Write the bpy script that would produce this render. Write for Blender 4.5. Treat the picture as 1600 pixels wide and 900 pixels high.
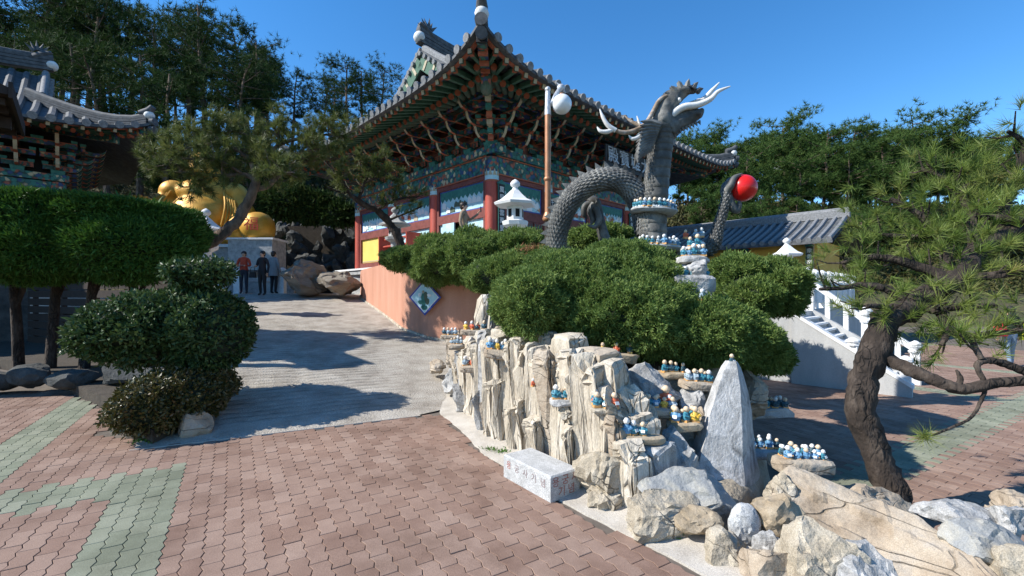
import bpy, bmesh, math, random
import numpy as np
from mathutils import Vector, Matrix, noise

SC = bpy.context.scene
for _o in list(bpy.data.objects):
    bpy.data.objects.remove(_o)

# ------------------------------------------------------------------ camera, sky, sun, exposure
EYE = 1.65                      # eye height above the plaza (m)
F = 711.0                       # focal length in photograph pixels (16 mm on 36 mm)
cam_d = bpy.data.cameras.new("camera")
cam_d.lens = 16.0
cam_d.sensor_width = 36.0
cam_d.shift_y = 10.0 / 1600.0
cam_d.clip_start = 0.05
cam_d.clip_end = 1500.0
cam = bpy.data.objects.new("camera", cam_d)
cam.location = (0, 0, EYE)
cam.rotation_euler = (math.radians(90), 0, 0)
SC.collection.objects.link(cam)
SC.camera = cam

SUN_AZ = math.radians(12.0)     # the light travels towards +x, turned this far towards +y
SUN_EL = math.radians(40.0)
world = bpy.data.worlds.new("World")
SC.world = world
world.use_nodes = True
_wn = world.node_tree
_bg = _wn.nodes["Background"]
_sky = _wn.nodes.new("ShaderNodeTexSky")
_sky.sky_type = 'NISHITA'
_sky.sun_disc = False
_sky.sun_elevation = SUN_EL
_sky.sun_rotation = math.atan2(-math.cos(SUN_AZ), -math.sin(SUN_AZ))
_sky.altitude = 0.0
_sky.air_density = 1.0
_sky.dust_density = 0.0
_sky.ozone_density = 4.0
_hs = _wn.nodes.new("ShaderNodeHueSaturation")
_hs.inputs["Saturation"].default_value = 1.26
_wn.links.new(_sky.outputs[0], _hs.inputs["Color"])
_wn.links.new(_hs.outputs[0], _bg.inputs[0])
_bg.inputs[1].default_value = 0.15

sun_d = bpy.data.lights.new("sun", 'SUN')
sun_d.energy = 5.0
sun_d.angle = math.radians(0.5)
sun_d.color = (1.0, 0.955, 0.88)
sun = bpy.data.objects.new("sun", sun_d)
sun.location = (-40, -10, 40)
_dir = Vector((math.cos(SUN_EL) * math.cos(SUN_AZ), math.cos(SUN_EL) * math.sin(SUN_AZ), -math.sin(SUN_EL)))
sun.rotation_euler = _dir.to_track_quat('-Z', 'Y').to_euler()
SC.collection.objects.link(sun)

SC.view_settings.view_transform = 'Standard'
SC.view_settings.look = 'None'
SC.view_settings.exposure = 0.58
SC.view_settings.gamma = 1.0
SC.view_settings.use_curve_mapping = False
SC.cycles.max_bounces = 6
SC.cycles.transparent_max_bounces = 8

# ------------------------------------------------------------------ helpers
RND = random.Random(7)
PI = math.pi
COL = SC.collection


def W(px, py, Y):
    """a point of the place, from where it shows in the photograph and how far off it stands"""
    return Vector(((px - 800.0) / F * Y, Y, EYE - (py - 460.0) / F * Y))


def R(a, b, rnd=RND):
    return rnd.uniform(a, b)


ORD = ["first", "second", "third", "fourth", "fifth", "sixth", "seventh", "eighth", "ninth", "tenth", "eleventh",
       "twelfth", "thirteenth", "fourteenth", "fifteenth", "sixteenth", "seventeenth", "eighteenth", "nineteenth",
       "twentieth", "twenty-first", "twenty-second", "twenty-third", "twenty-fourth", "twenty-fifth", "twenty-sixth",
       "twenty-seventh", "twenty-eighth", "twenty-ninth", "thirtieth"]
for _t, _w in (("thirty", "fortieth"), ("forty", "fiftieth"), ("fifty", "sixtieth"), ("sixty", "seventieth"), ("seventy", "eightieth"), ("eighty", "ninetieth"), ("ninety", "hundredth")):
    ORD += [_t + "-" + q for q in ORD[:9]] + [_w]


def tag(o, label=None, cat=None, group=None, kind=None):
    if label: o["label"] = label
    if cat: o["category"] = cat
    if group: o["group"] = group
    if kind: o["kind"] = kind
    return o


def root(name, loc=(0, 0, 0), rz=0.0, label=None, cat=None, group=None, kind=None):
    o = bpy.data.objects.new(name, None)
    o.empty_display_size = 0.2
    o.location = loc
    o.rotation_euler = (0, 0, rz)
    COL.objects.link(o)
    return tag(o, label, cat, group, kind)


def link(name, me, parent=None, loc=(0, 0, 0), rz=0.0):
    o = bpy.data.objects.new(name, me)
    o.location = loc
    o.rotation_euler = (0, 0, rz)
    COL.objects.link(o)
    if parent: o.parent = parent
    return o


def copy_tree(o, parent=None):
    c = o.copy()
    COL.objects.link(c)
    c.parent = parent
    for ch in list(o.children):
        copy_tree(ch, c)
    return c


class MB:
    """collects shapes; build() links them as ONE mesh object"""
    def __init__(s):
        s.v = []; s.f = []; s.m = []; s.mx = None

    def add(s, vs, fs, mi=0):
        b = len(s.v)
        if s.mx is not None:
            vs = [s.mx @ Vector(v) for v in vs]
        s.v.extend([tuple(v) for v in vs])
        s.f.extend([tuple(b + i for i in f) for f in fs])
        s.m.extend([mi] * len(fs))
        return s

    def box(s, c, d, mi=0, rot=None, taper=1.0):
        x, y, z = d[0] / 2, d[1] / 2, d[2] / 2
        vs = [(-x, -y, -z), (x, -y, -z), (x, y, -z), (-x, y, -z)]
        vs += [(a * taper, b * taper, z) for a, b, _ in vs]
        if rot is not None:
            m = rot if isinstance(rot, Matrix) else Matrix.Rotation(rot, 3, 'Z')
            vs = [m @ Vector(v) for v in vs]
        vs = [(v[0] + c[0], v[1] + c[1], v[2] + c[2]) for v in vs]
        return s.add(vs, [(0, 3, 2, 1), (4, 5, 6, 7), (0, 1, 5, 4), (1, 2, 6, 5), (2, 3, 7, 6), (3, 0, 4, 7)], mi)

    def bar(s, a, b, w, h, mi=0, up=(0, 0, 1)):
        a = Vector(a); b = Vector(b)
        t = (b - a).normalized()
        sd = t.cross(Vector(up))
        if sd.length < 1e-4: sd = Vector((1, 0, 0))
        sd.normalize()
        u = sd.cross(t)
        vs = []
        for p in (a, b):
            for i, j in ((-1, -1), (1, -1), (1, 1), (-1, 1)):
                vs.append(p + sd * (i * w / 2) + u * (j * h / 2))
        return s.add(vs, [(3, 2, 1, 0), (4, 5, 6, 7), (0, 1, 5, 4), (1, 2, 6, 5), (2, 3, 7, 6), (3, 0, 4, 7)], mi)

    def tube(s, pts, rad, seg=8, mi=0, cap=True, flat=1.0, wob=0.0, rnd=RND):
        pts = [Vector(p) for p in pts]
        n = len(pts)
        if not hasattr(rad, '__len__'): rad = [rad] * n
        vs = []
        ref = None
        for i, p in enumerate(pts):
            t = (pts[min(i + 1, n - 1)] - pts[max(i - 1, 0)]).normalized()
            if ref is None:
                ref = Vector((0, 0, 1)) if abs(t.z) < .8 else Vector((0, 1, 0))
            sd = t.cross(ref)
            if sd.length < 1e-5: sd = t.cross(Vector((1, 0.3, 0)))
            sd.normalize()
            u = sd.cross(t).normalized()
            ref = u
            for k in range(seg):
                a = 2 * PI * k / seg
                r = rad[i] * (1 + (rnd.uniform(-wob, wob) if wob else 0))
                vs.append(p + sd * (math.cos(a) * r) + u * (math.sin(a) * r * flat))
        fs = []
        for i in range(n - 1):
            for k in range(seg):
                k2 = (k + 1) % seg
                fs.append((i * seg + k, i * seg + k2, (i + 1) * seg + k2, (i + 1) * seg + k))
        if cap:
            fs.append(tuple(range(seg))[::-1])
            fs.append(tuple((n - 1) * seg + k for k in range(seg)))
        return s.add(vs, fs, mi)

    def lathe(s, prof, seg=12, c=(0, 0, 0), mi=0, ph=0.0, sx=1.0, sy=1.0):
        vs = []
        n = len(prof)
        for r, z in prof:
            for k in range(seg):
                a = 2 * PI * k / seg + ph
                vs.append((c[0] + math.cos(a) * r * sx, c[1] + math.sin(a) * r * sy, c[2] + z))
        fs = []
        for i in range(n - 1):
            for k in range(seg):
                k2 = (k + 1) % seg
                fs.append((i * seg + k, i * seg + k2, (i + 1) * seg + k2, (i + 1) * seg + k))
        fs.append(tuple(range(seg))[::-1])
        fs.append(tuple((n - 1) * seg + k for k in range(seg)))
        return s.add(vs, fs, mi)

    def ball(s, c, r, mi=0, seg=10, rings=6, sc=(1, 1, 1)):
        prof = []
        for i in range(rings + 1):
            a = -PI / 2 + PI * i / rings
            prof.append((max(1e-4, math.cos(a)) * r, math.sin(a) * r * sc[2]))
        return s.lathe(prof, seg, c, mi, sx=sc[0], sy=sc[1])

    def cone(s, base, tip, r, seg=5, mi=0, bend=None):
        base = Vector(base); tip = Vector(tip)
        if bend is not None:
            mid = (base + tip) / 2 + Vector(bend)
            return s.tube([base, mid, tip], [r, r * .62, r * .04], seg, mi)
        return s.tube([base, tip], [r, r * .04], seg, mi)

    def prism(s, poly, a, b, mi=0, axis='y'):
        """poly of 2-D points extruded along an axis from a to b"""
        def mk(p, t):
            if axis == 'y': return (p[0], t, p[1])
            if axis == 'x': return (t, p[0], p[1])
            return (p[0], p[1], t)
        n = len(poly)
        vs = [mk(p, a) for p in poly] + [mk(p, b) for p in poly]
        fs = [tuple(range(n)), tuple(range(2 * n - 1, n - 1, -1))]
        for i in range(n):
            j = (i + 1) % n
            fs.append((i, i + n, j + n, j))
        return s.add(vs, fs, mi)

    def mesh(s, name, mats, smooth=False):
        me = bpy.data.meshes.new(name)
        me.from_pydata(s.v, [], s.f)
        if not isinstance(mats, (list, tuple)): mats = [mats]
        for m in mats: me.materials.append(m)
        me.polygons.foreach_set("material_index", s.m)
        if smooth: me.polygons.foreach_set("use_smooth", [True] * len(s.f))
        bm = bmesh.new(); bm.from_mesh(me)
        bmesh.ops.recalc_face_normals(bm, faces=bm.faces[:])
        bm.to_mesh(me); bm.free()
        if smooth:
            try: me.set_sharp_from_angle(angle=math.radians(50))
            except Exception: pass
        return me

    def build(s, name, mats, parent=None, smooth=False, loc=(0, 0, 0), rz=0.0):
        return link(name, s.mesh(name, mats, smooth), parent, loc, rz)


def np_mesh(name, verts, faces, mats, rnd=None, mi=None, smooth=False):
    """verts (n,3) and equal-sized faces (m,k) straight into a mesh; rnd = one random value per face"""
    verts = np.asarray(verts, dtype=np.float32); faces = np.asarray(faces, dtype=np.int32)
    m, k = faces.shape
    me = bpy.data.meshes.new(name)
    me.vertices.add(len(verts)); me.vertices.foreach_set("co", verts.ravel())
    me.loops.add(m * k); me.loops.foreach_set("vertex_index", faces.ravel())
    me.polygons.add(m)
    me.polygons.foreach_set("loop_start", np.arange(0, m * k, k, dtype=np.int32))
    me.polygons.foreach_set("loop_total", np.full(m, k, dtype=np.int32))
    if not isinstance(mats, (list, tuple)): mats = [mats]
    for x in mats: me.materials.append(x)
    if mi is not None: me.polygons.foreach_set("material_index", np.asarray(mi, dtype=np.int32))
    me.polygons.foreach_set("use_smooth", np.full(m, bool(smooth)))
    me.update(calc_edges=True)
    if rnd is not None:
        at = me.attributes.new("tone", 'FLOAT', 'FACE')
        at.data.foreach_set("value", np.asarray(rnd, dtype=np.float32))
    return me


# ------------------------------------------------------------------ materials (all procedural)
def _bsdf(name):
    m = bpy.data.materials.new(name)
    m.use_nodes = True
    return m, m.node_tree, m.node_tree.nodes["Principled BSDF"]


def _ramp(nt, fac, cols, pos=None, interp='LINEAR'):
    r = nt.nodes.new("ShaderNodeValToRGB")
    r.color_ramp.interpolation = interp
    n = len(cols)
    pos = pos or [i / max(1, n - 1) for i in range(n)]
    els = r.color_ramp.elements
    while len(els) < n: els.new(0.5)
    for i in range(n):
        els[i].position = pos[i]
        els[i].color = (*cols[i], 1)
    nt.links.new(fac, r.inputs[0])
    return r.outputs[0]


def mat(name, cols, rough=.7, scale=6.0, detail=6, bump=.25, bscale=None, bdist=.01, metal=0.0, spec=.4,
        stretch=(1, 1, 1), pos=None, speck=0.0, coord="Object", coat=0.0, distort=0.0):
    """noise between two or more colours, and fine relief"""
    m, nt, b = _bsdf(name)
    if not isinstance(cols[0], (tuple, list)):
        c = cols
        cols = [tuple(x * .82 for x in c), c, tuple(min(1, x * 1.15) for x in c)]
    tc = nt.nodes.new("ShaderNodeTexCoord")
    mp = nt.nodes.new("ShaderNodeMapping")
    mp.inputs["Scale"].default_value = stretch
    nt.links.new(tc.outputs[coord], mp.inputs[0])
    nz = nt.nodes.new("ShaderNodeTexNoise")
    nz.inputs["Scale"].default_value = scale
    nz.inputs["Detail"].default_value = detail
    nz.inputs["Roughness"].default_value = .62
    nz.inputs["Distortion"].default_value = distort
    nt.links.new(mp.outputs[0], nz.inputs["Vector"])
    n = len(cols)
    pos = pos or ([.5] if n == 1 else [.28 + .44 * i / (n - 1) for i in range(n)])
    col = _ramp(nt, nz.outputs["Fac"], cols, pos)
    if speck:
        n2 = nt.nodes.new("ShaderNodeTexNoise")
        n2.inputs["Scale"].default_value = 160
        n2.inputs["Detail"].default_value = 2
        nt.links.new(mp.outputs[0], n2.inputs["Vector"])
        sp = _ramp(nt, n2.outputs["Fac"], [(1 - speck,) * 3, (1, 1, 1), (1 + speck,) * 3], [.3, .5, .7])
        mx = nt.nodes.new("ShaderNodeMix"); mx.data_type = 'RGBA'; mx.blend_type = 'MULTIPLY'
        mx.inputs[0].default_value = 1.0
        nt.links.new(col, mx.inputs[6]); nt.links.new(sp, mx.inputs[7])
        col = mx.outputs[2]
    nt.links.new(col, b.inputs["Base Color"])
    b.inputs["Roughness"].default_value = rough
    b.inputs["Metallic"].default_value = metal
    b.inputs["Specular IOR Level"].default_value = spec
    b.inputs["Coat Weight"].default_value = coat
    if bump:
        nb = nt.nodes.new("ShaderNodeTexNoise")
        nb.inputs["Scale"].default_value = bscale or scale * 5
        nb.inputs["Detail"].default_value = 5
        nt.links.new(mp.outputs[0], nb.inputs["Vector"])
        bp = nt.nodes.new("ShaderNodeBump")
        bp.inputs["Strength"].default_value = bump
        bp.inputs["Distance"].default_value = bdist
        nt.links.new(nb.outputs["Fac"], bp.inputs["Height"])
        nt.links.new(bp.outputs[0], b.inputs["Normal"])
    return m


def add_cracks(m, stretch, scale, dark, width=.05, strength=.7):
    """dirt-filled cracks: a network of thin dark lines, also cut into the relief"""
    nt = m.node_tree; b = nt.nodes["Principled BSDF"]
    tc = nt.nodes.new("ShaderNodeTexCoord"); mp = nt.nodes.new("ShaderNodeMapping"); mp.inputs["Scale"].default_value = stretch
    nt.links.new(tc.outputs["Object"], mp.inputs[0])
    nz = nt.nodes.new("ShaderNodeTexNoise"); nz.inputs["Scale"].default_value = 5; nt.links.new(mp.outputs[0], nz.inputs["Vector"])
    ad = nt.nodes.new("ShaderNodeMix"); ad.data_type = 'VECTOR'; ad.inputs[0].default_value = .12
    nt.links.new(mp.outputs[0], ad.inputs[4]); nt.links.new(nz.outputs["Color"], ad.inputs[5])
    vo = nt.nodes.new("ShaderNodeTexVoronoi"); vo.feature = 'DISTANCE_TO_EDGE'; vo.inputs["Scale"].default_value = scale
    nt.links.new(ad.outputs[1], vo.inputs["Vector"])
    r = _ramp(nt, vo.outputs["Distance"], [(1, 1, 1), (0, 0, 0)], [0, width])
    nb = nt.nodes.new("ShaderNodeTexNoise"); nb.inputs["Scale"].default_value = 3; nt.links.new(mp.outputs[0], nb.inputs["Vector"])
    br = _ramp(nt, nb.outputs["Fac"], [(0, 0, 0), (1, 1, 1)], [.42, .6])
    mu = nt.nodes.new("ShaderNodeMath"); mu.operation = 'MULTIPLY'; nt.links.new(r, mu.inputs[0]); nt.links.new(br, mu.inputs[1])
    m2 = nt.nodes.new("ShaderNodeMath"); m2.operation = 'MULTIPLY'; m2.inputs[1].default_value = strength; nt.links.new(mu.outputs[0], m2.inputs[0])
    src = b.inputs["Base Color"].links[0].from_socket
    mx = nt.nodes.new("ShaderNodeMix"); mx.data_type = 'RGBA'; mx.inputs[7].default_value = (*dark, 1)
    nt.links.new(m2.outputs[0], mx.inputs[0]); nt.links.new(src, mx.inputs[6]); nt.links.new(mx.outputs[2], b.inputs["Base Color"])
    nl = b.inputs["Normal"].links
    bp = nt.nodes.new("ShaderNodeBump"); bp.inputs["Strength"].default_value = .9; bp.inputs["Distance"].default_value = .02; bp.invert = True
    nt.links.new(mu.outputs[0], bp.inputs["Height"])
    if nl: nt.links.new(nl[0].from_socket, bp.inputs["Normal"])
    nt.links.new(bp.outputs[0], b.inputs["Normal"])


def leaf_mat(name, cols, rough=.55, trans=.25, spec=.3, scale=1.2):
    """leaf colour by a random tone per leaf and slow patches over the plant"""
    m, nt, b = _bsdf(name)
    at = nt.nodes.new("ShaderNodeAttribute"); at.attribute_name = "tone"
    oi = nt.nodes.new("ShaderNodeObjectInfo")
    tc = nt.nodes.new("ShaderNodeTexCoord")
    nz = nt.nodes.new("ShaderNodeTexNoise"); nz.inputs["Scale"].default_value = scale
    nt.links.new(tc.outputs["Object"], nz.inputs["Vector"])
    a = nt.nodes.new("ShaderNodeMath"); a.operation = 'MULTIPLY_ADD'
    a.inputs[1].default_value = .55
    nt.links.new(at.outputs["Fac"], a.inputs[0])
    s = nt.nodes.new("ShaderNodeMath"); s.operation = 'MULTIPLY_ADD'
    s.inputs[1].default_value = .45; s.inputs[2].default_value = -.05
    nt.links.new(nz.outputs["Fac"], s.inputs[0])
    nt.links.new(s.outputs[0], a.inputs[2])
    s2 = nt.nodes.new("ShaderNodeMath"); s2.operation = 'MULTIPLY_ADD'
    s2.inputs[1].default_value = .12; nt.links.new(oi.outputs["Random"], s2.inputs[0]); nt.links.new(a.outputs[0], s2.inputs[2])
    col = _ramp(nt, s2.outputs[0], cols)
    nt.links.new(col, b.inputs["Base Color"])
    b.inputs["Roughness"].default_value = rough
    b.inputs["Specular IOR Level"].default_value = spec
    if trans:
        tr = nt.nodes.new("ShaderNodeBsdfTranslucent")
        nt.links.new(col, tr.inputs[0])
        mx = nt.nodes.new("ShaderNodeMixShader"); mx.inputs[0].default_value = trans
        nt.links.new(b.outputs[0], mx.inputs[1]); nt.links.new(tr.outputs[0], mx.inputs[2])
        nt.links.new(mx.outputs[0], nt.nodes["Material Output"].inputs[0])
    return m


def tone_mat(name, cols, rough=.85, scale=3.0, bump=.3, bscale=120, speck=.25, bdist=.004, spec=.2):
    """one tone per piece (paver), plus worn patches and grit"""
    m, nt, b = _bsdf(name)
    at = nt.nodes.new("ShaderNodeAttribute"); at.attribute_name = "tone"
    oi = nt.nodes.new("ShaderNodeObjectInfo")
    tc = nt.nodes.new("ShaderNodeTexCoord")
    ge = nt.nodes.new("ShaderNodeNewGeometry")
    nz = nt.nodes.new("ShaderNodeTexNoise"); nz.inputs["Scale"].default_value = scale; nz.inputs["Detail"].default_value = 7
    nt.links.new(ge.outputs["Position"], nz.inputs["Vector"])
    ad = nt.nodes.new("ShaderNodeMath"); ad.operation = 'ADD'
    nt.links.new(at.outputs["Fac"], ad.inputs[0]); nt.links.new(oi.outputs["Random"], ad.inputs[1])
    fr = nt.nodes.new("ShaderNodeMath"); fr.operation = 'FRACT'; nt.links.new(ad.outputs[0], fr.inputs[0])
    mm = nt.nodes.new("ShaderNodeMath"); mm.operation = 'MULTIPLY_ADD'; mm.inputs[1].default_value = .42
    nt.links.new(fr.outputs[0], mm.inputs[0])
    m2 = nt.nodes.new("ShaderNodeMath"); m2.operation = 'MULTIPLY'; m2.inputs[1].default_value = .62
    nt.links.new(nz.outputs["Fac"], m2.inputs[0]); nt.links.new(m2.outputs[0], mm.inputs[2])
    col = _ramp(nt, mm.outputs[0], cols)
    n2 = nt.nodes.new("ShaderNodeTexNoise"); n2.inputs["Scale"].default_value = 220; n2.inputs["Detail"].default_value = 2
    nt.links.new(ge.outputs["Position"], n2.inputs["Vector"])
    sp = _ramp(nt, n2.outputs["Fac"], [(1 - speck,) * 3, (1, 1, 1), (1 + speck,) * 3], [.3, .5, .72])
    mx = nt.nodes.new("ShaderNodeMix"); mx.data_type = 'RGBA'; mx.blend_type = 'MULTIPLY'; mx.inputs[0].default_value = 1.0
    nt.links.new(col, mx.inputs[6]); nt.links.new(sp, mx.inputs[7])
    # broad worn and dirty patches over the whole floor
    n3 = nt.nodes.new("ShaderNodeTexNoise"); n3.inputs["Scale"].default_value = .75; n3.inputs["Detail"].default_value = 8; n3.inputs["Roughness"].default_value = .65
    nt.links.new(ge.outputs["Position"], n3.inputs["Vector"])
    st_ = _ramp(nt, n3.outputs["Fac"], [(.66, .64, .62), (.95, .95, .95), (1.1, 1.09, 1.07)], [.33, .5, .68])
    m3 = nt.nodes.new("ShaderNodeMix"); m3.data_type = 'RGBA'; m3.blend_type = 'MULTIPLY'; m3.inputs[0].default_value = 1.0
    nt.links.new(mx.outputs[2], m3.inputs[6]); nt.links.new(st_, m3.inputs[7])
    nt.links.new(m3.outputs[2], b.inputs["Base Color"])
    b.inputs["Roughness"].default_value = rough
    b.inputs["Specular IOR Level"].default_value = spec
    nb = nt.nodes.new("ShaderNodeTexNoise"); nb.inputs["Scale"].default_value = bscale; nb.inputs["Detail"].default_value = 4
    nt.links.new(ge.outputs["Position"], nb.inputs["Vector"])
    bp = nt.nodes.new("ShaderNodeBump"); bp.inputs["Strength"].default_value = bump; bp.inputs["Distance"].default_value = bdist
    nt.links.new(nb.outputs["Fac"], bp.inputs["Height"]); nt.links.new(bp.outputs[0], b.inputs["Normal"])
    return m


def paint_mat(name, cols, scale=9.0, rough=.6, stretch=(1, 1, 1), pos=None):
    """small many-coloured painted ornament (cells in flat colours)"""
    m, nt, b = _bsdf(name)
    tc = nt.nodes.new("ShaderNodeTexCoord")
    mp = nt.nodes.new("ShaderNodeMapping"); mp.inputs["Scale"].default_value = stretch
    nt.links.new(tc.outputs["Object"], mp.inputs[0])
    vo = nt.nodes.new("ShaderNodeTexVoronoi"); vo.inputs["Scale"].default_value = scale
    nt.links.new(mp.outputs[0], vo.inputs["Vector"])
    sx = nt.nodes.new("ShaderNodeSeparateColor"); nt.links.new(vo.outputs["Color"], sx.inputs[0])
    col = _ramp(nt, sx.outputs[0], cols, pos, 'CONSTANT')
    edge = _ramp(nt, vo.outputs["Distance"], [(1, 1, 1), (1, 1, 1), (.35, .33, .3)], [0, .5, .8])
    mx = nt.nodes.new("ShaderNodeMix"); mx.data_type = 'RGBA'; mx.blend_type = 'MULTIPLY'; mx.inputs[0].default_value = 1.0
    nt.links.new(col, mx.inputs[6]); nt.links.new(edge, mx.inputs[7])
    nt.links.new(mx.outputs[2], b.inputs["Base Color"])
    b.inputs["Roughness"].default_value = rough
    return m


M = {}
M['paver_red'] = tone_mat("paver_red", [(.165, .098, .072), (.232, .148, .111), (.288, .196, .151), (.335, .243, .193)])
M['paver_green'] = tone_mat("paver_green", [(.14, .155, .108), (.19, .205, .145), (.24, .25, .182), (.285, .29, .22)])
M['joint'] = mat("joint_sand", [(.085, .07, .055), (.17, .14, .115)], .95, 6, bump=.4)
M['concrete'] = mat("ramp_concrete", [(.27, .25, .225), (.40, .375, .335), (.50, .475, .43)], .9, 1.3, 9, .5, 70, .006, speck=.35)
M['concrete_edge'] = mat("edge_concrete", [(.33, .29, .24), (.46, .42, .36), (.54, .50, .44)], .9, 3, 8, .5, 60, .006, speck=.25)
M['soil'] = mat("soil", [(.035, .028, .02), (.075, .06, .045)], .95, 5, bump=.6, bdist=.03)
M['hill_soil'] = mat("hill_litter", [(.035, .04, .018), (.07, .065, .03), (.10, .075, .04)], .95, .8, bump=.6, bscale=6, bdist=.1)
M['cream_rock'] = mat("cream_rock", [(.27, .22, .155), (.46, .40, .31), (.57, .515, .43), (.43, .42, .395)], .9, 5, 9, .8, 28, .02, stretch=(1, 1, .25), pos=[.25, .45, .6, .75], speck=.22)
M['tan_rock'] = mat("tan_rock", [(.20, .15, .10), (.32, .255, .185), (.40, .335, .255), (.34, .315, .28)], .9, 3.2, 9, .8, 22, .02, stretch=(1, 1, 1), speck=.22)
M['grey_rock'] = mat("grey_rock", [(.17, .168, .162), (.34, .332, .315), (.46, .45, .43), (.60, .59, .565)], .88, 4, 10, .8, 26, .02, pos=[.3, .48, .6, .72], speck=.28, distort=1.2)
M['blue_rock'] = mat("blue_grey_rock", [(.15, .155, .155), (.26, .265, .26), (.36, .34, .29), (.40, .39, .36)], .85, 3.5, 10, .7, 26, .02, speck=.2, distort=.8)
M['brown_slab'] = mat("brown_slab", [(.20, .15, .09), (.33, .26, .175), (.44, .37, .27)], .9, 7, 8, .7, 40, .01, speck=.2)
M['mortar'] = mat("rock_mortar", [(.22, .18, .13), (.36, .31, .235), (.44, .40, .32)], .95, 4, 8, .8, 24, .03, speck=.2)
M['granite'] = mat("white_granite", [(.32, .32, .31), (.42, .42, .41), (.50, .50, .49)], .75, 12, 6, .25, 90, .003, speck=.4)
M['granite_dark'] = mat("weathered_granite", [(.20, .21, .21), (.33, .335, .33), (.45, .45, .44)], .85, 6, 8, .4, 60, .006, speck=.3)
M['white_stone'] = mat("white_stone", [(.58, .58, .57), (.68, .68, .67), (.74, .74, .73)], .7, 5, 6, .2, 60, .004, speck=.12)
M['stair_wall'] = mat("stair_wall", [(.30, .30, .295), (.40, .40, .39), (.47, .465, .45)], .8, 2.4, 10, .3, 60, .004, speck=.14, stretch=(1, 1, .3), pos=[.25, .5, .7])
M['letter_red'] = mat("worn_red_paint", [(.30, .09, .07), (.36, .18, .15)], .8, 30, bump=0)
M['letter_dark'] = mat("worn_dark_paint", [(.16, .12, .12), (.33, .25, .24)], .8, 22, bump=0)
M['peach'] = mat("peach_render", [(.40, .19, .12), (.48, .24, .16), (.53, .285, .20)], .85, 2.2, 10, .35, 60, .006, speck=.10, stretch=(1, 1, .22), pos=[.25, .5, .7])
M['tile_roof'] = mat("grey_roof_tile", [(.035, .04, .045), (.075, .08, .085), (.13, .135, .14)], .75, 6, 6, .3, 50, .005)
M['tile_end'] = mat("grey_tile_end", [(.11, .115, .12), (.19, .195, .20), (.27, .275, .28)], .8, 14, 5, .5, 60, .004)
M['plaster'] = mat("white_plaster", [(.55, .55, .54), (.72, .72, .70)], .8, 8)
M['red_col'] = mat("red_lacquer", [(.30, .045, .03), (.40, .07, .045), (.46, .10, .07)], .55, 4, 6, .1, stretch=(1, 1, .3))
M['maroon'] = mat("maroon_timber", [(.10, .025, .02), (.17, .045, .035), (.21, .06, .05)], .65, 6, 5, .15)
M['teal'] = mat("teal_paint", [(.018, .10, .085), (.03, .155, .13), (.05, .20, .165)], .65, 9, bump=.1)
M['green_paint'] = mat("green_paint", [(.025, .085, .055), (.045, .12, .075), (.07, .15, .10)], .7, 9, bump=.1)
M['rafter'] = mat("rafter_paint", [(.05, .075, .05), (.085, .115, .075), (.13, .125, .09)], .75, 5, bump=.15)
M['orange_paint'] = mat("orange_red_paint", [(.30, .07, .035), (.42, .13, .06)], .65, 9, bump=.1)
M['cream_paint'] = mat("cream_paint", [(.34, .28, .18), (.48, .42, .30)], .7, 9, bump=0)
M['blue_paint'] = mat("blue_paint", [(.03, .05, .25), (.06, .10, .38)], .65, 9, bump=0)
M['sky_panel'] = mat("pale_blue_panel", [(.30, .52, .60), (.40, .62, .68), (.55, .70, .72)], .6, 3, bump=0)
M['yellow_panel'] = mat("yellow_panel", [(.66, .48, .10), (.72, .55, .15)], .65, 2, bump=.05)
M['ochre'] = mat("ochre_wall", [(.60, .34, .05), (.68, .41, .08)], .75, 2, bump=.1)
M['dance'] = paint_mat("beam_ornament", [(.02, .11, .10), (.03, .17, .14), (.02, .06, .16), (.30, .09, .05), (.45, .38, .24), (.03, .13, .11)], 9, pos=[0, .3, .55, .7, .84, .92])
M['dance_dark'] = paint_mat("bracket_ornament", [(.02, .085, .075), (.03, .12, .10), (.03, .05, .16), (.30, .075, .04), (.40, .30, .15)], 11, pos=[0, .35, .6, .75, .93])
M['bracket_back'] = paint_mat("bracket_infill_painting", [(.11, .03, .02), (.16, .045, .025), (.03, .07, .06), (.28, .09, .04)], 4, pos=[0, .45, .75, .92])
M['mural'] = paint_mat("mural_painting", [(.34, .58, .66), (.46, .66, .70), (.58, .60, .52), (.52, .30, .16), (.30, .45, .38), (.40, .62, .68)], 6, stretch=(1, 1, 1.2), pos=[0, .35, .55, .7, .8, .88])
M['dark_wood'] = mat("dark_wood", [(.018, .012, .009), (.035, .022, .016)], .75, 6, bump=.2)
M['black_board'] = mat("black_board", [(.012, .012, .014), (.02, .02, .022)], .6, 6, bump=.05)
M['white_paint'] = mat("white_paint", [(.70, .70, .69), (.78, .78, .77)], .6, 8, bump=.05)
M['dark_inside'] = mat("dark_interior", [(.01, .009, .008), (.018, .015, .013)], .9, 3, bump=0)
M['gold'] = mat("gold_paint", [(.46, .21, .018), (.58, .30, .03), (.66, .38, .06)], .5, 2.2, 5, .25, 12, .02, metal=.25, spec=.5)
M['sign_red'] = mat("sign_red", [(.60, .06, .02), (.68, .09, .04)], .6, 6, bump=0)
M['copper'] = mat("copper_pole", [(.30, .13, .06), (.43, .20, .10), (.50, .26, .14)], .45, 4, 5, .1, metal=.35)
M['silver'] = mat("silver_casting", [(.35, .36, .38), (.52, .53, .55), (.62, .63, .64)], .5, 14, 5, .6, 60, .008, metal=.4)
M['globe'] = mat("milk_glass_globe", [(.80, .81, .80), (.84, .85, .84)], .25, 3, bump=0, spec=.5, coat=.3)
M['dragon'] = mat("dark_bronze_dragon", [(.03, .03, .028), (.085, .084, .076), (.19, .186, .168), (.15, .12, .07)], .62, 3.5, 8, .5, 40, .008, pos=[.28, .48, .62, .78], speck=.2)
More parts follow.
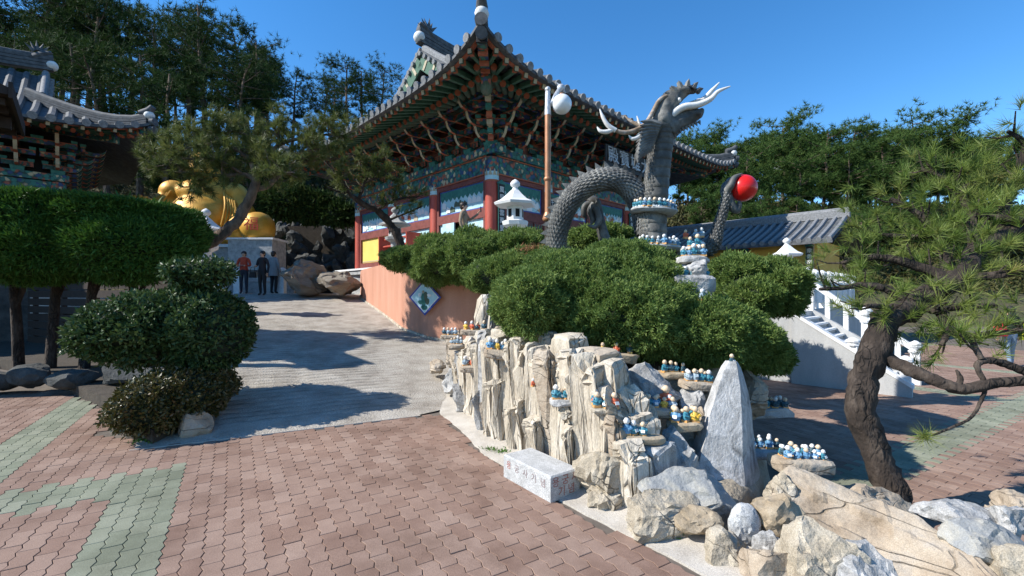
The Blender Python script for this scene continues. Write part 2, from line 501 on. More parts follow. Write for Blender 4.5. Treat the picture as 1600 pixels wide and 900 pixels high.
M['dragon_scale'] = mat("dragon_scale", [(.035, .036, .035), (.10, .10, .094), (.21, .208, .19), (.16, .135, .085)], .58, 3.2, 8, .4, 60, .004, pos=[.28, .48, .62, .8])
M['tusk'] = mat("white_tusk", [(.62, .60, .56), (.76, .75, .72)], .45, 9, bump=.15)
M['antler'] = mat("brown_antler", [(.13, .085, .05), (.26, .19, .13), (.48, .44, .40)], .7, 8, bump=.3)
M['red_ball'] = mat("red_enamel", [(.62, .012, .010), (.68, .018, .014)], .30, 2, bump=.04, bscale=8)
M['bark'] = mat("pine_bark", [(.014, .011, .009), (.04, .029, .022), (.10, .078, .062)], .95, 9, 9, 1.0, 26, .03, stretch=(1, 1, .45))
M['bark_pale'] = mat("pale_bark", [(.05, .036, .026), (.12, .085, .062), (.22, .165, .125)], .95, 7, 8, 1.0, 24, .03, stretch=(1, 1, .4))
M['needle'] = leaf_mat("pine_needles", [(.05, .095, .018), (.105, .17, .03), (.18, .24, .05), (.27, .29, .08), (.33, .20, .07)], .5, .35)
M['needle_mid'] = leaf_mat("olive_pine_needles", [(.040, .062, .016), (.08, .11, .026), (.14, .16, .042), (.20, .18, .06)], .55, .3)
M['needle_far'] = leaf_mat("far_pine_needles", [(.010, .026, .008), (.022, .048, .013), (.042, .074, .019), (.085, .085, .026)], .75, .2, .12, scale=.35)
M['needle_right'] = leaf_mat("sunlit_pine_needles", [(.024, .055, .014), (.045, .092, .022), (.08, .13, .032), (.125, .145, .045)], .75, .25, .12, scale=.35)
M['juniper'] = leaf_mat("juniper_sprays", [(.05, .095, .022), (.115, .185, .042), (.20, .275, .068), (.30, .35, .11)], .6, .35, scale=2.2)
M['hedge'] = leaf_mat("clipped_yew", [(.018, .055, .009), (.036, .10, .013), (.065, .145, .020), (.105, .18, .028)], .6, .2, scale=1.6)
M['camellia'] = leaf_mat("glossy_leaves", [(.02, .042, .014), (.038, .072, .022), (.07, .115, .032), (.12, .155, .045)], .45, .18, .3, scale=2)
M['azalea'] = leaf_mat("bronze_green_leaves", [(.028, .040, .010), (.06, .062, .014), (.10, .082, .02), (.15, .065, .025)], .38, .15, .5, scale=2)
M['brush'] = leaf_mat("hill_brush", [(.02, .034, .012), (.048, .058, .018), (.085, .082, .026), (.14, .085, .03)], .7, .15, scale=.3)
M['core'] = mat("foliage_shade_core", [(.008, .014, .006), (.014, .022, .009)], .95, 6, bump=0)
M['weed'] = leaf_mat("weed_leaves", [(.05, .12, .02), (.09, .2, .03), (.13, .24, .05)], .5, .3)
M['dead'] = mat("dead_brown_sprays", [(.16, .075, .03), (.28, .14, .06)], .9, 20, bump=0)


# ramp: concrete with grit and dirt lying in the grooves
M['ramp'] = mat("grooved_concrete", [(.22, .19, .155), (.36, .325, .275), (.46, .425, .37)], .92, 2.2, 14, 1.0, 45, .02, speck=.6)
_nt = M['ramp'].node_tree; _b = _nt.nodes["Principled BSDF"]
_src = _b.inputs["Base Color"].links[0].from_socket
_a = _nt.nodes.new("ShaderNodeAttribute"); _a.attribute_name = "dirt"
_m = _nt.nodes.new("ShaderNodeMix"); _m.data_type = 'RGBA'; _m.inputs[7].default_value = (.13, .115, .095, 1)
_nt.links.new(_a.outputs["Fac"], _m.inputs[0]); _nt.links.new(_src, _m.inputs[6]); _nt.links.new(_m.outputs[2], _b.inputs["Base Color"])

M['cream_plain'] = mat("cream_boulder", [(.21, .17, .12), (.34, .29, .215), (.42, .375, .30), (.34, .325, .30)], .9, 4, 10, .9, 26, .02, pos=[.25, .45, .6, .75], speck=.3)
add_cracks(M['cream_plain'], (.5, .5, .9), 3, (.13, .10, .07), .012, .5)
add_cracks(M['cream_rock'], (1, 1, .13), 10, (.14, .105, .065), .045, .75)
add_cracks(M['tan_rock'], (.35, .35, 1.6), 5, (.11, .085, .055), .018, .5)
add_cracks(M['bark'], (1, 1, .4), 22, (.012, .009, .007), .16, .9)
M['dark_rock'] = mat("shade_dark_rock", [(.03, .032, .03), (.06, .062, .058), (.10, .10, .092)], .9, 4, 8, .7, 26, .02, speck=.25)  # dark rock, its colour lowered further to stand in for deep shade

M['brown_boulder'] = mat("brown_boulder", [(.13, .105, .08), (.21, .18, .14), (.28, .25, .20)], .9, 3, 9, .8, 20, .02, stretch=(.6, .6, 1.6), speck=.2)

M['spire'] = mat("streaked_grey_stone", [(.17, .168, .165), (.33, .327, .318), (.44, .435, .425), (.56, .555, .545)], .85, 5, 12, .7, 40, .01, pos=[.3, .45, .56, .7], speck=.3, stretch=(1.5, 1.5, .95), distort=1.6)
# ================================================================== THE SETTING
TH = math.atan2(.692, .722)                       # the temple buildings stand turned this far
XH = Vector((math.cos(TH), math.sin(TH), 0))      # along the hall's long front
YH = Vector((-math.sin(TH), math.cos(TH), 0))     # along its short side
YARD = -0.30                                      # level of the courtyard on the right


def smooth(a, b, x):
    t = max(0.0, min(1.0, (x - a) / (b - a)))
    return t * t * (3 - 2 * t)


def hill_z(x, y):
    if x < -14: st = 29
    elif x < -9: st = 29 - 4.0 * smooth(-14, -12, x)
    else: st = 25 + 6.5 * smooth(-9, -4, x)
    if x < -14: st = 27
    elif x < -9: st = 27 - 2 * smooth(-14, -12, x)
    left = 10.5 * smooth(st, st + 8, y) + .30 * max(0, min(y, 60) - st - 8)
    left *= 1 + .12 * smooth(-14, -30, x)
    left *= 1 - .25 * smooth(-12, -5, x)
    right = 10.5 * smooth(27, 47, y) * smooth(4, 18, x + (y - 30) * .25) + .05 * max(0, y - 52)
    k = smooth(-2, 8, x)
    z = left * (1 - k) + right * k
    n = noise.noise(Vector((x * .12, y * .12, 0))) * .9 + noise.noise(Vector((x * .4, y * .4, 3))) * .3
    return YARD - .06 + z + n * smooth(0, 4, z)


# one sheet of ground to the horizon
xs = [-600, -250, -120] + [-70 + i * 2.0 for i in range(71)] + [120, 250, 600]
ys = [-300, -60, -10] + [i * 2.0 for i in range(0, 46)] + [130, 250, 700]
vs = [(x, y, hill_z(x, y) if 20 < y else YARD - .06) for y in ys for x in xs]
nx = len(xs)
fs = [(j * nx + i, j * nx + i + 1, (j + 1) * nx + i + 1, (j + 1) * nx + i) for j in range(len(ys) - 1) for i in range(nx - 1)]
g = MB(); g.add(vs, fs)
go = g.build("ground", M['hill_soil'], smooth=True)
tag(go, "dark litter covered hillside and ground around the temple", "ground", kind="structure")

# ---- the ramp's plane
RP0 = Vector((-1.39, 6.17)); RN = Vector((-.44, .898)); RT = Vector((.898, .44))
RS = .12


def ramp_z(x, y):
    d = (Vector((x, y)) - RP0).dot(RN)
    return max(0.0, min(1.65, d * RS))


# ---- the paved plaza
UA = Vector((-.522, .853)); VA = Vector((.853, .522))
PL, PW = .225, .1125
# paver edge towards the rockery (concrete strip outside it)
CB = [(-1.02, 6.34), (-.62, 5.55), (-.30, 4.72), (-.05, 4.35), (.30, 3.78), (.52, 3.46), (.72, 3.20), (1.0, 2.86), (1.22, 2.55), (1.5, 2.1)]
RB = [(-1.06, 7.3), (-.80, 6.3), (-.42, 5.35), (-.05, 4.75), (.33, 4.15), (.66, 3.52), (.90, 3.22), (1.22, 2.95), (1.55, 2.68), (2.1, 2.1)]


def line_x(line, y):
    for (x0, y0), (x1, y1) in zip(line, line[1:]):
        if y1 <= y <= y0:
            return x0 + (x1 - x0) * (y - y0) / (y1 - y0)
    return line[0][0] if y > line[0][1] else line[-1][0]


def paver_ring(inset):
    pts = []
    off = [.0085, -.0085, .0085, -.0085, .0085]
    us = [-PL / 2, -PL / 4, 0, PL / 4, PL / 2]
    for k in range(5):
        u = us[k]; u = u + inset if k == 0 else (u - inset if k == 4 else u)
        pts.append((u, -PW / 2 + inset + off[k]))
    for k in range(4, -1, -1):
        u = us[k]; u = u + inset if k == 0 else (u - inset if k == 4 else u)
        pts.append((u, PW / 2 - inset + off[k]))
    return pts


def paver_geo():
    b = MB()
    r0 = paver_ring(.0046); r1 = paver_ring(.0020)
    vs = [(x, y, 0.0) for x, y in r0] + [(x, y, -.003) for x, y in r1] + [(x, y, -.05) for x, y in r1]
    fs = [tuple(range(10))]
    for i in range(10):
        j = (i + 1) % 10
        fs.append((i, i + 10, j + 10, j)); fs.append((i + 10, i + 20, j + 20, j + 10))
    b.add(vs, fs)
    return b


plaza = MB()
pl_out = [(-16, 2.0), (2.2, 2.0), (1.2, 2.95), (-.2, 5.2), (-.9, 6.6), (-1.39, 6.3), (-3.9, 5.06), (-4.6, 5.6), (-9, 8.9), (-16, 12.5)]
pl_in = [(-16, -6), (4, -6)]
poly = [(-16, -6), (4, -6), (2.2, 2.0)] + pl_out[2:]
plaza.prism(poly, -.4, -.012, 0, 'z')
plaza_o = plaza.build("plaza", M['joint'])
tag(plaza_o, "plaza floor of zigzag interlocking red pavers with green bands", "plaza", kind="structure")

PG = paver_geo()
me_red = PG.mesh("paver", M['paver_red']); me_green = PG.mesh("paver", M['paver_green'])
pav_ang = math.atan2(UA.y, UA.x)


def green_at(u, v):
    if 4.92 <= u <= 5.37 and -2.19 <= v <= -.39: return True
    if u <= 5.37 and -.84 <= v <= -.39: return True
    if -2.19 <= v <= -1.74: return True
    return False


prnd = random.Random(3)
cells = []
for j in range(-75, 45):
    v = -.39 + (j + .5) * PW
    for i in range(-10, 52):
        u = 5.37 + (i - 28 + .5) * PL + (PL / 2 if j % 2 else 0)
        p = UA * u + VA * v
        if p.y < 1.6 or p.y > 12.4 or p.x < -15.5: continue
        if p.x > line_x(CB, p.y) - .03: continue
        d = (p - RP0).dot(RN); t = (p - RP0).dot(RT)
        if d > -.06 and t > -2.9: continue
        if d > -.06 and t > -4.2 - 0 and p.y > 5.3 and p.x > -4.9: continue
        if p.y > 9.2 + .42 * (-9 - p.x) and p.x < -9: continue
        if -9 <= p.x < -4.2 and p.y > 8.8 - (p.x + 9) * .727: continue
        px = 800 + F * p.x / p.y; py = 460 + F * EYE / p.y
        inview = -20 < px < 1620 and py < 920
        cells.append((p.y if inview else 100 + p.y, p.x, p.y, green_at(u, v)))
cells.sort()


def field_mesh(name, items, zbase, lev=None):
    b0 = PG
    V0 = np.array(b0.v); ca, sa = math.cos(pav_ang), math.sin(pav_ang)
    tri = []
    Vs = []; Fq = []; tone = []; mi = []
    quads = [f for f in b0.f if len(f) == 4]
    # the top of a paver as four quads
    tops = [(0, 1, 8, 9), (1, 2, 7, 8), (2, 3, 6, 7), (3, 4, 5, 6)]
    fl = np.array(tops + quads)
    for k, (x, y, gr) in enumerate(items):
        v = V0.copy()
        ti = prnd.uniform(-.008, .008); tj = prnd.uniform(-.008, .008)
        z = v[:, 2] + v[:, 0] * ti + v[:, 1] * tj + prnd.uniform(-.002, .002) + zbase
        X = x + v[:, 0] * ca - v[:, 1] * sa; Y = y + v[:, 0] * sa + v[:, 1] * ca
        Vs.append(np.stack([X, Y, z], 1)); Fq.append(fl + k * len(V0))
        tone.append(np.full(len(fl), prnd.random())); mi.append(np.full(len(fl), 1 if gr else 0))
    return np_mesh(name, np.concatenate(Vs), np.concatenate(Fq), [M['paver_red'], M['paver_green']], np.concatenate(tone), np.concatenate(mi))


for k, (q, x, y, gr) in enumerate(cells[:300]):
    o = link("paver", me_green if gr else me_red, plaza_o, (x, y, prnd.uniform(-.002, .002)))
    o.rotation_euler = (prnd.uniform(-.008, .008), prnd.uniform(-.008, .008), pav_ang + prnd.uniform(-.006, .006))
fo = link("paver_field", field_mesh("paver_field", [(c[1], c[2], c[3]) for c in cells[300:]], 0), plaza_o)
fo["kind"] = "stuff"

# ---- courtyard on the right, lower
yard = MB()
yard.prism([(2.6, 2.0), (24, 2.0), (30, 30), (9, 30), (5.0, 12.5), (2.6, 8)], YARD - .5, YARD - .012, 0, 'z')
yard_o = yard.build("courtyard", M['joint'])
tag(yard_o, "lower courtyard floor of worn red pavers with pale green bands", "courtyard", kind="structure")
yc = []
for j in range(0, 190):
    v = 2 + (j + .5) * PW
    for i in range(-42, 70):
        u = 2.35 + (i + .5) * PL + (PL / 2 if j % 2 else 0)
        p = UA * u + VA * v
        if p.y < 3.2 or p.y > 19 or p.x < 3.0 + .0 * p.y or p.x > p.y * 1.2 + .3: continue
        if p.x < 3.0 + (p.y - 8) * .5 and p.y > 8: continue
        gr = (1.92 <= u <= 2.35) or (11.9 <= v <= 12.35) or (6.4 <= u <= 6.85) or (16.4 <= v <= 16.85)
        yc.append((p.x, p.y, gr))
yf = link("paver_field", field_mesh("courtyard_pavers", yc, YARD), yard_o)
yf["kind"] = "stuff"

# ---- concrete strip between pavers and rockery
st = MB()
n = 70
ev, rv = [], []
for k in range(n + 1):
    y = 7.2 + (2.0 - 7.2) * k / n
    xe = line_x(CB, y) + .02 * noise.noise(Vector((y * 5, 0, 0))) + .018 * noise.noise(Vector((y * 17, 4, 0)))
    xr = line_x(RB, y) + .25
    rz_ = ramp_z(xe, y); ev.append((xe, y, .004 + rz_ * 1.05)); rv.append((xr, y, .035 + ramp_z(xr, y)))
vs = []
for a, b in zip(ev, rv):
    for q in (-.02, 0, .25, .5, .75, 1):
        if q < 0: vs.append((a[0] - .002, a[1], -.03)); continue
        x = a[0] + (b[0] - a[0]) * q
        vs.append((x, a[1], a[2] + (b[2] - a[2]) * q + (.012 * noise.noise(Vector((x * 4, a[1] * 4, 1))) if q > 0 else 0)))
fs = [(i * 6 + k, i * 6 + k + 1, (i + 1) * 6 + k + 1, (i + 1) * 6 + k) for i in range(n) for k in range(5)]
st.add(vs, fs)
so = st.build("concrete_strip", M['concrete_edge'], smooth=True)
tag(so, "rough pale concrete strip where pavers meet the rockery", "kerb", kind="structure")

# ---- ramp with its anti-slip grooves as relief
rows = []
d = -.05
while d < 15.2:
    rows.append(d); d += .021 if d < 5 else (.035 if d < 9 else .1)
cols_n = 46
V = []; Fc = []; G_ = []
rg = random.Random(12)
gcur, gnext, gdep = 0, .1, .0
for r, d in enumerate(rows):
    # left and right limit across
    for c in range(cols_n + 1):
        q = c / cols_n
        tl = -2.95 - .16 * d
        tr = max(min(.14 + max(0, d) * 4, 1.0), min(.14 + max(0, d) * .95, 2.5))
        t = tl + (tr - tl) * q
        x = RP0.x + RN.x * d + RT.x * t; y = RP0.y + RN.y * d + RT.y * t
        z = max(-.01, min(1.65, d * RS)) + .006
        # waves of the hand-cut grooves
        ph = (d + .09 * noise.noise(Vector((t * .7, d * .5, 0))) + .035 * noise.noise(Vector((t * 4, d * 2, 5)))) / .165
        w = .5 + .5 * math.cos(2 * PI * ph)
        amp = (.010 + .012 * noise.noise(Vector((t * .9, d * .5, 9)))) * smooth(.25, .55, d) * smooth(1.0, .1, t) 
        z -= max(0, amp) * (w ** 5) * 1.6
        G_.append(min(1, max(0, amp) * (w ** 5) / .011 * (.45 + 1.2 * noise.noise(Vector((t * 5, d * 14, 3))))))
        z += .010 * noise.noise(Vector((x * 1.1, y * 1.1, 2))) + .004 * noise.noise(Vector((x * 9, y * 9, 4)))
        # the crack that runs up the middle
        ct = -1.35 + .10 * noise.noise(Vector((d * .9, 1, 1))) + .05 * noise.noise(Vector((d * 4, 1, 7)))
        if 1.6 < d < 7.5 and abs(t - ct) < .05: z -= .02
        V.append((x, y, z))
for r in range(len(rows) - 1):
    for c in range(cols_n):
        a = r * (cols_n + 1) + c
        Fc.append((a, a + 1, a + cols_n + 2, a + cols_n + 1))
ramp_me = np_mesh("ramp", V, Fc, M['ramp'], smooth=True)
_at = ramp_me.attributes.new("dirt", 'FLOAT', 'POINT')
_at.data.foreach_set("value", np.clip(np.array(G_, dtype=np.float32), 0, 1))
ramp_o = link("ramp", ramp_me)
tag(ramp_o, "grooved concrete ramp climbing to the temple terrace", "ramp", kind="structure")
rb = MB()
a0 = RP0 + RT * -2.98 + RN * -.055; a1 = RP0 + RT * .10 + RN * -.055
rb.bar((a0.x, a0.y, -.012), (a1.x, a1.y, -.012), .012, .036)
rb.build("ramp_lip", M['concrete'], ramp_o)

# ---- landing at the head of the ramp and the terraces
land = MB()
land.prism([(-17, 15.0), (-8.8, 18.6), (-5.4, 20.2), (-5.0, 27), (-17, 27)], 1.0, 1.655, 0, 'z')
lo = land.build("landing", M['concrete'])
tag(lo, "grey concrete landing at the head of the ramp", "landing", kind="structure")
lb = MB()
lb.bar((-11.5, 17.25, 1.66), (-6.2, 19.85, 1.66), .18, .06)
lb.build("landing_edge", M['granite'], lo)

tz = 2.55
ter = MB()
WL = [(-.2, 10.45), (-1.2, 10.7), (-2.05, 11.15), (-2.9, 12.1), (-4.0, 14.25), (-5.0, 16.1), (-5.8, 17.6), (-6.3, 18.9)]
tp = [(x + .10, y + .10) for x, y in WL]
ter.prism(tp + [(-7.6, 20.2), (-8.4, 21.4), (-1, 29), (6, 29), (13, 22), (6.2, 14.8), (3.6, 12.2), (2.4, 10.9), (.4, 10.55)], -.5, tz, 0, 'z')
to = ter.build("hall_terrace", M['granite_dark'])
tag(to, "raised stone terrace that carries the main hall", "terrace", kind="structure")
# lower terrace on the right, behind the stair
RTZ = 1.25
SW0 = Vector((6.19, 10.05, 0))                 # stair head, on the side wall
lt = MB()
e0 = SW0 - YH * 0 + XH * .0
pts = [e0 - YH * 0.0, e0 + YH * 2.6, e0 + YH * 2.6 - XH * 1.5, Vector((2.3, 9.0, 0)), Vector((3.0, 12.6, 0)), e0 + YH * 16 + XH * 1.0, e0 + YH * 16 + XH * 22, e0 + XH * 12 + YH * 2.2, e0 + XH * 1.75 + YH * 2.2, e0 + XH * 1.75]
pts = [e0, e0 + XH * 1.75, e0 + XH * 1.75 + YH * 1.3, e0 + XH * 9 + YH * 1.3, e0 + XH * 14 + YH * 12, e0 + XH * 4 + YH * 14, Vector((2.6, 12.4, 0)), Vector((2.2, 9.6, 0)), Vector((4.4, 11.4, 0))]
pts = [e0, e0 + XH * 1.75, e0 + XH * 1.75 + YH * .15, e0 + XH * 9 + YH * .15, e0 + XH * 14 + YH * 12, e0 + XH * 4 + YH * 14, e0 + YH * 9 - XH * .4]
lt.prism([(p.x, p.y) for p in pts], YARD - .3, RTZ, 0, 'z')
lto = lt.build("side_terrace", M['stair_wall'])
tag(lto, "pale terrace at the head of the white stair", "terrace", kind="structure")
# planting bed on the left, under the clipped trees
bed = MB()
bed.prism([(-16, 13.3), (-9.4, 9.0), (-5.6, 6.4), (-4.45, 5.25), (-3.95, 5.0), (-3.9, 5.75), (-4.5, 7.4), (-6.2, 10.4), (-8.4, 14.8), (-16, 18)], -.3, .16, 0, 'z')
bo = bed.build("planting_bed", M['soil'])
tag(bo, "shaded earth bed under the clipped trees", "planting bed", kind="structure")
# ================================================================== BUILDINGS
def text_mesh(body, size, mat_, depth=.004, name="lettering"):
    c = bpy.data.curves.new("txt", 'FONT')
    c.body = body; c.size = size; c.extrude = depth; c.align_x = 'CENTER'; c.align_y = 'CENTER'
    c.space_line = 1.0
    c.resolution_u = 2
    o = bpy.data.objects.new("txt", c)
    COL.objects.link(o)
    dg = bpy.context.evaluated_depsgraph_get()
    me = bpy.data.meshes.new_from_object(o.evaluated_get(dg))
    me.name = name
    me.materials.clear(); me.materials.append(mat_)
    bpy.data.objects.remove(o); bpy.data.curves.remove(c)
    return me


def put_text(name, body, size, mat_, parent, loc, normal_deg, depth=.004, roll=0.0):
    """flat lettering standing upright, facing the direction normal_deg (degrees in plan)"""
    o = link(name, text_mesh(body, size, mat_, depth), parent, loc)
    o.rotation_euler = (PI / 2, roll, math.radians(normal_deg) + PI / 2)
    return o


class Roof:
    """hip-and-gable tiled roof with up-swept corners. footprint 0..Lx by 0..Ly; ridge along x"""
    def __init__(s, Lx, Ly, o, z0, zr, g, A=.75, fall=1.0, roll=.36):
        s.Lx, s.Ly, s.o, s.z0, s.zr, s.g, s.A, s.fall, s.roll = Lx, Ly, o, z0, zr, g, A, fall, roll
        s.D = Ly / 2 + o

    def H(s, d):
        q = max(0, min(1, d / s.D))
        return (s.zr - s.z0) * (.6 * q + .4 * q * q)

    def rise(s, t):           # t = way along an eave from the nearest corner
        return s.A * math.exp(-max(0, t) / s.fall)

    def front(s, x, y):       # slope above the y = -o eave
        d = y + s.o
        t = min(x + s.o, s.Lx + s.o - x)
        return s.z0 + s.H(d) + s.rise(t) * max(0, 1 - d / 3.2) ** 1.5

    def side(s, x, y):        # slope above the x = -o eave
        d = x + s.o
        t = min(y + s.o, s.Ly + s.o - y)
        return s.z0 + s.H(d) + s.rise(t) * max(0, 1 - d / 3.2) ** 1.5

    def build(s, par, back=True):
        Lx, Ly, o, g = s.Lx, s.Ly, s.o, s.g
        roof = link("roof", None, par) if False else None
        b = MB()
        vg = g - .55            # verge line
        # surfaces: front and back
        ny = 10; nx_ = 40
        for sgn in (0, 1):
            vs = []
            for j in range(ny + 1):
                y = -o + (Ly / 2 + o) * j / ny
                x0 = max(y, -o) if y < g else vg
                x0 = min(x0, vg) if y >= g else y
                x1 = Lx - x0
                for i in range(nx_ + 1):
                    x = x0 + (x1 - x0) * i / nx_
                    z = s.front(x, y)
                    yy = y if sgn == 0 else Ly - y
                    vs.append((x, yy, z))
            b.add(vs, [(j * (nx_ + 1) + i, j * (nx_ + 1) + i + 1, (j + 1) * (nx_ + 1) + i + 1, (j + 1) * (nx_ + 1) + i) for j in range(ny) for i in range(nx_)])
        for sgn in (0, 1):
            vs = []
            nn = 6
            for j in range(nn + 1):
                x = -o + (g + .3 + o) * j / nn
                y0 = min(x, g); y1 = Ly - y0
                for i in range(31):
                    y = y0 + (y1 - y0) * i / 30
                    z = s.side(x, y)
                    vs.append((x if sgn == 0 else Lx - x, y, z))
            b.add(vs, [(j * 31 + i, j * 31 + i + 1, (j + 1) * 31 + i + 1, (j + 1) * 31 + i) for j in range(nn) for i in range(30)])
        roof = b.build("roof", M['tile_roof'], par, True)
        # under-tile board along the eave, so the eave has thickness
        # tile rows (half-round), each a piece with its round end
        def row(pts, r):
            t = MB()
            t.tube(pts, r, 7, 0)
            p0 = Vector(pts[0]); dirv = (Vector(pts[0]) - Vector(pts[1])).normalized()
            t.tube([p0 - dirv * .02, p0 + dirv * .03], [r * 1.12, r * 1.12], 9, 1)
            t.build("tile_row", [M['tile_roof'], M['tile_end']], roof, True)
        r = s.roll * .27
        n = int((Lx + 2 * o) / s.roll)
        for k in range(n + 1):
            x = -o + .1 + k * (Lx + 2 * o - .2) / n
            xm = min(x, Lx - x)
            ye = Ly / 2 - .1 if xm > vg else xm
            if ye + o < .35: continue
            m = 6
            row([(x, -o - .06 + (ye + o + .06) * q / m, s.front(x, max(-o, -o + (ye + o) * q / m)) + .03) for q in range(m + 1)], r)
        n = int((Ly + 2 * o) / s.roll)
        for k in range(n + 1):
            y = -o + .1 + k * (Ly + 2 * o - .2) / n
            ym = min(y, Ly - y)
            xe = min(g, ym)
            if xe + o < .35: continue
            m = 4
            row([(-o - .06 + (xe + o + .06) * q / m, y, s.side(max(-o, -o + (xe + o) * q / m), y) + .03) for q in range(m + 1)], r)
        # flat eave tiles between the rows
        e = MB()
        for (fx, L_) in ((0, Lx), (1, Ly)):
            N = 60
            vs = []
            for k in range(N + 1):
                t = -o + (L_ + 2 * o) * k / N
                z = s.front(t, -o) if fx == 0 else s.side(-o, t)
                for dz, dd in ((.03, -.03), (-.07, -.05), (-.07, .25)):
                    p = (t, -o + dd, z + dz) if fx == 0 else (-o + dd, t, z + dz)
                    vs.append(p)
            e.add(vs, [(k * 3 + a, k * 3 + a + 1, (k + 1) * 3 + a + 1, (k + 1) * 3 + a) for k in range(N) for a in range(2)])
        e.build("eave_tile", M['tile_roof'], roof)
        # ridges: stacked tiles with plaster ends
        def ridge(pts, w, h, nm="ridge"):
            t = MB()
            for k in range(len(pts) - 1):
                a = Vector(pts[k]); c = Vector(pts[k + 1])
                for q in range(4):
                    zz = Vector((0, 0, h * (q + .5) / 4))
                    t.bar(a + zz, c + zz, w * (1 - .04 * (q % 2)) , h / 4 * .86, 0)
                t.tube([a + Vector((0, 0, h)), c + Vector((0, 0, h))], w * .42, 8, 0)
            return t.build(nm, M['tile_end'] if nm == "verge_ridge" else M['tile_roof'], roof, True)
        hipz = lambda q: s.front(q, q) - .02
        for (mx_, my_) in ((0, 0), (0, 1), (1, 0)):
            pts = []
            for k in range(9):
                q = -o + .12 + (g + o - .15) * k / 8
                pts.append((q if not mx_ else Lx - q, q if not my_ else Ly - q, hipz(q)))
            ridge(pts, .26, .34, "hip_ridge")
            # up-turned end with plaster and a round cap tile
            p = Vector(pts[0]); dr = (Vector(pts[0]) - Vector(pts[1])); dr.z = 0; dr.normalize()
            t = MB()
            t.ball(p + dr * .02 + Vector((0, 0, .34)), .17, 1, 10, 6, (1, 1, .95))
            t.tube([p - dr * .3 + Vector((0, 0, .42)), p + dr * .02 + Vector((0, 0, .5)), p + dr * .16 + Vector((0, 0, .66))], [.12, .14, .10], 10, 0)
            t.tube([p + dr * .10 + Vector((0, 0, .10)), p + dr * .24 + Vector((0, 0, .10))], [.15, .15], 12, 0)
            t.tube([p + dr * .06 + Vector((0, 0, -.16)), p + dr * .22 + Vector((0, 0, -.2))], [.14, .14], 12, 0)
            t.build("ridge_end", [M['tile_roof'], M['plaster']], roof, True)
        zr = s.zr
        pts = [(vg - .1 + (Lx - 2 * vg + .2) * k / 8, Ly / 2, zr + .02 + .30 * abs(k / 4 - 1) ** 2.2) for k in range(9)]
        ridge(pts, .32, .55, "main_ridge")
        for mx_ in (0, 1):
            X = vg + .12 if not mx_ else Lx - vg - .12
            for my_ in (0, 1):
                pts = []
                for k in range(8):
                    y = g + .05 + (Ly / 2 - g - .15) * k / 7
                    pts.append((X, y if not my_ else Ly - y, s.front(3, y) + .0))
                ridge(pts, .24, .26, "verge_ridge")
            # ridge-end ornament: white plaster foot, dark curled crest
            t = MB()
            sg = -1 if not mx_ else 1
            P = Vector((X + sg * .12, Ly / 2, zr + .45))
            t.ball(P + Vector((sg * .05, 0, .10)), .26, 1, 10, 6, (.8, 1, .8))
            t.tube([P + Vector((-sg * .5, 0, .25)), P + Vector((-sg * .2, 0, .5)), P + Vector((sg * .05, 0, .62))], [.2, .2, .12], 8, 0, flat=.7)
            for q in range(6):
                a = .4 + q * .42
                b0 = P + Vector((-sg * .35 + sg * .14 * math.cos(a), 0, .45 + .14 * math.sin(a)))
                t.cone(b0, b0 + Vector((sg * .34 * math.cos(a), .05 * (-1) ** q, .4 * math.sin(a))), .09, 5, 0)
            t.build("ridge_ornament", [M['tile_roof'], M['plaster']], roof, True)
        # gable wall, barge boards, tile hood of the gable
        for mx_ in (0, 1):
            X = g + .12 if not mx_ else Lx - g - .12
            sg = -1 if not mx_ else 1
            pr = []
            for k in range(9):
                y = g + (Ly / 2 - g) * k / 8
                pr.append((y, s.front(3, y) - .12))
            poly = pr + [(Ly - y, z) for y, z in pr[::-1][1:]]
            zb = s.H(g + o) + s.z0
            t = MB()
            t.prism(poly, X - .05, X + .05, 0, 'x')
            gw = t.build("gable_wall", M['maroon'], par)
            t = MB()
            nb = int((Ly - 2 * g) / .34)
            for k in range(nb):
                y = g + .4 + k * .34
                ym = min(y, Ly - y)
                top = s.front(3, ym) - .55
                if top - zb < .2: continue
                t.box((X + sg * .07, y, (zb + top) / 2), (.03, .16, top - zb), 0 if k % 2 else 1)
            # white cloud board under the peak
            pk = [(Ly / 2 - 1.0, zr - 1.55), (Ly / 2 - .55, zr - 1.3), (Ly / 2 - .35, zr - 1.5), (Ly / 2, zr - 1.25), (Ly / 2 + .35, zr - 1.5), (Ly / 2 + .55, zr - 1.3), (Ly / 2 + 1.0, zr - 1.55), (Ly / 2, zr - .35)]
            t.prism(pk, X + sg * .10, X + sg * .13, 2, 'x')
            t.build("gable_ornament", [M['orange_paint'], M['sky_panel'], M['white_paint']], gw)
            for my_ in (0, 1):
                bb = MB()
                XX = vg + .02 if not mx_ else Lx - vg - .02
                for k in range(7):
                    ya = g - .1 + (Ly / 2 - g + .1) * k / 7; yb = g - .1 + (Ly / 2 - g + .1) * (k + 1) / 7
                    za = s.front(3, ya) - .36; zc = s.front(3, yb) - .36
                    if my_: ya, yb = Ly - ya, Ly - yb
                    bb.bar((XX, ya, za), (XX, yb, zc), .07, .5, 0 if k % 2 else 0)
                    bb.bar((XX + sg * .05, (ya * .8 + yb * .2), za * .8 + zc * .2), (XX + sg * .05, (ya * .6 + yb * .4), za * .6 + zc * .4), .02, .42, 1)
                bb.build("barge_board", [M['green_paint'], M['cream_paint']], gw)
                # small round tiles down the verge
                for k in range(12):
                    y = g + .1 + (Ly / 2 - g - .2) * k / 11
                    z = s.front(3, y) - .03
                    yy = y if not my_ else Ly - y
                    tt = MB()
                    tt.tube([(XX - sg * .25, yy, z + .02), (XX + sg * .14, yy, z - .02)], r * .95, 7, 0)
                    tt.build("verge_tile", M['tile_end'], gw, True)
        return roof

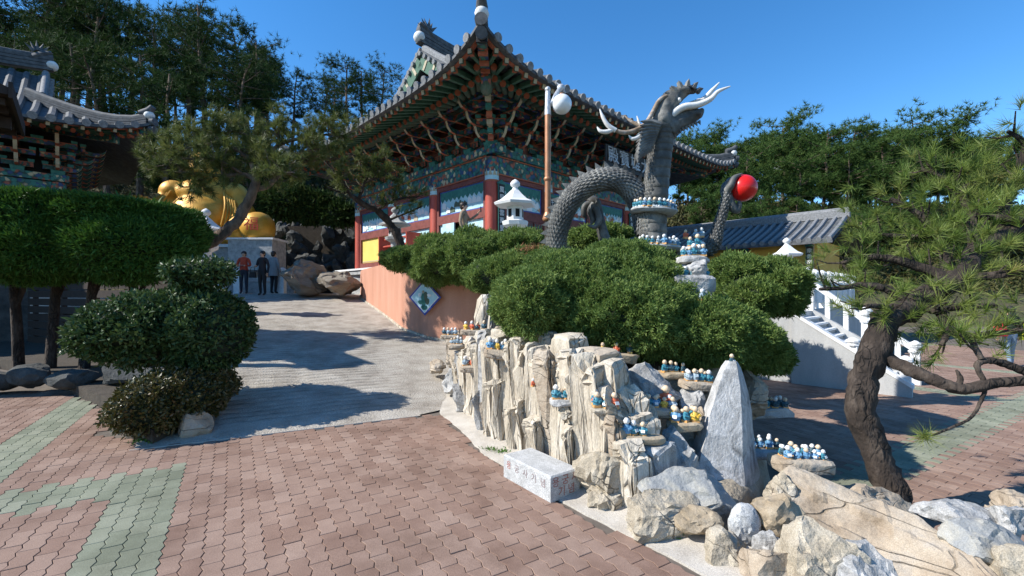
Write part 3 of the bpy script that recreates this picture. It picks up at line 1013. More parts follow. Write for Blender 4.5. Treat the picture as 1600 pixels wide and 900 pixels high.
    def rafters(s, par, nround=.34, far=True):
        """two layers: round rafters and square flying rafters, fanning out at the corners"""
        Lx, Ly, o = s.Lx, s.Ly, s.o
        rr = MB()
        rr.tube([(0, 0, 0), (1, 0, 0)], .085, 8, 0)
        rr.tube([(.90, 0, 0), (.955, 0, 0)], .0875, 8, 2, False)
        rr.tube([(.995, 0, 0), (1.004, 0, 0)], .0865, 8, 1)
        me_r = rr.mesh("rafter", [M['rafter'], M['orange_paint'], M['green_paint']], True)
        fr = MB()
        fr.box((.5, 0, 0), (1, .10, .12), 0)
        fr.box((.90, 0, 0), (.10, .104, .124), 1)
        fr.box((1.0, 0, 0), (.008, .096, .116), 2)
        me_f = fr.mesh("flying_rafter", [M['green_paint'], M['orange_paint'], M['cream_paint']])

        def place(me, nm, a, b):
            a = Vector(a); b = Vector(b)
            o_ = link(nm, me, par, a)
            d_ = b - a
            o_.rotation_euler = d_.to_track_quat('X', 'Z').to_euler()
            o_.scale = (d_.length, 1, 1)
        for fx, L_ in ((0, Lx), (1, Ly)):
            n = int((L_ + 2 * o) / nround)
            for k in range(n + 1):
                t = -o + .22 + k * (L_ + 2 * o - .44) / n
                if not far and t > L_ - 1: continue
                m = t if t < L_ / 2 else L_ - t
                ti = m if m > 1.6 else 1.6 - (1.6 - m) * .25
                tm = m if m > 1.6 else 1.6 - (1.6 - m) * .72
                if t >= L_ / 2: ti = L_ - ti; tm = L_ - tm
                zf = lambda tt, dd: (s.front(tt, -o + dd) if fx == 0 else s.side(-o + dd, tt))
                def P(tt, dd, dz):
                    return (tt, -o + dd, zf(tt, dd) + dz) if fx == 0 else (-o + dd, tt, zf(tt, dd) + dz)
                # flying rafter: out to just inside the eave
                place(me_f, "flying_rafter", P(tm * .5 + t * .5, 1.15, -.20), P(t, .10, -.15))
                to_ = t * .62 + tm * .38
                place(me_r, "rafter", P(ti, 2.75, -.52), P(to_, .95, -.33))
        # boarding above the rafters and the long battens
        for fx, L_ in ((0, Lx), (1, Ly)):
            N = 40
            for (dd, w, h, dz, mi) in ((.16, .10, .09, -.075, 1), (1.02, .13, .13, -.25, 0)):
                b = MB()
                for k in range(N):
                    ta = -o + dd + (L_ + 2 * o - 2 * dd) * k / N; tb = -o + dd + (L_ + 2 * o - 2 * dd) * (k + 1) / N
                    pa = (ta, -o + dd, s.front(ta, -o + dd) + dz) if fx == 0 else (-o + dd, ta, s.side(-o + dd, ta) + dz)
                    pb = (tb, -o + dd, s.front(tb, -o + dd) + dz) if fx == 0 else (-o + dd, tb, s.side(-o + dd, tb) + dz)
                    b.bar(pa, pb, w, h, mi)
                b.build("eave_batten", [M['green_paint'], M['orange_paint']], par)
        # corner hip beam
        for c in ((0, 0), (0, 1), (1, 0)):
            hb = MB()
            def Q(q, dz): return Vector((q if not c[0] else Lx - q, q if not c[1] else Ly - q, s.front(q, q) + dz))
            hb.bar(Q(.3, -.75), Q(-o + .95, -.46), .24, .34, 0)
            hb.bar(Q(-o + 1.2, -.26), Q(-o + .12, -.24), .22, .26, 1)
            for q in (.2, .45, .7):
                hb.bar(Q(-o + .12 + q, -.245), Q(-o + .17 + q, -.245), .235, .27, 2)
            hb.bar(Q(-o + .13, -.22), Q(-o + .10, -.22), .26, .34, 3)
            hb.build("hip_beam", [M['dance_dark'], M['dance'], M['orange_paint'], M['black_board']], par)


def bracket_mesh():
    """one bracket set: three tiers stepping out along -y, tongues curling up at the tips"""
    b = MB()
    b.box((0, 0, .08), (.32, .34, .16), 3, taper=1.12)
    for k in range(3):
        z = .26 + k * .36
        out = -.33 * k
        w = .78 + .12 * k
        b.box((0, out, z), (w, .11, .15), 0)
        b.box((0, out, z + .083), (w * .98, .125, .02), 1)
        for sx in (-1, 1):
            b.box((sx * w * .42, out, z + .145), (.15, .15, .10), 3, taper=1.15)
        # tongue
        o1 = out - .34
        pts = [(.35, z), (out, z), (o1, z - .03), (o1 - .16, z + .00), (o1 - .27, z + .10), (o1 - .33, z + .24)]
        wd = [.14, .15, .14, .12, .09, .02]
        vs = []
        for (y, zz), h in zip(pts, wd):
            for sx in (-.05, .05):
                vs.append((sx, y, zz - h / 2)); vs.append((sx, y, zz + h / 2))
        fs = []; m1 = []
        for i in range(len(pts) - 1):
            a = i * 4; c = a + 4
            b.add([vs[j] for j in (a, a + 1, c + 1, c)], [(0, 1, 2, 3)], 0)
            b.add([vs[j] for j in (a + 2, a + 3, c + 3, c + 2)], [(0, 3, 2, 1)], 0)
            b.add([vs[j] for j in (a, a + 2, c + 2, c)], [(0, 1, 2, 3)], 2 if i > 2 else 1)
            b.add([vs[j] for j in (a + 1, a + 3, c + 3, c + 1)], [(0, 3, 2, 1)], 1)
    return b.mesh("bracket", [M['dance_dark'], M['orange_paint'], M['cream_paint'], M['teal']])


def column(par, x, y, z0, z1, r, collar=.75):
    c = MB()
    c.lathe([(r * 1.02, 0), (r, .3), (r * .98, z1 - z0 - collar)], 16)
    o = c.build("column", M['red_col'], par, True, (x, y, z0))
    h = z1 - z0
    k = MB()
    k.lathe([(r * 1.03, h - collar), (r * 1.03, h - collar + .05)], 16, mi=2)
    k.lathe([(r * 1.02, h - collar + .05), (r * 1.02, h - collar + .30)], 16, mi=0)
    # the pointed flame edge of the painted collar
    for q in range(10):
        a = 2 * PI * q / 10
        t = Vector((math.cos(a), math.sin(a), 0)); sd = Vector((-math.sin(a), math.cos(a), 0))
        p = t * (r * 1.035)
        zz = h - collar + .30
        k.add([p - sd * r * .3 + Vector((0, 0, zz - .12)), p + sd * r * .3 + Vector((0, 0, zz - .12)), p + Vector((0, 0, zz + .10))], [(0, 1, 2)], 1)
    k.lathe([(r * 1.01, h - collar + .30), (r * 1.01, h)], 16, mi=3)
    k.build("painted_collar", [M['sky_panel'], M['cream_paint'], M['orange_paint'], M['dance']], o)
    s_ = MB(); s_.lathe([(r * 1.6, -.14), (r * 1.5, -.03), (r * 1.2, 0)], 14)
    s_.build("plinth_stone", M['white_stone'], o)
    return o


# ------------------------------------------------------------------ the main hall
HC = Vector((-.62, 14.0, 0))
hall = root("temple_hall", HC, TH, "two tone painted temple hall with red columns and sweeping grey tiled roof", "temple hall")
LX, LY, OV = 10.0, 9.0, 2.6
hr = Roof(LX, LY, OV, 7.15, 10.95, .85, .72, 1.0)
hr.build(hall)
hr.rafters(hall)
FZ = 2.72
ybay = [0, 3, 6, 9]; xbay = [0, 2.5, 5, 7.5, 10]
# stone floor
b = MB(); b.box((LX / 2, LY / 2, FZ - .12), (LX + 1.5, LY + 1.5, .24), 0)
b.box((LX / 2, LY / 2, FZ - .03), (LX + 1.62, LY + 1.62, .07), 1)
b.build("floor_slab", [M['granite_dark'], M['white_stone']], hall)
for y in ybay: column(hall, 0, y, FZ, 5.85, .21)
for x in xbay[1:]: column(hall, x, 0, FZ, 5.85, .21)
# dark body behind the walls, so that nothing shines through
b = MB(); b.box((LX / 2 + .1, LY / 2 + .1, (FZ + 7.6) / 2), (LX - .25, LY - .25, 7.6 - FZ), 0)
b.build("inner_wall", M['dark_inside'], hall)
# beams and plate
b = MB()
b.box((-.0, LY / 2, 5.62), (.24, LY - .3, .50), 0); b.box((LX / 2, 0, 5.62), (LX - .3, .24, .50), 0)
b.build("tie_beam", M['dance'], hall)
b = MB()
b.box((-.02, LY / 2, 6.04), (.40, LY + .9, .24), 0); b.box((LX / 2 + .2, -.02, 6.043), (LX + .5, .40, .235), 0)
b.build("wall_plate", M['dance'], hall)
b = MB()
for z in (5.90, 5.36):
    b.box((-.135, LY / 2, z), (.02, LY - .2, .035), 0); b.box((LX / 2, -.135, z), (LX - .2, .02, .035), 0)
b.build("beam_fillet", M['orange_paint'], hall)
# painted infill between the brackets
b = MB()
b.box((.05, LY / 2, 6.95), (.06, LY, 1.6), 0); b.box((LX / 2, .05, 6.95), (LX, .06, 1.6), 0)
b.build("bracket_infill", M['bracket_back'], hall)
# eave purlin carried by the brackets
b = MB()
b.tube([(-.98, -1.3, 7.50), (-.98, LY + 1.3, 7.50)], .12, 8); b.tube([(-1.3, -.98, 7.50), (LX + 1.3, -.98, 7.50)], .12, 8)
b.box((-.98, LY / 2, 7.32), (.12, LY + 2.2, .16), 0); b.box((LX / 2, -.98, 7.32), (LX + 2.2, .12, .16), 0)
b.build("purlin", M['dance_dark'], hall)
bm_ = bracket_mesh()
for k in range(1, 10):
    o_ = link("bracket", bm_, hall, (k * 1.0, 0, 6.15)); o_.rotation_euler = (0, 0, 0)
for k in range(1, 9):
    o_ = link("bracket", bm_, hall, (0, k * 1.0, 6.15)); o_.rotation_euler = (0, 0, -PI / 2)
for rz, sc in ((0, 1), (-PI / 2, 1), (-PI / 4, 1.3)):
    o_ = link("corner_bracket", bm_, hall, (0.0, 0.0, 6.16)); o_.rotation_euler = (0, 0, rz); o_.scale = (1, sc, 1)
o_ = link("corner_bracket", bm_, hall, (0, LY, 6.15)); o_.rotation_euler = (0, 0, -PI / 2)
# hanging corner carving under the hip beam
b = MB()
for k in range(6):
    q = -.35 - k * .16
    b.box((q, q, 6.3 + .14 * k), (.16, .16, .14), (k % 3), TH * 0 + PI / 4)
b.build("corner_carving", [M['orange_paint'], M['teal'], M['cream_paint'], M['rafter']], hall)
b = MB()
b.ball((-1.55, -1.55, 7.02), .17, 3, 8, 6, (1, 1, 1.3))
b.tube([(-1.45, -1.45, 7.1), (-1.7, -1.5, 7.25), (-1.85, -1.52, 7.4)], [.03, .025, .01], 5, 3)
b.tube([(-1.45, -1.45, 7.1), (-1.5, -1.7, 7.25), (-1.52, -1.85, 7.4)], [.03, .025, .01], 5, 3)
b.build("beam_end_mask", [M['orange_paint'], M['teal'], M['cream_paint'], M['rafter']], hall)


def wall_bay(t0, t1, side, lower, opening=False):
    """panels of one bay. side 0: wall on x = 0 (left face); side 1: on y = 0 (right face)"""
    def B(bb, ta, tb, za, zb, dep, th, mi):
        c = (ta + tb) / 2; w = tb - ta
        if side == 0: bb.box((-dep, c, (za + zb) / 2), (th, w, zb - za), mi)
        else: bb.box((c, -dep, (za + zb) / 2), (w, th, zb - za), mi)
    a, e = t0 + .2, t1 - .2
    f = MB()
    B(f, a, e, FZ, 3.02, .03, .14, 0); B(f, a, e, 4.05, 4.35, .03, .14, 0); B(f, a, e, 5.2, 5.37, .03, .14, 0)
    B(f, a, a + .1, 3.02, 5.2, .03, .13, 0); B(f, e - .1, e, 3.02, 5.2, .03, .13, 0)
    f.build("wall_frame", M['maroon'], hall)
    # upper painting with a scalloped curtain
    p = MB()
    B(p, a + .1, e - .1, 4.35, 5.2, .0, .06, 0)
    B(p, a + .1, e - .1, 4.36, 4.40, .034, .012, 1); B(p, a + .1, e - .1, 5.15, 5.19, .034, .012, 1)
    B(p, a + .11, a + .15, 4.40, 5.15, .034, .012, 1); B(p, e - .15, e - .11, 4.40, 5.15, .034, .012, 1)
    pan = p.build("painted_panel", [M['sky_panel'] if side == 0 else M['mural'], M['blue_paint']], hall)
    c = MB()
    n = 10
    for k in range(n):
        ta = a + .15 + (e - a - .3) * k / n; tb = a + .15 + (e - a - .3) * (k + 1) / n
        pts = [(ta, 5.15), (tb, 5.15), (tb, 4.93), ((ta + tb) / 2, 4.82 - .02 * (k % 2)), (ta, 4.93)]
        if side == 0: c.prism(pts, -.052, -.034, 0, 'x')
        else: c.prism(pts, -.052, -.034, 0, 'y')
    c.build("curtain_border", M['teal'], pan)
    # clouds and figures of the painting: flat raised shapes
    fr_ = random.Random(int(t0 * 10) + side)
    d_ = MB()
    for k in range(9):
        t = a + .25 + (e - a - .5) * (k + .5) / 9; z = 4.52 + fr_.uniform(0, .2)
        w = fr_.uniform(.09, .14); h = fr_.uniform(.08, .13)
        pts = [(t - w, z - h), (t + w, z - h), (t + w * .9, z + h * .2), (t + w * .35, z + h), (t - w * .2, z + h * .5), (t - w * .8, z + h * .3)]
        mi = fr_.choice([0, 0, 1, 2]) if t0 > 2 else fr_.choice([0, 0, 3])
        if side == 0: d_.prism(pts, -.044 - .0015 * k, -.032, mi, 'x')
        else: d_.prism(pts, -.044 - .0015 * k, -.032, mi, 'y')
    d_.build("painted_figure", [M['white_paint'], M['orange_paint'], M['cream_paint'], M['rafter']], pan)
    # lower panel
    if not opening:
        q = MB()
        B(q, a + .1, e - .1, 3.02, 4.05, .0, .05, 0)
        B(q, a + .14, e - .14, 3.06, 3.10, .03, .012, 1)
        q.build("lower_panel", [lower, M['cream_paint']], hall)
    else:
        q = MB()
        B(q, a + .1, a + .95, 3.02, 4.05, .0, .05, 0)
        q.build("lower_panel", M['sky_panel'], hall)
        q = MB()
        B(q, a + 1.75, e - .1, 3.02, 4.05, .004, .05, 0)
        q.build("lower_panel", M['sky_panel'], hall)
        q = MB()
        B(q, a + 1.55, a + 2.2, 3.0, 4.05, .12, .05, 0)
        q.build("open_door_leaf", M['sky_panel'], hall)


wall_bay(0, 3, 0, M['sky_panel'], True)
wall_bay(3, 6, 0, M['sky_panel'])
wall_bay(6, 9, 0, M['yellow_panel'])
for k in range(4):
    wall_bay(xbay[k], xbay[k + 1], 1, M['maroon'])
    # lattice doors of the shaded front
    for q in range(4):
        xx = xbay[k] + .35 + q * .46
        d_ = MB()
        d_.box((xx + .2, -.12, 3.52), (.40, .05, 1.02), 0)
        for r_ in range(4):
            d_.box((xx + .06 + r_ * .095, -.15, 3.55), (.016, .02, .86), 1)
            d_.box((xx + .2, -.152, 3.22 + r_ * .22), (.36, .018, .016), 1)
        d_.build("lattice_door", [M['maroon'], M['teal']], hall)
# stepped red shelf unit on the terrace against the left face
b = MB()
for k in range(4):
    b.box((-.72, 4.3, FZ + .18 + k * .27), (.55 - .1 * k, 2.0, .05), 0)
for yy in (3.32, 5.28):
    b.box((-.72, yy, FZ + .55), (.6, .05, 1.1), 0)
sh = b.build("candle_shelf", M['red_col'], None)
sh.location = HC; sh.rotation_euler = (0, 0, TH)
tag(sh, "red stepped wooden candle rack against the hall's sunlit side", "rack")


# vertical verse boards, on the columns
def verse(name, x, y, nd, chars, z1, parent_loc, label, ang):
    r_ = root(name, parent_loc, 0, label, "sign board", "verse boards on the temple columns")
    b = MB()
    h = len(chars) * .235 + .16
    b.box((0, 0, -h / 2), (.235, .04, h), 0)
    b.box((0, .002, -h / 2), (.265, .03, h + .03), 1)
    b.prism([(-.17, 0), (-.13, .07), (-.05, .09), (0, .14), (.05, .09), (.13, .07), (.17, 0)], -.03, .03, 2, 'y')
    bo_ = b.build("board", [M['black_board'], M['teal'], M['teal']], r_)
    for k, ch in enumerate(chars):
        o_ = link("character", text_mesh(ch, .20, M['white_paint'], .003), r_, (0, -.025, -.18 - k * .235))
        o_.rotation_euler = (PI / 2, 0, 0)
    r_.rotation_euler = (0, 0, ang)
    return r_


def hw(x, y, z): return HC + XH * x + YH * y + Vector((0, 0, z))


verse("verse_board", 0, 0, 0, "萬里無雲萬里天", 5, hw(.16, -.26, 5.02), "black verse board with white characters beside the hall's corner column", TH)
verse("verse_board", 0, 0, 0, "千江有水千江月", 5, hw(2.5, -.26, 4.95), "black verse board with white characters just left of the lamp post", TH)
verse("verse_board", 0, 0, 0, "佛身普遍十方中", 5, hw(7.5, -.26, 4.95), "black verse board in shade seen through the dragon's arched body", TH)
# carved characters of the name board
nb = root("name_board", hw(5.0, -1.75, 6.35), TH, "grey carved characters of the hall's name board behind the dragon's neck", "sign board")
b = MB(); b.box((0, .06, 0), (2.9, .05, .7), 0); b.build("backing_board", M['black_board'], nb)
for k, ch in enumerate("殿寶雄大"):
    o_ = link("character", text_mesh(ch, .62, M['silver'], .02), nb, (-1.05 + k * .7, 0, 0)); o_.rotation_euler = (PI / 2 - .15, 0, 0)

# ------------------------------------------------------------------ the peach wall along the ramp
pw = root("peach_wall", (0, 0, 0), 0, "sunlit peach rendered retaining wall curving beside the ramp", "wall")
b = MB()
WP = []
for k in range(len(WL) - 1):
    for q in range(4):
        t = q / 4
        WP.append((WL[k][0] * (1 - t) + WL[k + 1][0] * t, WL[k][1] * (1 - t) + WL[k + 1][1] * t))
WP.append(WL[-1])
vs = []
for (x, y) in WP:
    zb = ramp_z(x, y) - .3
    for dx, z in ((0, zb), (0, 2.60), (.16, 2.60)):
        vs.append((x + dx, y + dx * .5, z))
b.add(vs, [(k * 3 + a, k * 3 + a + 1, (k + 1) * 3 + a + 1, (k + 1) * 3 + a) for k in range(len(WP) - 1) for a in range(2)])
b.build("wall_face", M['peach'], pw)
b = MB()
for k in range(len(WP) - 1):
    z0 = ramp_z(*WP[k]); z1 = ramp_z(*WP[k + 1])
    b.bar((WP[k][0] - .015, WP[k][1], z0 + .02), (WP[k + 1][0] - .015, WP[k + 1][1], z1 + .02), .05, .07, 0)
b.build("wall_foot", M['cream_rock'], pw)
# diamond tile picture
c = Vector((-2.02, 11.13, 0)); c = Vector((-2.09, 11.10, 0)); tdir = Vector((.80, -.47, 0)).normalized()
nrm = Vector((-tdir.y, tdir.x, 0))
if nrm.x > 0: nrm = -nrm
dz_c = 1.58
dia = root("tile_picture", c + nrm * .02 + Vector((0, 0, dz_c)), math.atan2(tdir.y, tdir.x), "blue bordered diamond tile picture set on the peach wall", "tile picture")
for nm, s_, dep, mm in (("border", .44, .02, M['blue_paint']), ("inner_border", .385, .026, M['white_paint']), ("picture", .36, .032, M['sky_panel'])):
    b = MB()
    b.prism([(-s_ * 1.15, 0), (0, -s_), (s_ * 1.15, 0), (0, s_)], -.02 , .0, 0, 'y')
    o_ = b.build(nm, mm, dia)
    sgn = 1 if (Matrix.Rotation(math.atan2(tdir.y, tdir.x), 3, 'Z') @ Vector((0, 1, 0))).dot(nrm) > 0 else -1
    o_.location = (0, sgn * dep, 0)
b = MB()
for (u, z, w, h, mi) in ((-.02, -.06, .07, .20, 0), (.05, .02, .05, .12, 1), (-.1, -.12, .10, .05, 0), (-.03, .13, .035, .04, 2), (.1, -.1, .06, .08, 1), (-.14, .06, .05, .05, 3), (.16, .05, .06, .04, 3), (0, -.25, .10, .06, 0)):
    pts = [(u + w * math.cos(a) * (1 + .15 * math.sin(3 * a)), z + h * math.sin(a)) for a in [2 * PI * q / 9 for q in range(9)]]
    b.prism(pts, -.030 - .003 * mi, .0, mi, 'y')
o_ = b.build("painted_figure", [M['teal'], M['rafter'], M['cream_paint'], M['white_paint']], dia)
o_.location = (0, sgn * .034, 0)
# white corner stone below the hall's far left column
cs = root("corner_stone", hw(-.35, 9.45, 0), TH, "white stone block stepped under the hall's left corner", "stone block")
b = MB()
b.box((0, 0, 1.75), (.55, .55, 1.0), 0); b.box((0, 0, 2.30), (.75, .75, .12), 0); b.box((0, 0, 2.42), (1.0, 1.0, .10), 0); b.box((-.3, .5, 2.44), (.9, 1.2, .10), 0)
b.build("block", M['white_stone'], cs)
# ================================================================== THE ROCKERY
_ico = {}


def ico(sub):
    if sub not in _ico:
        bm = bmesh.new()
        bmesh.ops.create_icosphere(bm, subdivisions=sub, radius=1.0)
        bm.verts.ensure_lookup_table()
        _ico[sub] = (np.array([v.co[:] for v in bm.verts]), np.array([[v.index for v in f.verts] for f in bm.faces]))
        bm.free()
    return _ico[sub]


def rock_geo(seed, half, sub=3, cuts=10, lo=.5, hi=.85, rough=.05, box=.0, stria=0.0, rot=None, fr=1.0, chip=.07):
    rs = np.random.RandomState(seed)
    v, f = ico(sub)
    v = v.copy()
    if box:
        v = np.sign(v) * np.abs(v) ** (1 - box)
        v /= np.abs(v).max()
    for k in range(cuts):
        n = rs.normal(size=3); n /= np.linalg.norm(n)
        d = rs.uniform(lo, hi) * np.abs(v @ n).max()
        over = np.maximum(0, v @ n - d)
        v -= over[:, None] * n * .97
    v = v * np.array(half)
    m = float(min(half))
    so = rs.uniform(0, 50, 3)
    out = np.empty_like(v)
    for i, p in enumerate(v):
        q = Vector(p)
        nn = noise.noise_vector(q * (2.2 / m * fr) + Vector(so)) * (rough * m) + noise.noise_vector(q * (7 / m * fr) + Vector(so)) * (rough * m * .38)
        if chip:
            cv = noise.cell(Vector((p[0] + so[0], p[1] + so[1], p[2] * 1.3 + so[2])) * (3.2 / m) + noise.noise_vector(q * (3 / m)) * .5) - .5
            nn = nn + Vector(p).normalized() * (cv * chip * m)
        if stria:
            wq = noise.noise_vector(q * 6) * .25
            w = .9 * (noise.cell(Vector((p[0] * 19 + so[0] + wq.x, p[1] * 19 + so[1] + wq.y, p[2] * 2.3 + so[2]))) - .5) + .9 * (noise.cell(Vector((p[0] * 43 + so[0], p[1] * 43 + wq.y, p[2] * 5 + so[2]))) - .5) + .5 * noise.noise(Vector((p[0] * 40 + so[0], p[1] * 40, p[2] * 3)))
            r = math.hypot(p[0], p[1]) + 1e-4
            nn = nn + Vector((p[0] / r, p[1] / r, 0)) * (w * stria)
        out[i] = p + np.array(nn)
    if rot is not None:
        out = out @ np.array(rot.to_matrix()).T if hasattr(rot, 'to_matrix') else out @ np.array(rot).T
    return out, f


def E(a, b, c): return Matrix.Rotation(c, 3, 'Z') @ Matrix.Rotation(b, 3, 'Y') @ Matrix.Rotation(a, 3, 'X')


def stone(parent, name, c, half, m, seed, rot=None, flat_shade=False, **kw):
    v, f = rock_geo(seed, half, rot=rot, **kw)
    me = np_mesh(name, v, f, m, smooth=not flat_shade)
    if not flat_shade:
        try: me.set_sharp_from_angle(angle=math.radians(22))
        except Exception: pass
    return link(name, me, parent, c)


rock = root("rockery", (1.2, 5.5, 0), 0, "tall rockery of pale upright stones and grey boulders with figurine ledges", "rockery")
ROFF = Vector((1.2, 5.5, 0))


def rs_(x0, y0, x1, y1, Y, m, seed, dep=None, rot=None, grow=1.13, label=None, name="stone", **kw):
    """a stone filling the given span of the photograph, standing at distance Y"""
    c = W((x0 + x1) / 2, (y0 + y1) / 2, Y)
    hx = (x1 - x0) / 2 / F * Y * grow; hz = (y1 - y0) / 2 / F * Y * grow
    hy = dep / 2 if dep else (hx + hz) / 2
    kw.setdefault("sub", 4)
    o = stone(rock, name, c - ROFF, (hx, hy, hz), m, seed, rot, **kw)
    if label: o["label"] = label
    return o


# mortared mass behind the stones
core = MB()
ring0 = [(-1.0, 8.6), (-.85, 7.4), (-.62, 6.35), (-.22, 5.5), (.15, 4.9), (.60, 4.60), (.95, 4.75), (1.30, 4.80), (1.7, 4.72), (2.1, 4.75), (2.45, 5.0), (2.75, 5.4), (2.95, 6.2), (3.2, 7.6), (2.9, 9.2), (2.3, 10.4), (.4, 10.5), (-.8, 10.4)]
cx, cy = 1.2, 7.0
prof = [(1.0, -.35), (.985, .10), (.955, .45), (.91, .75), (.83, .95), (.68, 1.15), (.45, 1.45), (.2, 1.6)]
vs = []
sub = 5
R0 = []
for k in range(len(ring0)):
    a = ring0[k]; c2 = ring0[(k + 1) % len(ring0)]
    for q in range(sub): R0.append((a[0] + (c2[0] - a[0]) * q / sub, a[1] + (c2[1] - a[1]) * q / sub))
NR = len(R0)
lev = []
for i in range(len(prof) - 1):
    for q in range(3): lev.append((prof[i][0] + (prof[i + 1][0] - prof[i][0]) * q / 3, prof[i][1] + (prof[i + 1][1] - prof[i][1]) * q / 3))
lev.append(prof[-1])
for (sc, z) in lev:
    for (x, y) in R0:
        X = cx + (x - cx) * sc; Yy = cy + (y - cy) * sc
        nn = noise.noise_vector(Vector((X * 3, Yy * 3, z * 1.5))) * .10 + noise.noise_vector(Vector((X * 9, Yy * 9, z * 2))) * .045
        right = smooth(1.2, 2.4, X) * smooth(7, 5, Yy)
        vs.append((X + nn.x, Yy + nn.y, (z if z < 0 else z * (1 - .38 * right)) + nn.z * .6))
fs = [(i * NR + k, i * NR + (k + 1) % NR, (i + 1) * NR + (k + 1) % NR, (i + 1) * NR + k) for i in range(len(lev) - 1) for k in range(NR)]
fs.append(tuple((len(lev) - 1) * NR + k for k in range(NR)))
core.add([Vector(v) - ROFF for v in vs], fs)
for i_, f_ in enumerate(core.f):
    if np.mean([core.v[q][2] for q in f_]) > .80: core.m[i_] = 1
core.build("mortar_mass", [M['mortar'], M['soil']], rock, True)

skirt = MB()
r1_ = [(.25, 4.75), (.62, 4.15), (.90, 3.75), (1.12, 3.50), (1.5, 3.38), (2.0, 3.72), (2.5, 4.4), (2.8, 5.3), (1.6, 5.6), (.7, 5.4)]
rr_ = []
for k in range(len(r1_)):
    a = r1_[k]; c2 = r1_[(k + 1) % len(r1_)]
    for q in range(6): rr_.append((a[0] + (c2[0] - a[0]) * q / 6, a[1] + (c2[1] - a[1]) * q / 6))
vs = []
for (sc, z) in ((1, -.35), (1, .0), (.97, .05), (.90, .09), (.80, .14), (.68, .20), (.56, .30), (.45, .42), (.3, .5)):
    for (x, y) in rr_:
        X = 1.6 + (x - 1.6) * sc; Yy = 5.0 + (y - 5.0) * sc
        nn = noise.noise_vector(Vector((X * 4, Yy * 4, z * 3))) * .07 + noise.noise_vector(Vector((X * 11, Yy * 11, z * 5))) * .03
        vs.append(Vector((X, Yy, z)) + nn - ROFF)
N1 = len(rr_)
skirt.add(vs, [(i * N1 + k, i * N1 + (k + 1) % N1, (i + 1) * N1 + (k + 1) % N1, (i + 1) * N1 + k) for i in range(8) for k in range(N1)] + [tuple(8 * N1 + k for k in range(N1))])
skirt.build("mortar_mass", M['mortar'], rock, True)

# upright splintered stones of the cliff
cr = random.Random(21)


def cliff(y): return line_x(RB, y)


k = 0
y = 7.15
RC = math.atan2(-.52, -.85)
while y > 3.32:
    w = cr.uniform(.08, .16)
    x = cliff(y) + .10
    top = (.66 + .44 * smooth(7.0, 5.4, y)) * (1 - .66 * smooth(3.85, 3.35, y))
    rowsd = [(cr.uniform(.03, .11), cr.uniform(.90, 1.08) * top, w), (.26, cr.uniform(.95, 1.12) * top, w * 1.3)]
    if cr.random() < .30: rowsd.append((-.01, cr.uniform(.22, .6) * top, w * .8))
    for off, h, ww in rowsd:
        dpt = cr.uniform(.12, .17)
        c = Vector((x + .85 * (off + dpt * .6), y + .52 * (off + dpt * .6) + cr.uniform(-.03, .03), h / 2 - .08))
        m = M['cream_rock'] if cr.random() < .80 else (M['tan_rock'] if cr.random() < .6 else M['grey_rock'])
        stone(rock, "stone", c - ROFF, (dpt, ww * 1.0, h / 2 + .14), m, 100 + k, E(cr.uniform(-.07, .07), cr.uniform(.04, .14), RC + cr.uniform(-.25, .25)),
              sub=4 if off < .2 else 3, cuts=10, lo=.72, hi=.97, rough=.09, box=.80, stria=.030, fr=.8, chip=0)
        k += 1
    y -= w * .95
# pale splintered blocks at the ramp side
for (x0, y0, x1, y1, Y, m, dep) in ((690, 520, 735, 585, 7.4, 'tan_rock', .5), (720, 520, 745, 565, 7.1, 'cream_rock', .4), (738, 455, 770, 535, 7.6, 'cream_rock', .4), (688, 575, 722, 612, 7.0, 'grey_rock', .4),
                                    (712, 565, 752, 600, 6.75, 'tan_rock', .4), (700, 600, 740, 650, 6.35, 'grey_rock', .35), (725, 590, 760, 655, 6.1, 'cream_rock', .35), (668, 560, 694, 585, 7.9, 'tan_rock', .5),
                                    (760, 470, 800, 560, 6.9, 'cream_rock', .4),
                                    (895, 540, 940, 600, 5.0, 'cream_rock', .5)):
    k += 1
    rs_(x0, y0, x1, y1, Y, M[m], 300 + k, dep, E(0, .1, cr.uniform(-.5, .5)), cuts=11, rough=.12, box=.35, stria=.018, fr=.7, sub=3)
# grey boulders
G = M['grey_rock']; T = M['tan_rock']; BR = M['brown_slab']; BL = M['blue_rock']; CR = M['cream_plain']
rs_(928, 552, 985, 650, 4.35, G, 401, .4, E(0, .1, .3), cuts=11, rough=.06, label="dark grey boulder with white streaks below the juniper")
rs_(968, 572, 1062, 668, 4.3, G, 402, .45, E(.1, .2, -.2), cuts=12, rough=.06, label="pale grey angular boulder behind the figurine ledges")
rs_(1055, 605, 1105, 665, 4.3, G, 403, .3, None, cuts=10, rough=.06)
rs_(1025, 665, 1088, 765, 3.85, G, 404, .38, E(0, .15, .2), cuts=11, rough=.05, label="smooth grey boulder left of the pointed stone")
rs_(950, 630, 1015, 760, 3.95, CR, 405, .4, E(0, .25, .3), cuts=11, rough=.09, stria=.012, box=.3)
rs_(905, 690, 985, 805, 3.72, CR, 406, .5, E(0, .12, .4), cuts=11, rough=.09, stria=.014, box=.35)
rs_(955, 735, 1035, 812, 3.75, CR, 407, .4, E(0, .2, .1), cuts=11, rough=.08, stria=.012, box=.3)
rs_(915, 740, 990, 815, 3.6, CR, 408, .35, E(0, .1, .4), cuts=11, rough=.10, stria=.014, box=.3)
rs_(1085, 640, 1110, 720, 4.05, T, 409, .3, None, cuts=10, rough=.08)
rs_(1070, 560, 1140, 640, 5.0, T, 410, .5, None, cuts=10, rough=.08)
rs_(1150, 575, 1200, 660, 4.9, T, 411, .5, None, cuts=10, rough=.08)


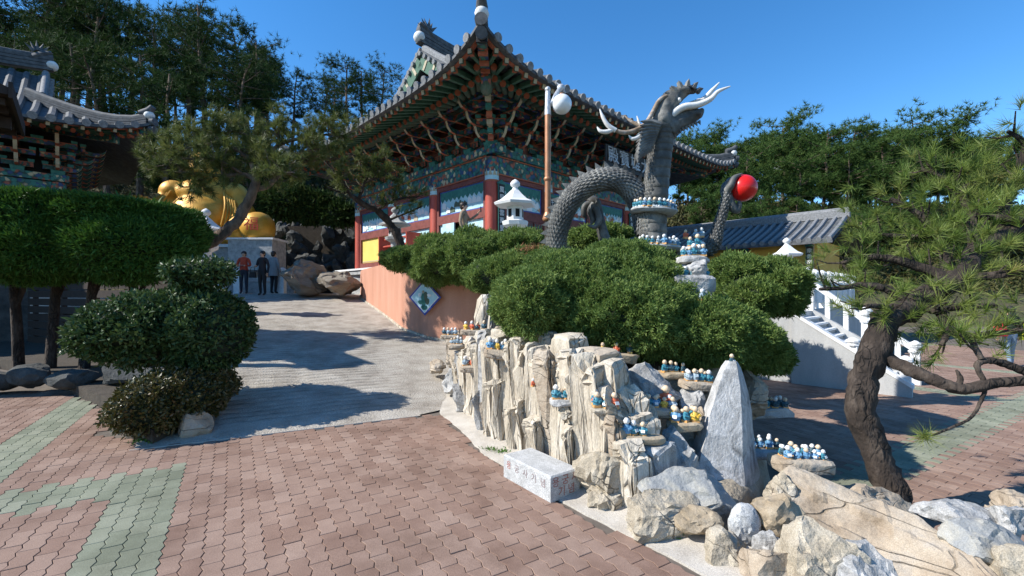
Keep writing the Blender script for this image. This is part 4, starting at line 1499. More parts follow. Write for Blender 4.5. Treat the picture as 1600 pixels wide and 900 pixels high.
# the tall pointed stone: a four-sided slab running up to a blunt point
def spire():
    base = W(1138, 790, 3.72)
    b = MB()
    lev_ = 16
    vs = []
    rs2 = random.Random(5)
    pxs = [(790, 1082, 1192), (760, 1084, 1190), (700, 1098, 1180), (640, 1112, 1174), (600, 1124, 1166), (575, 1134, 1158), (565, 1140, 1152)]
    V_ = []
    for q in range(25):
        t = q / 24
        yy = 790 - 225 * t
        for a, c2 in zip(pxs, pxs[1:]):
            if a[0] >= yy >= c2[0]:
                u = (a[0] - yy) / (a[0] - c2[0]); xl = a[1] + (c2[1] - a[1]) * u; xr = a[2] + (c2[2] - a[2]) * u
        Y0 = 3.72 + .18 * t
        L = W(xl, yy, Y0 + .02); Rr = W(xr, yy, Y0 + .36 * (1 - t * .7)); wd = (xr - xl) / F * Y0
        E1 = W(xl + (xr - xl) * .76, yy, Y0 - .015)
        B1 = L + Vector((.05 * (1 - t), .34 * (1 - .75 * t), 0)); B2 = Rr + Vector((-.04, .22 * (1 - .7 * t), 0))
        ringp = []
        cor = [L, E1, Rr, B2, B1]
        for i in range(5):
            a = cor[i]; c3 = cor[(i + 1) % 5]
            for s in range(6):
                p = a.lerp(c3, s / 6)
                nn = noise.noise_vector(p * 6) * .010 + noise.noise_vector(Vector((p.x * 24, p.y * 24, p.z * 9))) * .005
                ringp.append(p + nn - ROFF)
        V_.extend(ringp)
    n_ = 30
    b.add(V_, [(i * n_ + k_, i * n_ + (k_ + 1) % n_, (i + 1) * n_ + (k_ + 1) % n_, (i + 1) * n_ + k_) for i in range(24) for k_ in range(n_)] + [tuple(24 * n_ + k_ for k_ in range(n_))])
    me = b.mesh("stone", M['spire'], True)
    me.set_sharp_from_angle(angle=math.radians(20))
    o = link("stone", me, rock)
    o["label"] = "tall pointed pale grey stone standing upright"


spire()
# flat stones, cobbles and the long sloping boulder at the front
rs_(985, 735, 1150, 812, 3.35, BL, 420, .5, E(0, .12, -.1), cuts=11, rough=.06, grow=1.12, label="flat blue grey boulder at the foot of the pointed stone")
rs_(985, 770, 1100, 850, 3.15, CR, 421, .4, E(0, .1, .2), cuts=11, rough=.09, stria=.01, box=.3)
rs_(1055, 795, 1130, 838, 3.05, BR, 422, .25, E(0, .2, .2), cuts=9, rough=.08)
rs_(1165, 770, 1258, 838, 3.05, BR, 423, .35, E(.1, .15, .2), cuts=9, rough=.05, label="brown wedge of stone beside the white cobble")
rs_(1140, 790, 1186, 852, 2.98, M['granite'], 424, .16, E(0, 0, .2), cuts=5, lo=.8, hi=.95, rough=.03, label="rounded white cobble set in the mortar")
rs_(1170, 830, 1228, 890, 2.85, G, 425, .2, E(.2, .3, .3), cuts=11, rough=.06, label="angular grey stone under the brown wedge")
rs_(1100, 830, 1180, 905, 2.85, CR, 426, .3, E(0, .3, .2), cuts=10, rough=.08, box=.2)
rs_(1150, 850, 1260, 960, 2.65, T, 427, .4, E(0, .2, .2), cuts=10, rough=.08)
rs_(1225, 820, 1330, 960, 2.6, CR, 428, .5, E(0, .3, .1), cuts=10, rough=.07, box=.2)


def big_boulder():
    """long tan slab falling from the figurine ledge to the right foreground"""
    top = [(1212, 745, 3.55), (1235, 722, 3.6), (1290, 748, 3.45), (1360, 778, 3.25), (1440, 800, 3.0), (1510, 850, 2.75), (1570, 905, 2.5), (1620, 960, 2.3)]
    b = MB(); V_ = []; lv = 60
    sec = [(-.10, -.5), (-.06, -.12), (0, 0), (.08, -.03), (.17, -.10), (.26, -.17), (.35, -.25), (.45, -.34), (.52, -.43), (.56, -.56), (.58, -.75), (.56, -1.0)]
    S2 = []
    for (a, z), (c, e) in zip(sec, sec[1:]):
        for q in range(3): S2.append((a + (c - a) * q / 3, z + (e - z) * q / 3))
    S2.append(sec[-1])
    fall = Vector((-.42, -.62, 0)).normalized()
    for q in range(lv + 1):
        t = q / lv * (len(top) - 1); i = min(int(t), len(top) - 2); u = t - i
        p = W(*top[i]).lerp(W(*top[i + 1]), u)
        wdt = (.62 + .25 * smooth(0, .3, q / lv)) * (1 + .06 * noise.noise(Vector((q * .25, 0, 0))))
        for (a, z) in S2:
            pp = p + fall * (a * wdt) + Vector((0, 0, z * wdt * .85))
            pp.z = max(pp.z, -.4)
            # beds run along the slab: steps across the fall line
            lay = noise.cell(Vector((a * 11 + .8 * noise.noise(Vector((q * .12, a * 3, 0))), q * .035, 2))) - .5
            nn = noise.noise_vector(pp * 2.2) * .04 + noise.noise_vector(pp * 7) * .016 + noise.noise_vector(pp * 22) * .006
            V_.append(pp + nn + Vector((-.2, -.35, .6)) * (lay * .030) - ROFF)
    n_ = len(S2)
    fs = [(i * n_ + k_, i * n_ + k_ + 1, (i + 1) * n_ + k_ + 1, (i + 1) * n_ + k_) for i in range(lv) for k_ in range(n_ - 1)]
    fs.append(tuple(range(n_))); fs.append(tuple(lv * n_ + k_ for k_ in range(n_)))
    b.add(V_, fs)
    me = b.mesh("stone", T, True)
    me.set_sharp_from_angle(angle=math.radians(24))
    o = link("stone", me, rock)
    o["label"] = "long tan boulder sloping down to the right foreground"


big_boulder()
rs_(1300, 850, 1420, 980, 2.5, G, 430, .5, E(0, .2, .2), cuts=10, rough=.06)
rs_(1195, 735, 1240, 800, 3.5, CR, 431, .3, None, cuts=10, rough=.08)
rs_(1428, 782, 1545, 828, 3.1, G, 432, .35, E(0, .1, .1), cuts=9, rough=.06, label="whitish lichen stained boulder on the right edge")
rs_(1478, 818, 1602, 882, 2.8, BL, 433, .35, E(.1, .18, .1), cuts=10, rough=.05, label="dark blue grey slab in the right foreground")
rs_(1540, 780, 1615, 850, 3.0, G, 434, .3, E(0, .2, .6), cuts=12, rough=.09)
rs_(1555, 770, 1610, 812, 3.25, T, 435, .3, None, cuts=9, rough=.06)
rs_(1530, 795, 1580, 835, 3.1, T, 436, .3, None, cuts=9, rough=.06)
rs_(1540, 860, 1640, 960, 2.6, CR, 437, .4, None, cuts=10, rough=.07)
rs_(1255, 742, 1420, 830, 3.75, T, 438, .5, None, cuts=9, rough=.06)
# stones along the bed on the left
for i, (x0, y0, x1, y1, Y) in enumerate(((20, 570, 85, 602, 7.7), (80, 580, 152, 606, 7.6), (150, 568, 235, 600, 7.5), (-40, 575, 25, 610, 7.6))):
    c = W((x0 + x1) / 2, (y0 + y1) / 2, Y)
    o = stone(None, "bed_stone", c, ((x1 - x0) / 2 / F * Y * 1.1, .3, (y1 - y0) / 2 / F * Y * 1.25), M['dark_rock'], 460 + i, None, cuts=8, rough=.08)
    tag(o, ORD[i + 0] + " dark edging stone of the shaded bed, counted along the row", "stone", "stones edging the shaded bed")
for i, (x0, y0, x1, y1, Y, lab) in enumerate(((280, 640, 330, 690, 5.3, "brown edging stone at the foot of the lower round bush"), (315, 600, 355, 650, 5.9, "shaded stone wedged under the glossy round bush"))):
    c = W((x0 + x1) / 2, (y0 + y1) / 2, Y)
    o = stone(None, "edging_stone", c, ((x1 - x0) / 2 / F * Y * 1.1, .18, (y1 - y0) / 2 / F * Y * 1.15), M['tan_rock'], 470 + i, E(0, .4, .2), cuts=9, rough=.07)
    tag(o, lab, "stone")

# ------------------------------------------------------------------ figurines on stone ledges
fig_mats = dict(teal=mat("teal_robe", [(.03, .16, .22), (.06, .25, .32)], .5, 30, bump=0), blue=mat("blue_robe", [(.08, .20, .34), (.16, .33, .48)], .5, 30, bump=0),
                grey=mat("grey_blue_robe", [(.25, .33, .38), (.38, .46, .50)], .5, 30, bump=0), red=mat("red_robe", [(.55, .10, .04), (.65, .16, .07)], .5, 30, bump=0),
                yellow=mat("yellow_robe", [(.62, .38, .04), (.70, .46, .08)], .5, 30, bump=0), skin=mat("glazed_skin", [(.62, .45, .28), (.70, .54, .38)], .45, 20, bump=0),
                white=mat("glazed_white", [(.66, .64, .60), (.74, .73, .70)], .45, 20, bump=0), orange=mat("orange_base", [(.60, .28, .08), (.68, .38, .14)], .5, 20, bump=0),
                dark=mat("dark_robe", [(.03, .07, .09), (.05, .11, .14)], .5, 30, bump=0))
_figs = {}


def fig_part_mesh(kind, m):
    key = (kind, m)
    if key not in _figs:
        b = MB()
        if kind == "base": b.box((0, 0, .011), (.062, .05, .022), 0, taper=.92)
        elif kind == "robe":
            b.lathe([(.034, .020), (.036, .034), (.029, .056), (.024, .074), (.012, .086)], 10, sy=.82)
            for s in (-1, 1): b.tube([(s * .024, 0, .072), (s * .033, -.012, .054), (s * .010, -.030, .048)], [.011, .012, .009], 6)
        elif kind == "head":
            b.ball((0, -.002, .103), .023, 0, 10, 7, (1, 1, 1.08))
            for s in (-1, 1): b.ball((s * .023, 0, .101), .005, 0, 5, 4)
            b.ball((0, -.025, .100), .004, 0, 5, 4)
        elif kind == "book": b.box((0, -.035, .050), (.034, .006, .026), 0, Matrix.Rotation(-.5, 3, 'X'))
        me = b.mesh(kind, fig_mats[m], True)
        _figs[key] = me
    return _figs[key]


def one_mesh_fig(robe, head, base):
    key = ("all", robe, head, base)
    if key not in _figs:
        b = MB()
        b.box((0, 0, .011), (.062, .05, .022), 2, taper=.92)
        b.lathe([(.034, .020), (.036, .034), (.029, .056), (.024, .074), (.012, .086)], 8, sy=.82)
        for s in (-1, 1): b.tube([(s * .024, 0, .072), (s * .033, -.012, .054), (s * .010, -.030, .048)], [.011, .012, .009], 5)
        b.ball((0, -.002, .103), .023, 1, 8, 6, (1, 1, 1.08))
        _figs[key] = b.mesh("monk_figurine", [fig_mats[robe], fig_mats[head], fig_mats[base]], True)
    return _figs[key]


ROBE_WORD = dict(teal="teal robed", blue="blue robed", grey="pale grey robed", red="red robed", yellow="yellow robed", dark="dark robed")
frn = random.Random(77)


def figs(where, spots, parts=False, robes="teal", heads="white", bases="orange", scale=1.0, face=0.0):
    """spots: world points. labels run left to right as they show in the photograph"""
    pr = sorted([(800 + F * p.x / p.y, i, p) for i, p in enumerate(spots)])
    for n_, (q, i, p) in enumerate(pr):
        rb = frn.choice(robes.split()); hd = frn.choice(heads.split()); bs = frn.choice(bases.split())
        if frn.random() < .16: rb = frn.choice(['grey', 'dark', 'teal', 'yellow', 'red', 'grey'])
        if frn.random() < .25: hd = 'skin'
        sc = scale * .86 * frn.uniform(.82, 1.18)
        if len(spots) == 1: lab = "small %s figurine alone on %s" % (ROBE_WORD[rb], where)
        else: lab = "%s figurine, %s from left on %s" % (ROBE_WORD[rb], ORD[n_], where)
        rz = face + frn.uniform(-.7, .7)
        if parts:
            o = root("monk_figurine", p, rz, lab, "figurine", "monk figurines on " + where)
            link("base", fig_part_mesh("base", bs), o); link("robe", fig_part_mesh("robe", rb), o); link("head", fig_part_mesh("head", hd), o)
            if frn.random() < .5: link("book", fig_part_mesh("book", "white"), o)
        else:
            o = link("monk_figurine", one_mesh_fig(rb, hd, bs), None, p, rz)
            tag(o, lab, "figurine", "monk figurines on " + where)
        o.scale = (sc, sc, sc)


def ledge(x0, y0, x1, y1, Y, m, seed, dep=.24, par=None, tilt=0.0, label=None, grow=1.08):
    """thin shelf stone; (y0..y1) is the thickness seen from the front"""
    Yc = Y + dep / 2
    c = W((x0 + x1) / 2, (y0 + y1) / 2, Y) + Vector((0, dep / 2, 0))
    half = ((x1 - x0) / 2 / F * Y * grow, dep / 2, (y1 - y0) / 2 / F * Y)
    o = stone(rock, "ledge", c - ROFF, half, m, seed, E(0, tilt, 0), cuts=6, lo=.75, hi=.95, rough=.10, box=.55, sub=3, fr=.5)
    if label: o["label"] = label
    return c, half


def on_ledge(c, half, n_, rows_=1, tilt=0.0, inset=.82):
    out = []
    for r_ in range(rows_):
        m = n_ // rows_ + (1 if r_ < n_ % rows_ else 0)
        for i in range(m):
            u = -1 + 2 * (i + .5) / m
            u = u * inset + frn.uniform(-.05, .05)
            y_ = -.55 + 1.1 * (r_ + .4) / rows_ if rows_ > 1 else -.25
            out.append(c + Vector((u * half[0], (y_ + frn.uniform(-.08, .08)) * half[1], half[2] * .80 - u * half[0] * math.tan(tilt))))
    return out


A_ = ledge(757, 548, 818, 564, 4.95, T, 501, .26, tilt=.10)
figs("the long ledge under the juniper's edge", on_ledge(*A_, 16, 2, .10), robes="blue grey", heads="white", bases="orange", scale=1.05)
A_ = ledge(719, 515, 762, 526, 6.2, T, 502, .24, tilt=.03)
figs("the upper ledge beside the peach wall", on_ledge(*A_, 8, 2), robes="grey blue dark red", heads="white skin", scale=1.0)
A_ = ledge(688, 523, 716, 531, 6.7, T, 503, .2)
figs("the small outlying ledge nearest the ramp", on_ledge(*A_, 4), robes="dark grey", heads="white", scale=1.0)
A_ = ledge(700, 538, 724, 548, 6.5, T, 504, .2)
figs("the short ledge below the outlying one", on_ledge(*A_, 4), robes="grey", heads="white", scale=1.0)
A_ = ledge(718, 572, 762, 584, 5.75, T, 505, .24)
figs("the tan ledge low beside the ramp", on_ledge(*A_, 8, 2), robes="blue grey red", heads="white skin", scale=1.0)
A_ = ledge(862, 626, 903, 638, 3.98, G, 506, .2, label="grey bracket stone jutting from the pale cliff")
figs("the grey bracket stone of the pale cliff", on_ledge(*A_, 4), True, robes="teal", heads="white skin", scale=1.05)
rs_(872, 636, 896, 656, 4.02, CR, 507, .12, cuts=8, rough=.08)
A_ = ledge(926, 640, 972, 650, 3.60, CR, 508, .22, tilt=.12)
figs("the stone step left of the grey boulders", on_ledge(*A_, 9, 3, .12), True, robes="teal dark teal", heads="skin white", scale=1.05)
A_ = ledge(960, 684, 1042, 697, 3.52, BR, 509, .24, tilt=.05, label="brown shelf stone with a deep shadow beneath")
figs("the brown shelf over the deep shadow", on_ledge(A_[0] - Vector((.06, 0, 0)), (A_[1][0] * .7, A_[1][1], A_[1][2]), 7, 2, .05), True, robes="teal blue teal", heads="skin white", scale=1.12)
A_ = ledge(1006, 640, 1068, 655, 3.92, T, 510, .24, tilt=.12, label="pale shelf stone below the angular grey boulder")
figs("the pale shelf below the angular boulder", on_ledge(*A_, 7, 2, .12), True, robes="teal blue", heads="skin white", scale=1.08)
red_p = A_[0] + Vector((A_[1][0] * .45, .07, A_[1][2] * .5))
figs("the back of the pale shelf", [red_p], True, robes="red", heads="skin", bases="orange", scale=1.75)
A_ = ledge(1052, 662, 1102, 678, 3.80, BR, 511, .22, tilt=-.05)
figs("the brown shelf touching the spire", on_ledge(*A_, 6, 2, -.05), True, robes="teal yellow blue", heads="skin", scale=1.08)
A_ = ledge(1072, 598, 1122, 614, 4.25, T, 512, .24, tilt=.08)
figs("the shelf left of the spire's tip", on_ledge(*A_, 7, 2, .08), True, robes="teal dark grey", heads="white skin", scale=1.02)
A_ = ledge(1034, 583, 1080, 594, 4.45, BR, 513, .24)
figs("the dark shelf tucked under the juniper", on_ledge(*A_, 4), robes="dark teal", heads="skin", scale=1.02)
A_ = ledge(928, 553, 1004, 570, 4.55, BR, 514, .3, tilt=.06)
figs("the long slab under the juniper", on_ledge(*A_, 3), robes="dark", heads="skin", scale=.95)
figs("the blunt tip of the pointed stone", [W(1143, 571, 3.95)], True, robes="dark", heads="white", scale=1.0)
A_ = ledge(1162, 640, 1246, 658, 5.0, M['granite_dark'], 515, .36)
figs("the shaded shelf right of the spire", on_ledge(*A_, 15, 3), robes="dark teal dark", heads="skin white", scale=1.1)
A_ = ledge(1160, 705, 1236, 722, 4.15, M['granite_dark'], 516, .34)
figs("the low shaded shelf beside the spire", on_ledge(*A_, 9, 2), robes="dark blue", heads="white", scale=1.0)
A_ = ledge(1226, 722, 1312, 748, 3.68, T, 517, .30, tilt=.04, label="tan shelf stone crowded with bright figurines")
figs("the crowded shelf above the long boulder", on_ledge(*A_, 13, 3, .04, .78), True, robes="blue teal blue", heads="white skin white", scale=.95)
# stepped pillar of stones among the juniper, right of the dragon
A_ = ledge(1056, 428, 1122, 462, 4.95, G, 520, .4, label="white weathered stone block among the juniper")
figs("the white block right of the dragon", on_ledge(*A_, 9, 2), robes="teal blue", heads="white skin", scale=1.05)
rs_(1066, 405, 1112, 438, 5.15, G, 521, .3, cuts=8)
A_ = ledge(1068, 398, 1112, 412, 5.1, G, 522, .3)
figs("the middle tier of the stepped pillar", on_ledge(*A_, 5), robes="teal blue", heads="white", scale=1.2)
A_ = ledge(1074, 383, 1104, 398, 5.2, G, 523, .26)
figs("the top of the stepped pillar", on_ledge(*A_, 2), robes="teal", heads="skin", scale=1.2)
rs_(1070, 455, 1116, 480, 5.0, G, 524, .3, cuts=8)
rs_(1076, 470, 1112, 560, 5.1, G, 525, .3, cuts=8)
figs("the stone just under the white block", [W(1097, 470, 4.85)], robes="grey", heads="white", scale=1.2)
figs("a pale notch of the cliff", [W(838, 590, 4.35), W(833, 604, 4.35)], robes="red grey", heads="white", scale=.8)

# ------------------------------------------------------------------ the engraved stone bench
p0 = Vector((-.075, 4.12, 0)); p1 = Vector((.305, 3.60, 0)); p2 = Vector((.575, 3.80, 0))
bx_ = (p1 - p0); L_ = bx_.length; ang = math.atan2(bx_.y, bx_.x)
wv = Vector((-math.sin(ang), math.cos(ang), 0)); Wd = .32
bench = root("stone_bench", p0 + bx_ * .5 + wv * (Wd / 2), ang, "white granite bench block engraved with worn red letters", "bench")
b = MB()
hh = .205
e = .012
vs = []
for (zz, ins) in ((0, 0), (hh - e, 0), (hh, e)):
    for sx, sy in ((-1, -1), (1, -1), (1, 1), (-1, 1)):
        vs.append((sx * (L_ / 2 - ins), sy * (Wd / 2 - ins), zz))
b.add(vs, [(3, 2, 1, 0), (8, 9, 10, 11)] + [(i * 4 + k_, i * 4 + (k_ + 1) % 4, (i + 1) * 4 + (k_ + 1) % 4, (i + 1) * 4 + k_) for i in range(2) for k_ in range(4)])
b.build("block", M['granite'], bench)
for k_, ch in enumerate("용궁사기념"):
    o = link("letter", text_mesh(ch, .075, M['letter_red'] if k_ == 0 else M['letter_dark'], .001), bench, (-L_ / 2 + .08 + k_ * .118, -Wd / 2 - .0012, .125))
    o.rotation_euler = (PI / 2, 0, 0)
for k_, ch in enumerate("용궁사"):
    o = link("letter", text_mesh(ch, .088, M['letter_red'], .001), bench, (L_ / 2 + .0012, -.105 + k_ * .105, .145)); o.rotation_euler = (PI / 2, 0, PI / 2)
for k_, ch in enumerate("기념"):
    o = link("letter", text_mesh(ch, .088, M['letter_red'], .001), bench, (L_ / 2 + .0012, -.04 + k_ * .105, .058)); o.rotation_euler = (PI / 2, 0, PI / 2)
# ================================================================== OBJECTS AROUND THE HALL
def blob(name, parts, mats, voxel=.06, parent=None, loc=(0, 0, 0), smooth_it=6, fine=0.0, fscale=6):
    """several rounded volumes fused into one continuous skin. parts: ('e', centre, (rx,ry,rz)) or ('t', points, radii)"""
    b = MB()
    for p in parts:
        if p[0] == 'e': b.ball(p[1], 1.0, 0, 14, 9, p[2]) if False else b.add(*_ell(p[1], p[2]))
        else: b.tube(p[1], p[2], 10)
    me = b.mesh(name, mats if isinstance(mats, (list, tuple)) else [mats])
    o = bpy.data.objects.new(name, me); COL.objects.link(o)
    md = o.modifiers.new("r", 'REMESH'); md.mode = 'VOXEL'; md.voxel_size = voxel
    sm = o.modifiers.new("s", 'SMOOTH'); sm.iterations = smooth_it; sm.factor = .5
    dg = bpy.context.evaluated_depsgraph_get()
    m2 = bpy.data.meshes.new_from_object(o.evaluated_get(dg))
    m2.name = name
    bpy.data.objects.remove(o); bpy.data.meshes.remove(me)
    if fine:
        for v in m2.vertices:
            v.co += noise.noise_vector(v.co * fscale) * fine
    m2.polygons.foreach_set("use_smooth", [True] * len(m2.polygons))
    return link(name, m2, parent, loc)


def _ell(c, r):
    v, f = ico(3)
    return [(c[0] + p[0] * r[0], c[1] + p[1] * r[1], c[2] + p[2] * r[2]) for p in v], [tuple(int(i) for i in q) for q in f]


# ------------------------------------------------------------------ stone lanterns
def lantern(p, h, label, m, rz=0.0, seg=6, group="stone lanterns"):
    r_ = root("stone_lantern", p, rz, label, "stone lantern", group)
    s = h / 1.75
    def sc(pr): return [(a * s, z * s) for a, z in pr]
    b = MB(); b.lathe(sc([(.34, 0), (.34, .10), (.26, .18), (.16, .24)]), 8); b.build("base", m, r_)
    b = MB(); b.lathe(sc([(.13, .24), (.115, .45), (.125, .66)]), 10); b.build("shaft", m, r_, True)
    b = MB(); b.lathe(sc([(.14, .66), (.28, .74), (.30, .82), (.22, .85)]), 8); b.build("platform", m, r_)
    b = MB(); b.lathe(sc([(.19, .85), (.19, 1.15)]), seg)
    ch = b.build("light_chamber", m, r_)
    for k in range(seg):
        a = 2 * PI * (k + .5) / seg
        d_ = MB(); d_.box((0, 0, 0), (.012 * s, .09 * s, .17 * s), 0, a)
        d_.build("opening", M['dark_inside'], ch, False, (math.cos(a) * .166 * s, math.sin(a) * .166 * s, 1.0 * s))
    b = MB(); b.lathe(sc([(.23, 1.15), (.46, 1.17), (.48, 1.22), (.33, 1.29), (.20, 1.40), (.10, 1.50)]), seg); b.build("cap", m, r_)
    b = MB(); b.lathe(sc([(.09, 1.50), (.07, 1.53), (.05, 1.56), (.11, 1.62), (.11, 1.66), (.07, 1.71), (.01, 1.75)]), 10); b.build("finial", m, r_, True)
    return r_


lantern(W(805, 372, 11.6) - Vector((0, 0, .55)), 2.05, "white stone lantern in the sun below the hall's corner", M['white_stone'], .3)
lantern(W(617, 400, 13.9) - Vector((0, 0, .25)), 1.75, "weathered grey stone lantern behind the leaning pine", M['granite_dark'], .2)
lantern(W(322, 405, 13.0) - Vector((0, 0, .55)), 2.0, "white capped stone lantern in front of the golden statue", M['white_stone'], .2)
lantern(W(1229, 425, 11.9) - Vector((0, 0, .55)), 1.45, "small white stone lantern at the head of the stair", M['white_stone'], .1)

# ------------------------------------------------------------------ lamp post
lp = W(856, 395, 8.25)
LPX, LPY = lp.x, lp.y
lamp = root("lamp_post", (LPX, LPY, 1.1), 0, "copper coloured lamp post with one white globe before the hall", "street lamp")
zz = lambda py: EYE - (py - 460) / F * 8.25 - 1.1
b = MB(); b.tube([(0, 0, zz(345)), (0, 0, zz(180))], .055, 14); b.lathe([(.06, zz(283)), (.075, zz(281)), (.075, zz(279)), (.06, zz(277))], 14)
b.lathe([(.06, zz(332)), (.085, zz(338)), (.10, zz(342)), (.085, zz(345)), (.04, zz(347))], 14)
b.build("pole", M['copper'], lamp, True)
b = MB(); b.tube([(0, 0, -.25), (0, 0, zz(345))], .06, 12); b.lathe([(.14, -.25), (.14, -.1), (.07, 0)], 12)
b.build("pole_base", M['dark_wood'], lamp, True)
b = MB()
b.tube([(0, 0, zz(180)), (0, 0, zz(160)), (0, 0, zz(143))], [.062, .055, .045], 10, wob=.08); b.ball((0, 0, zz(140)), .055, 0, 8, 6)
b.build("pole_head", M['silver'], lamp, True)
b = MB()
b.tube([(.03, 0, zz(163)), (.10, 0, zz(160)), (.15, 0, zz(150)), (.20, 0, zz(142)), (.24, 0, zz(138))], [.05, .06, .055, .05, .06], 8, wob=.14)
b.ball((.24, 0, zz(137)), .075, 0, 8, 6, (1, .8, .9))
b.cone((.22, .0, zz(134)), (.14, .0, zz(128)), .025); b.cone((.28, 0, zz(142)), (.33, 0, zz(146)), .03)
b.build("dragon_arm", M['silver'], lamp, True)
b = MB(); b.lathe([(.03, zz(150)), (.06, zz(149)), (.06, zz(147)), (.02, zz(145))], 10, (.255, 0, 0)); b.build("globe_cap", M['copper'], lamp, True)
b = MB(); b.ball((.255, 0, zz(163)), .178, 0, 24, 14); b.build("globe", M['globe'], lamp, True)

# ------------------------------------------------------------------ the dragon
DY = 7.3
dragon = root("dragon_statue", (W(1020, 400, DY).x, DY, 1.0), 0, "dark scaled dragon statue rearing up with a red ball in its claw", "dragon statue")
DO = Vector(dragon.location)


def D(px, py, dy=0.0): return W(px, py, DY + dy) - DO


def spline(pts, n=8):
    pts = [Vector(p) for p in pts]
    out = []
    for i in range(len(pts) - 1):
        p0 = pts[max(i - 1, 0)]; p1 = pts[i]; p2 = pts[i + 1]; p3 = pts[min(i + 2, len(pts) - 1)]
        for k in range(n):
            t = k / n
            out.append(.5 * ((2 * p1) + (p2 - p0) * t + (2 * p0 - 5 * p1 + 4 * p2 - p3) * t * t + (3 * p1 - p0 - 3 * p2 + p3) * t ** 3))
    out.append(pts[-1])
    return out


def lerp_list(v, n):
    return [v[min(int(i / (n - 1) * (len(v) - 1)), len(v) - 2)] * (1 - (i / (n - 1) * (len(v) - 1) - min(int(i / (n - 1) * (len(v) - 1)), len(v) - 2))) +
            v[min(int(i / (n - 1) * (len(v) - 1)), len(v) - 2) + 1] * (i / (n - 1) * (len(v) - 1) - min(int(i / (n - 1) * (len(v) - 1)), len(v) - 2)) for i in range(n)]


def scales(path, rad, step=.062, around=15, size=.05, lift=.35, skip=None, side=Vector((0, -1, 0))):
    """overlapping pointed plates laid along a tube"""
    V_, F_ = [], []
    L = [0]
    for a, c2 in zip(path, path[1:]): L.append(L[-1] + (c2 - a).length)
    s = step * .5; row_ = 0
    while s < L[-1] - step:
        i = max(j for j in range(len(L) - 1) if L[j] <= s)
        u = (s - L[i]) / (L[i + 1] - L[i])
        c_ = path[i].lerp(path[i + 1], u); r = rad[i] * (1 - u) + rad[i + 1] * u
        t = (path[i + 1] - path[i]).normalized()
        sd = t.cross(Vector((0, 1, 0))).normalized(); up = sd.cross(t)
        na = max(6, int(2 * PI * r / size))
        for k_ in range(na):
            a = 2 * PI * (k_ + .5 * (row_ % 2)) / na
            nrm = sd * math.cos(a) + up * math.sin(a)
            tg = up * math.cos(a) - sd * math.sin(a)
            if skip and skip(nrm, t): continue
            p = c_ + nrm * (r + .002)
            w = size * .56; ln = step * 1.25
            q = [p - t * ln * .35 + nrm * -.004, p + tg * w + t * ln * .15 + nrm * .006, p + t * ln * .85 + nrm * (ln * lift), p - tg * w + t * ln * .15 + nrm * .006, p + t * ln * .25 + nrm * (.012 + ln * .12)]
            b_ = len(V_); V_.extend(q)
            F_ += [(b_, b_ + 1, b_ + 4), (b_ + 1, b_ + 2, b_ + 4), (b_ + 2, b_ + 3, b_ + 4), (b_ + 3, b_, b_ + 4)]
        s += step; row_ += 1
    return V_, F_


# body arch
body_p = spline([D(866, 420, .25), D(868, 392, .25), D(872, 358, .2), D(884, 325, .15), (D(905, 298, .1)), D(935, 282, .05), D(966, 282, .08), D(990, 300, .12), D(1006, 330, .15), D(1014, 365, .1)], 6)
body_r = lerp_list([.148, .152, .158, .162, .165, .168, .17, .175, .19, .21], len(body_p))
b = MB(); b.tube(body_p, body_r, 16); b.build("body", M['dragon'], dragon, True)
V_, F_ = scales(body_p, body_r)
so_ = link("scales", np_mesh("scales", V_, F_, M['dragon_scale']), dragon); so_["kind"] = "stuff"
for i in range(3, len(body_p) - 3, 2):
    t = (body_p[i + 1] - body_p[i]).normalized()
    out = Vector((0, 1, 0)).cross(t); out = -out if out.z < 0 and i > 10 else out
    n_ = Vector((-t.z, 0, t.x))
    if i < 60:
        cen = body_p[len(body_p) // 2] - Vector((0, 0, .75))
        if n_.dot(body_p[i] - cen) < 0: n_ = -n_
    base = body_p[i] + n_ * (body_r[i] - .02)
    f_ = MB()
    w = .15
    tip = base + n_ * .145 - t * .07
    f_.add([base + t * w / 2 + Vector((0, -.02, 0)), base - t * w / 2 + Vector((0, -.02, 0)), base - t * w / 2 + Vector((0, .02, 0)), base + t * w / 2 + Vector((0, .02, 0)), tip], [(0, 1, 4), (1, 2, 4), (2, 3, 4), (3, 0, 4), (3, 2, 1, 0)])
    f_.build("back_spike", M['dragon_scale'], dragon)
# neck with belly plates
neck_p = spline([D(1022, 420), D(1021, 390), D(1021, 350), D(1024, 310), D(1029, 265), D(1033, 228), D(1035, 205), D(1034, 185)], 6)
neck_r = lerp_list([.215, .208, .20, .19, .178, .175, .195, .18], len(neck_p))
b = MB(); b.tube(neck_p, neck_r, 20, wob=0); b.build("neck", M['dragon'], dragon, True)
for i in range(2, len(neck_p) - 6, 2):
    # each plate is a band round the front of the neck
    pl = MB(); vs = []
    t = (neck_p[i + 1] - neck_p[i]).normalized()
    for a in range(13):
        an = -PI * .62 + PI * 1.24 * a / 12 - PI / 2 + .25
        n_ = Vector((math.cos(an), math.sin(an), 0))
        for (rr2, dz) in ((.99, -.012), (1.05, .0), (1.035, .05), (1.0, .11)):
            vs.append(neck_p[i] + n_ * (neck_r[i] * rr2) + t * dz)
    pl.add(vs, [(a * 4 + q, a * 4 + q + 1, (a + 1) * 4 + q + 1, (a + 1) * 4 + q) for a in range(12) for q in range(3)])
    pl.build("belly_plate", M['dragon'], dragon, True)
V_, F_ = scales(neck_p[:-6], [r * 1.0 for r in neck_r], skip=lambda n_, t: n_.y < .15 and n_.x > -.55)
so_ = link("scales", np_mesh("scales", V_, F_, M['dragon_scale']), dragon); so_["kind"] = "stuff"
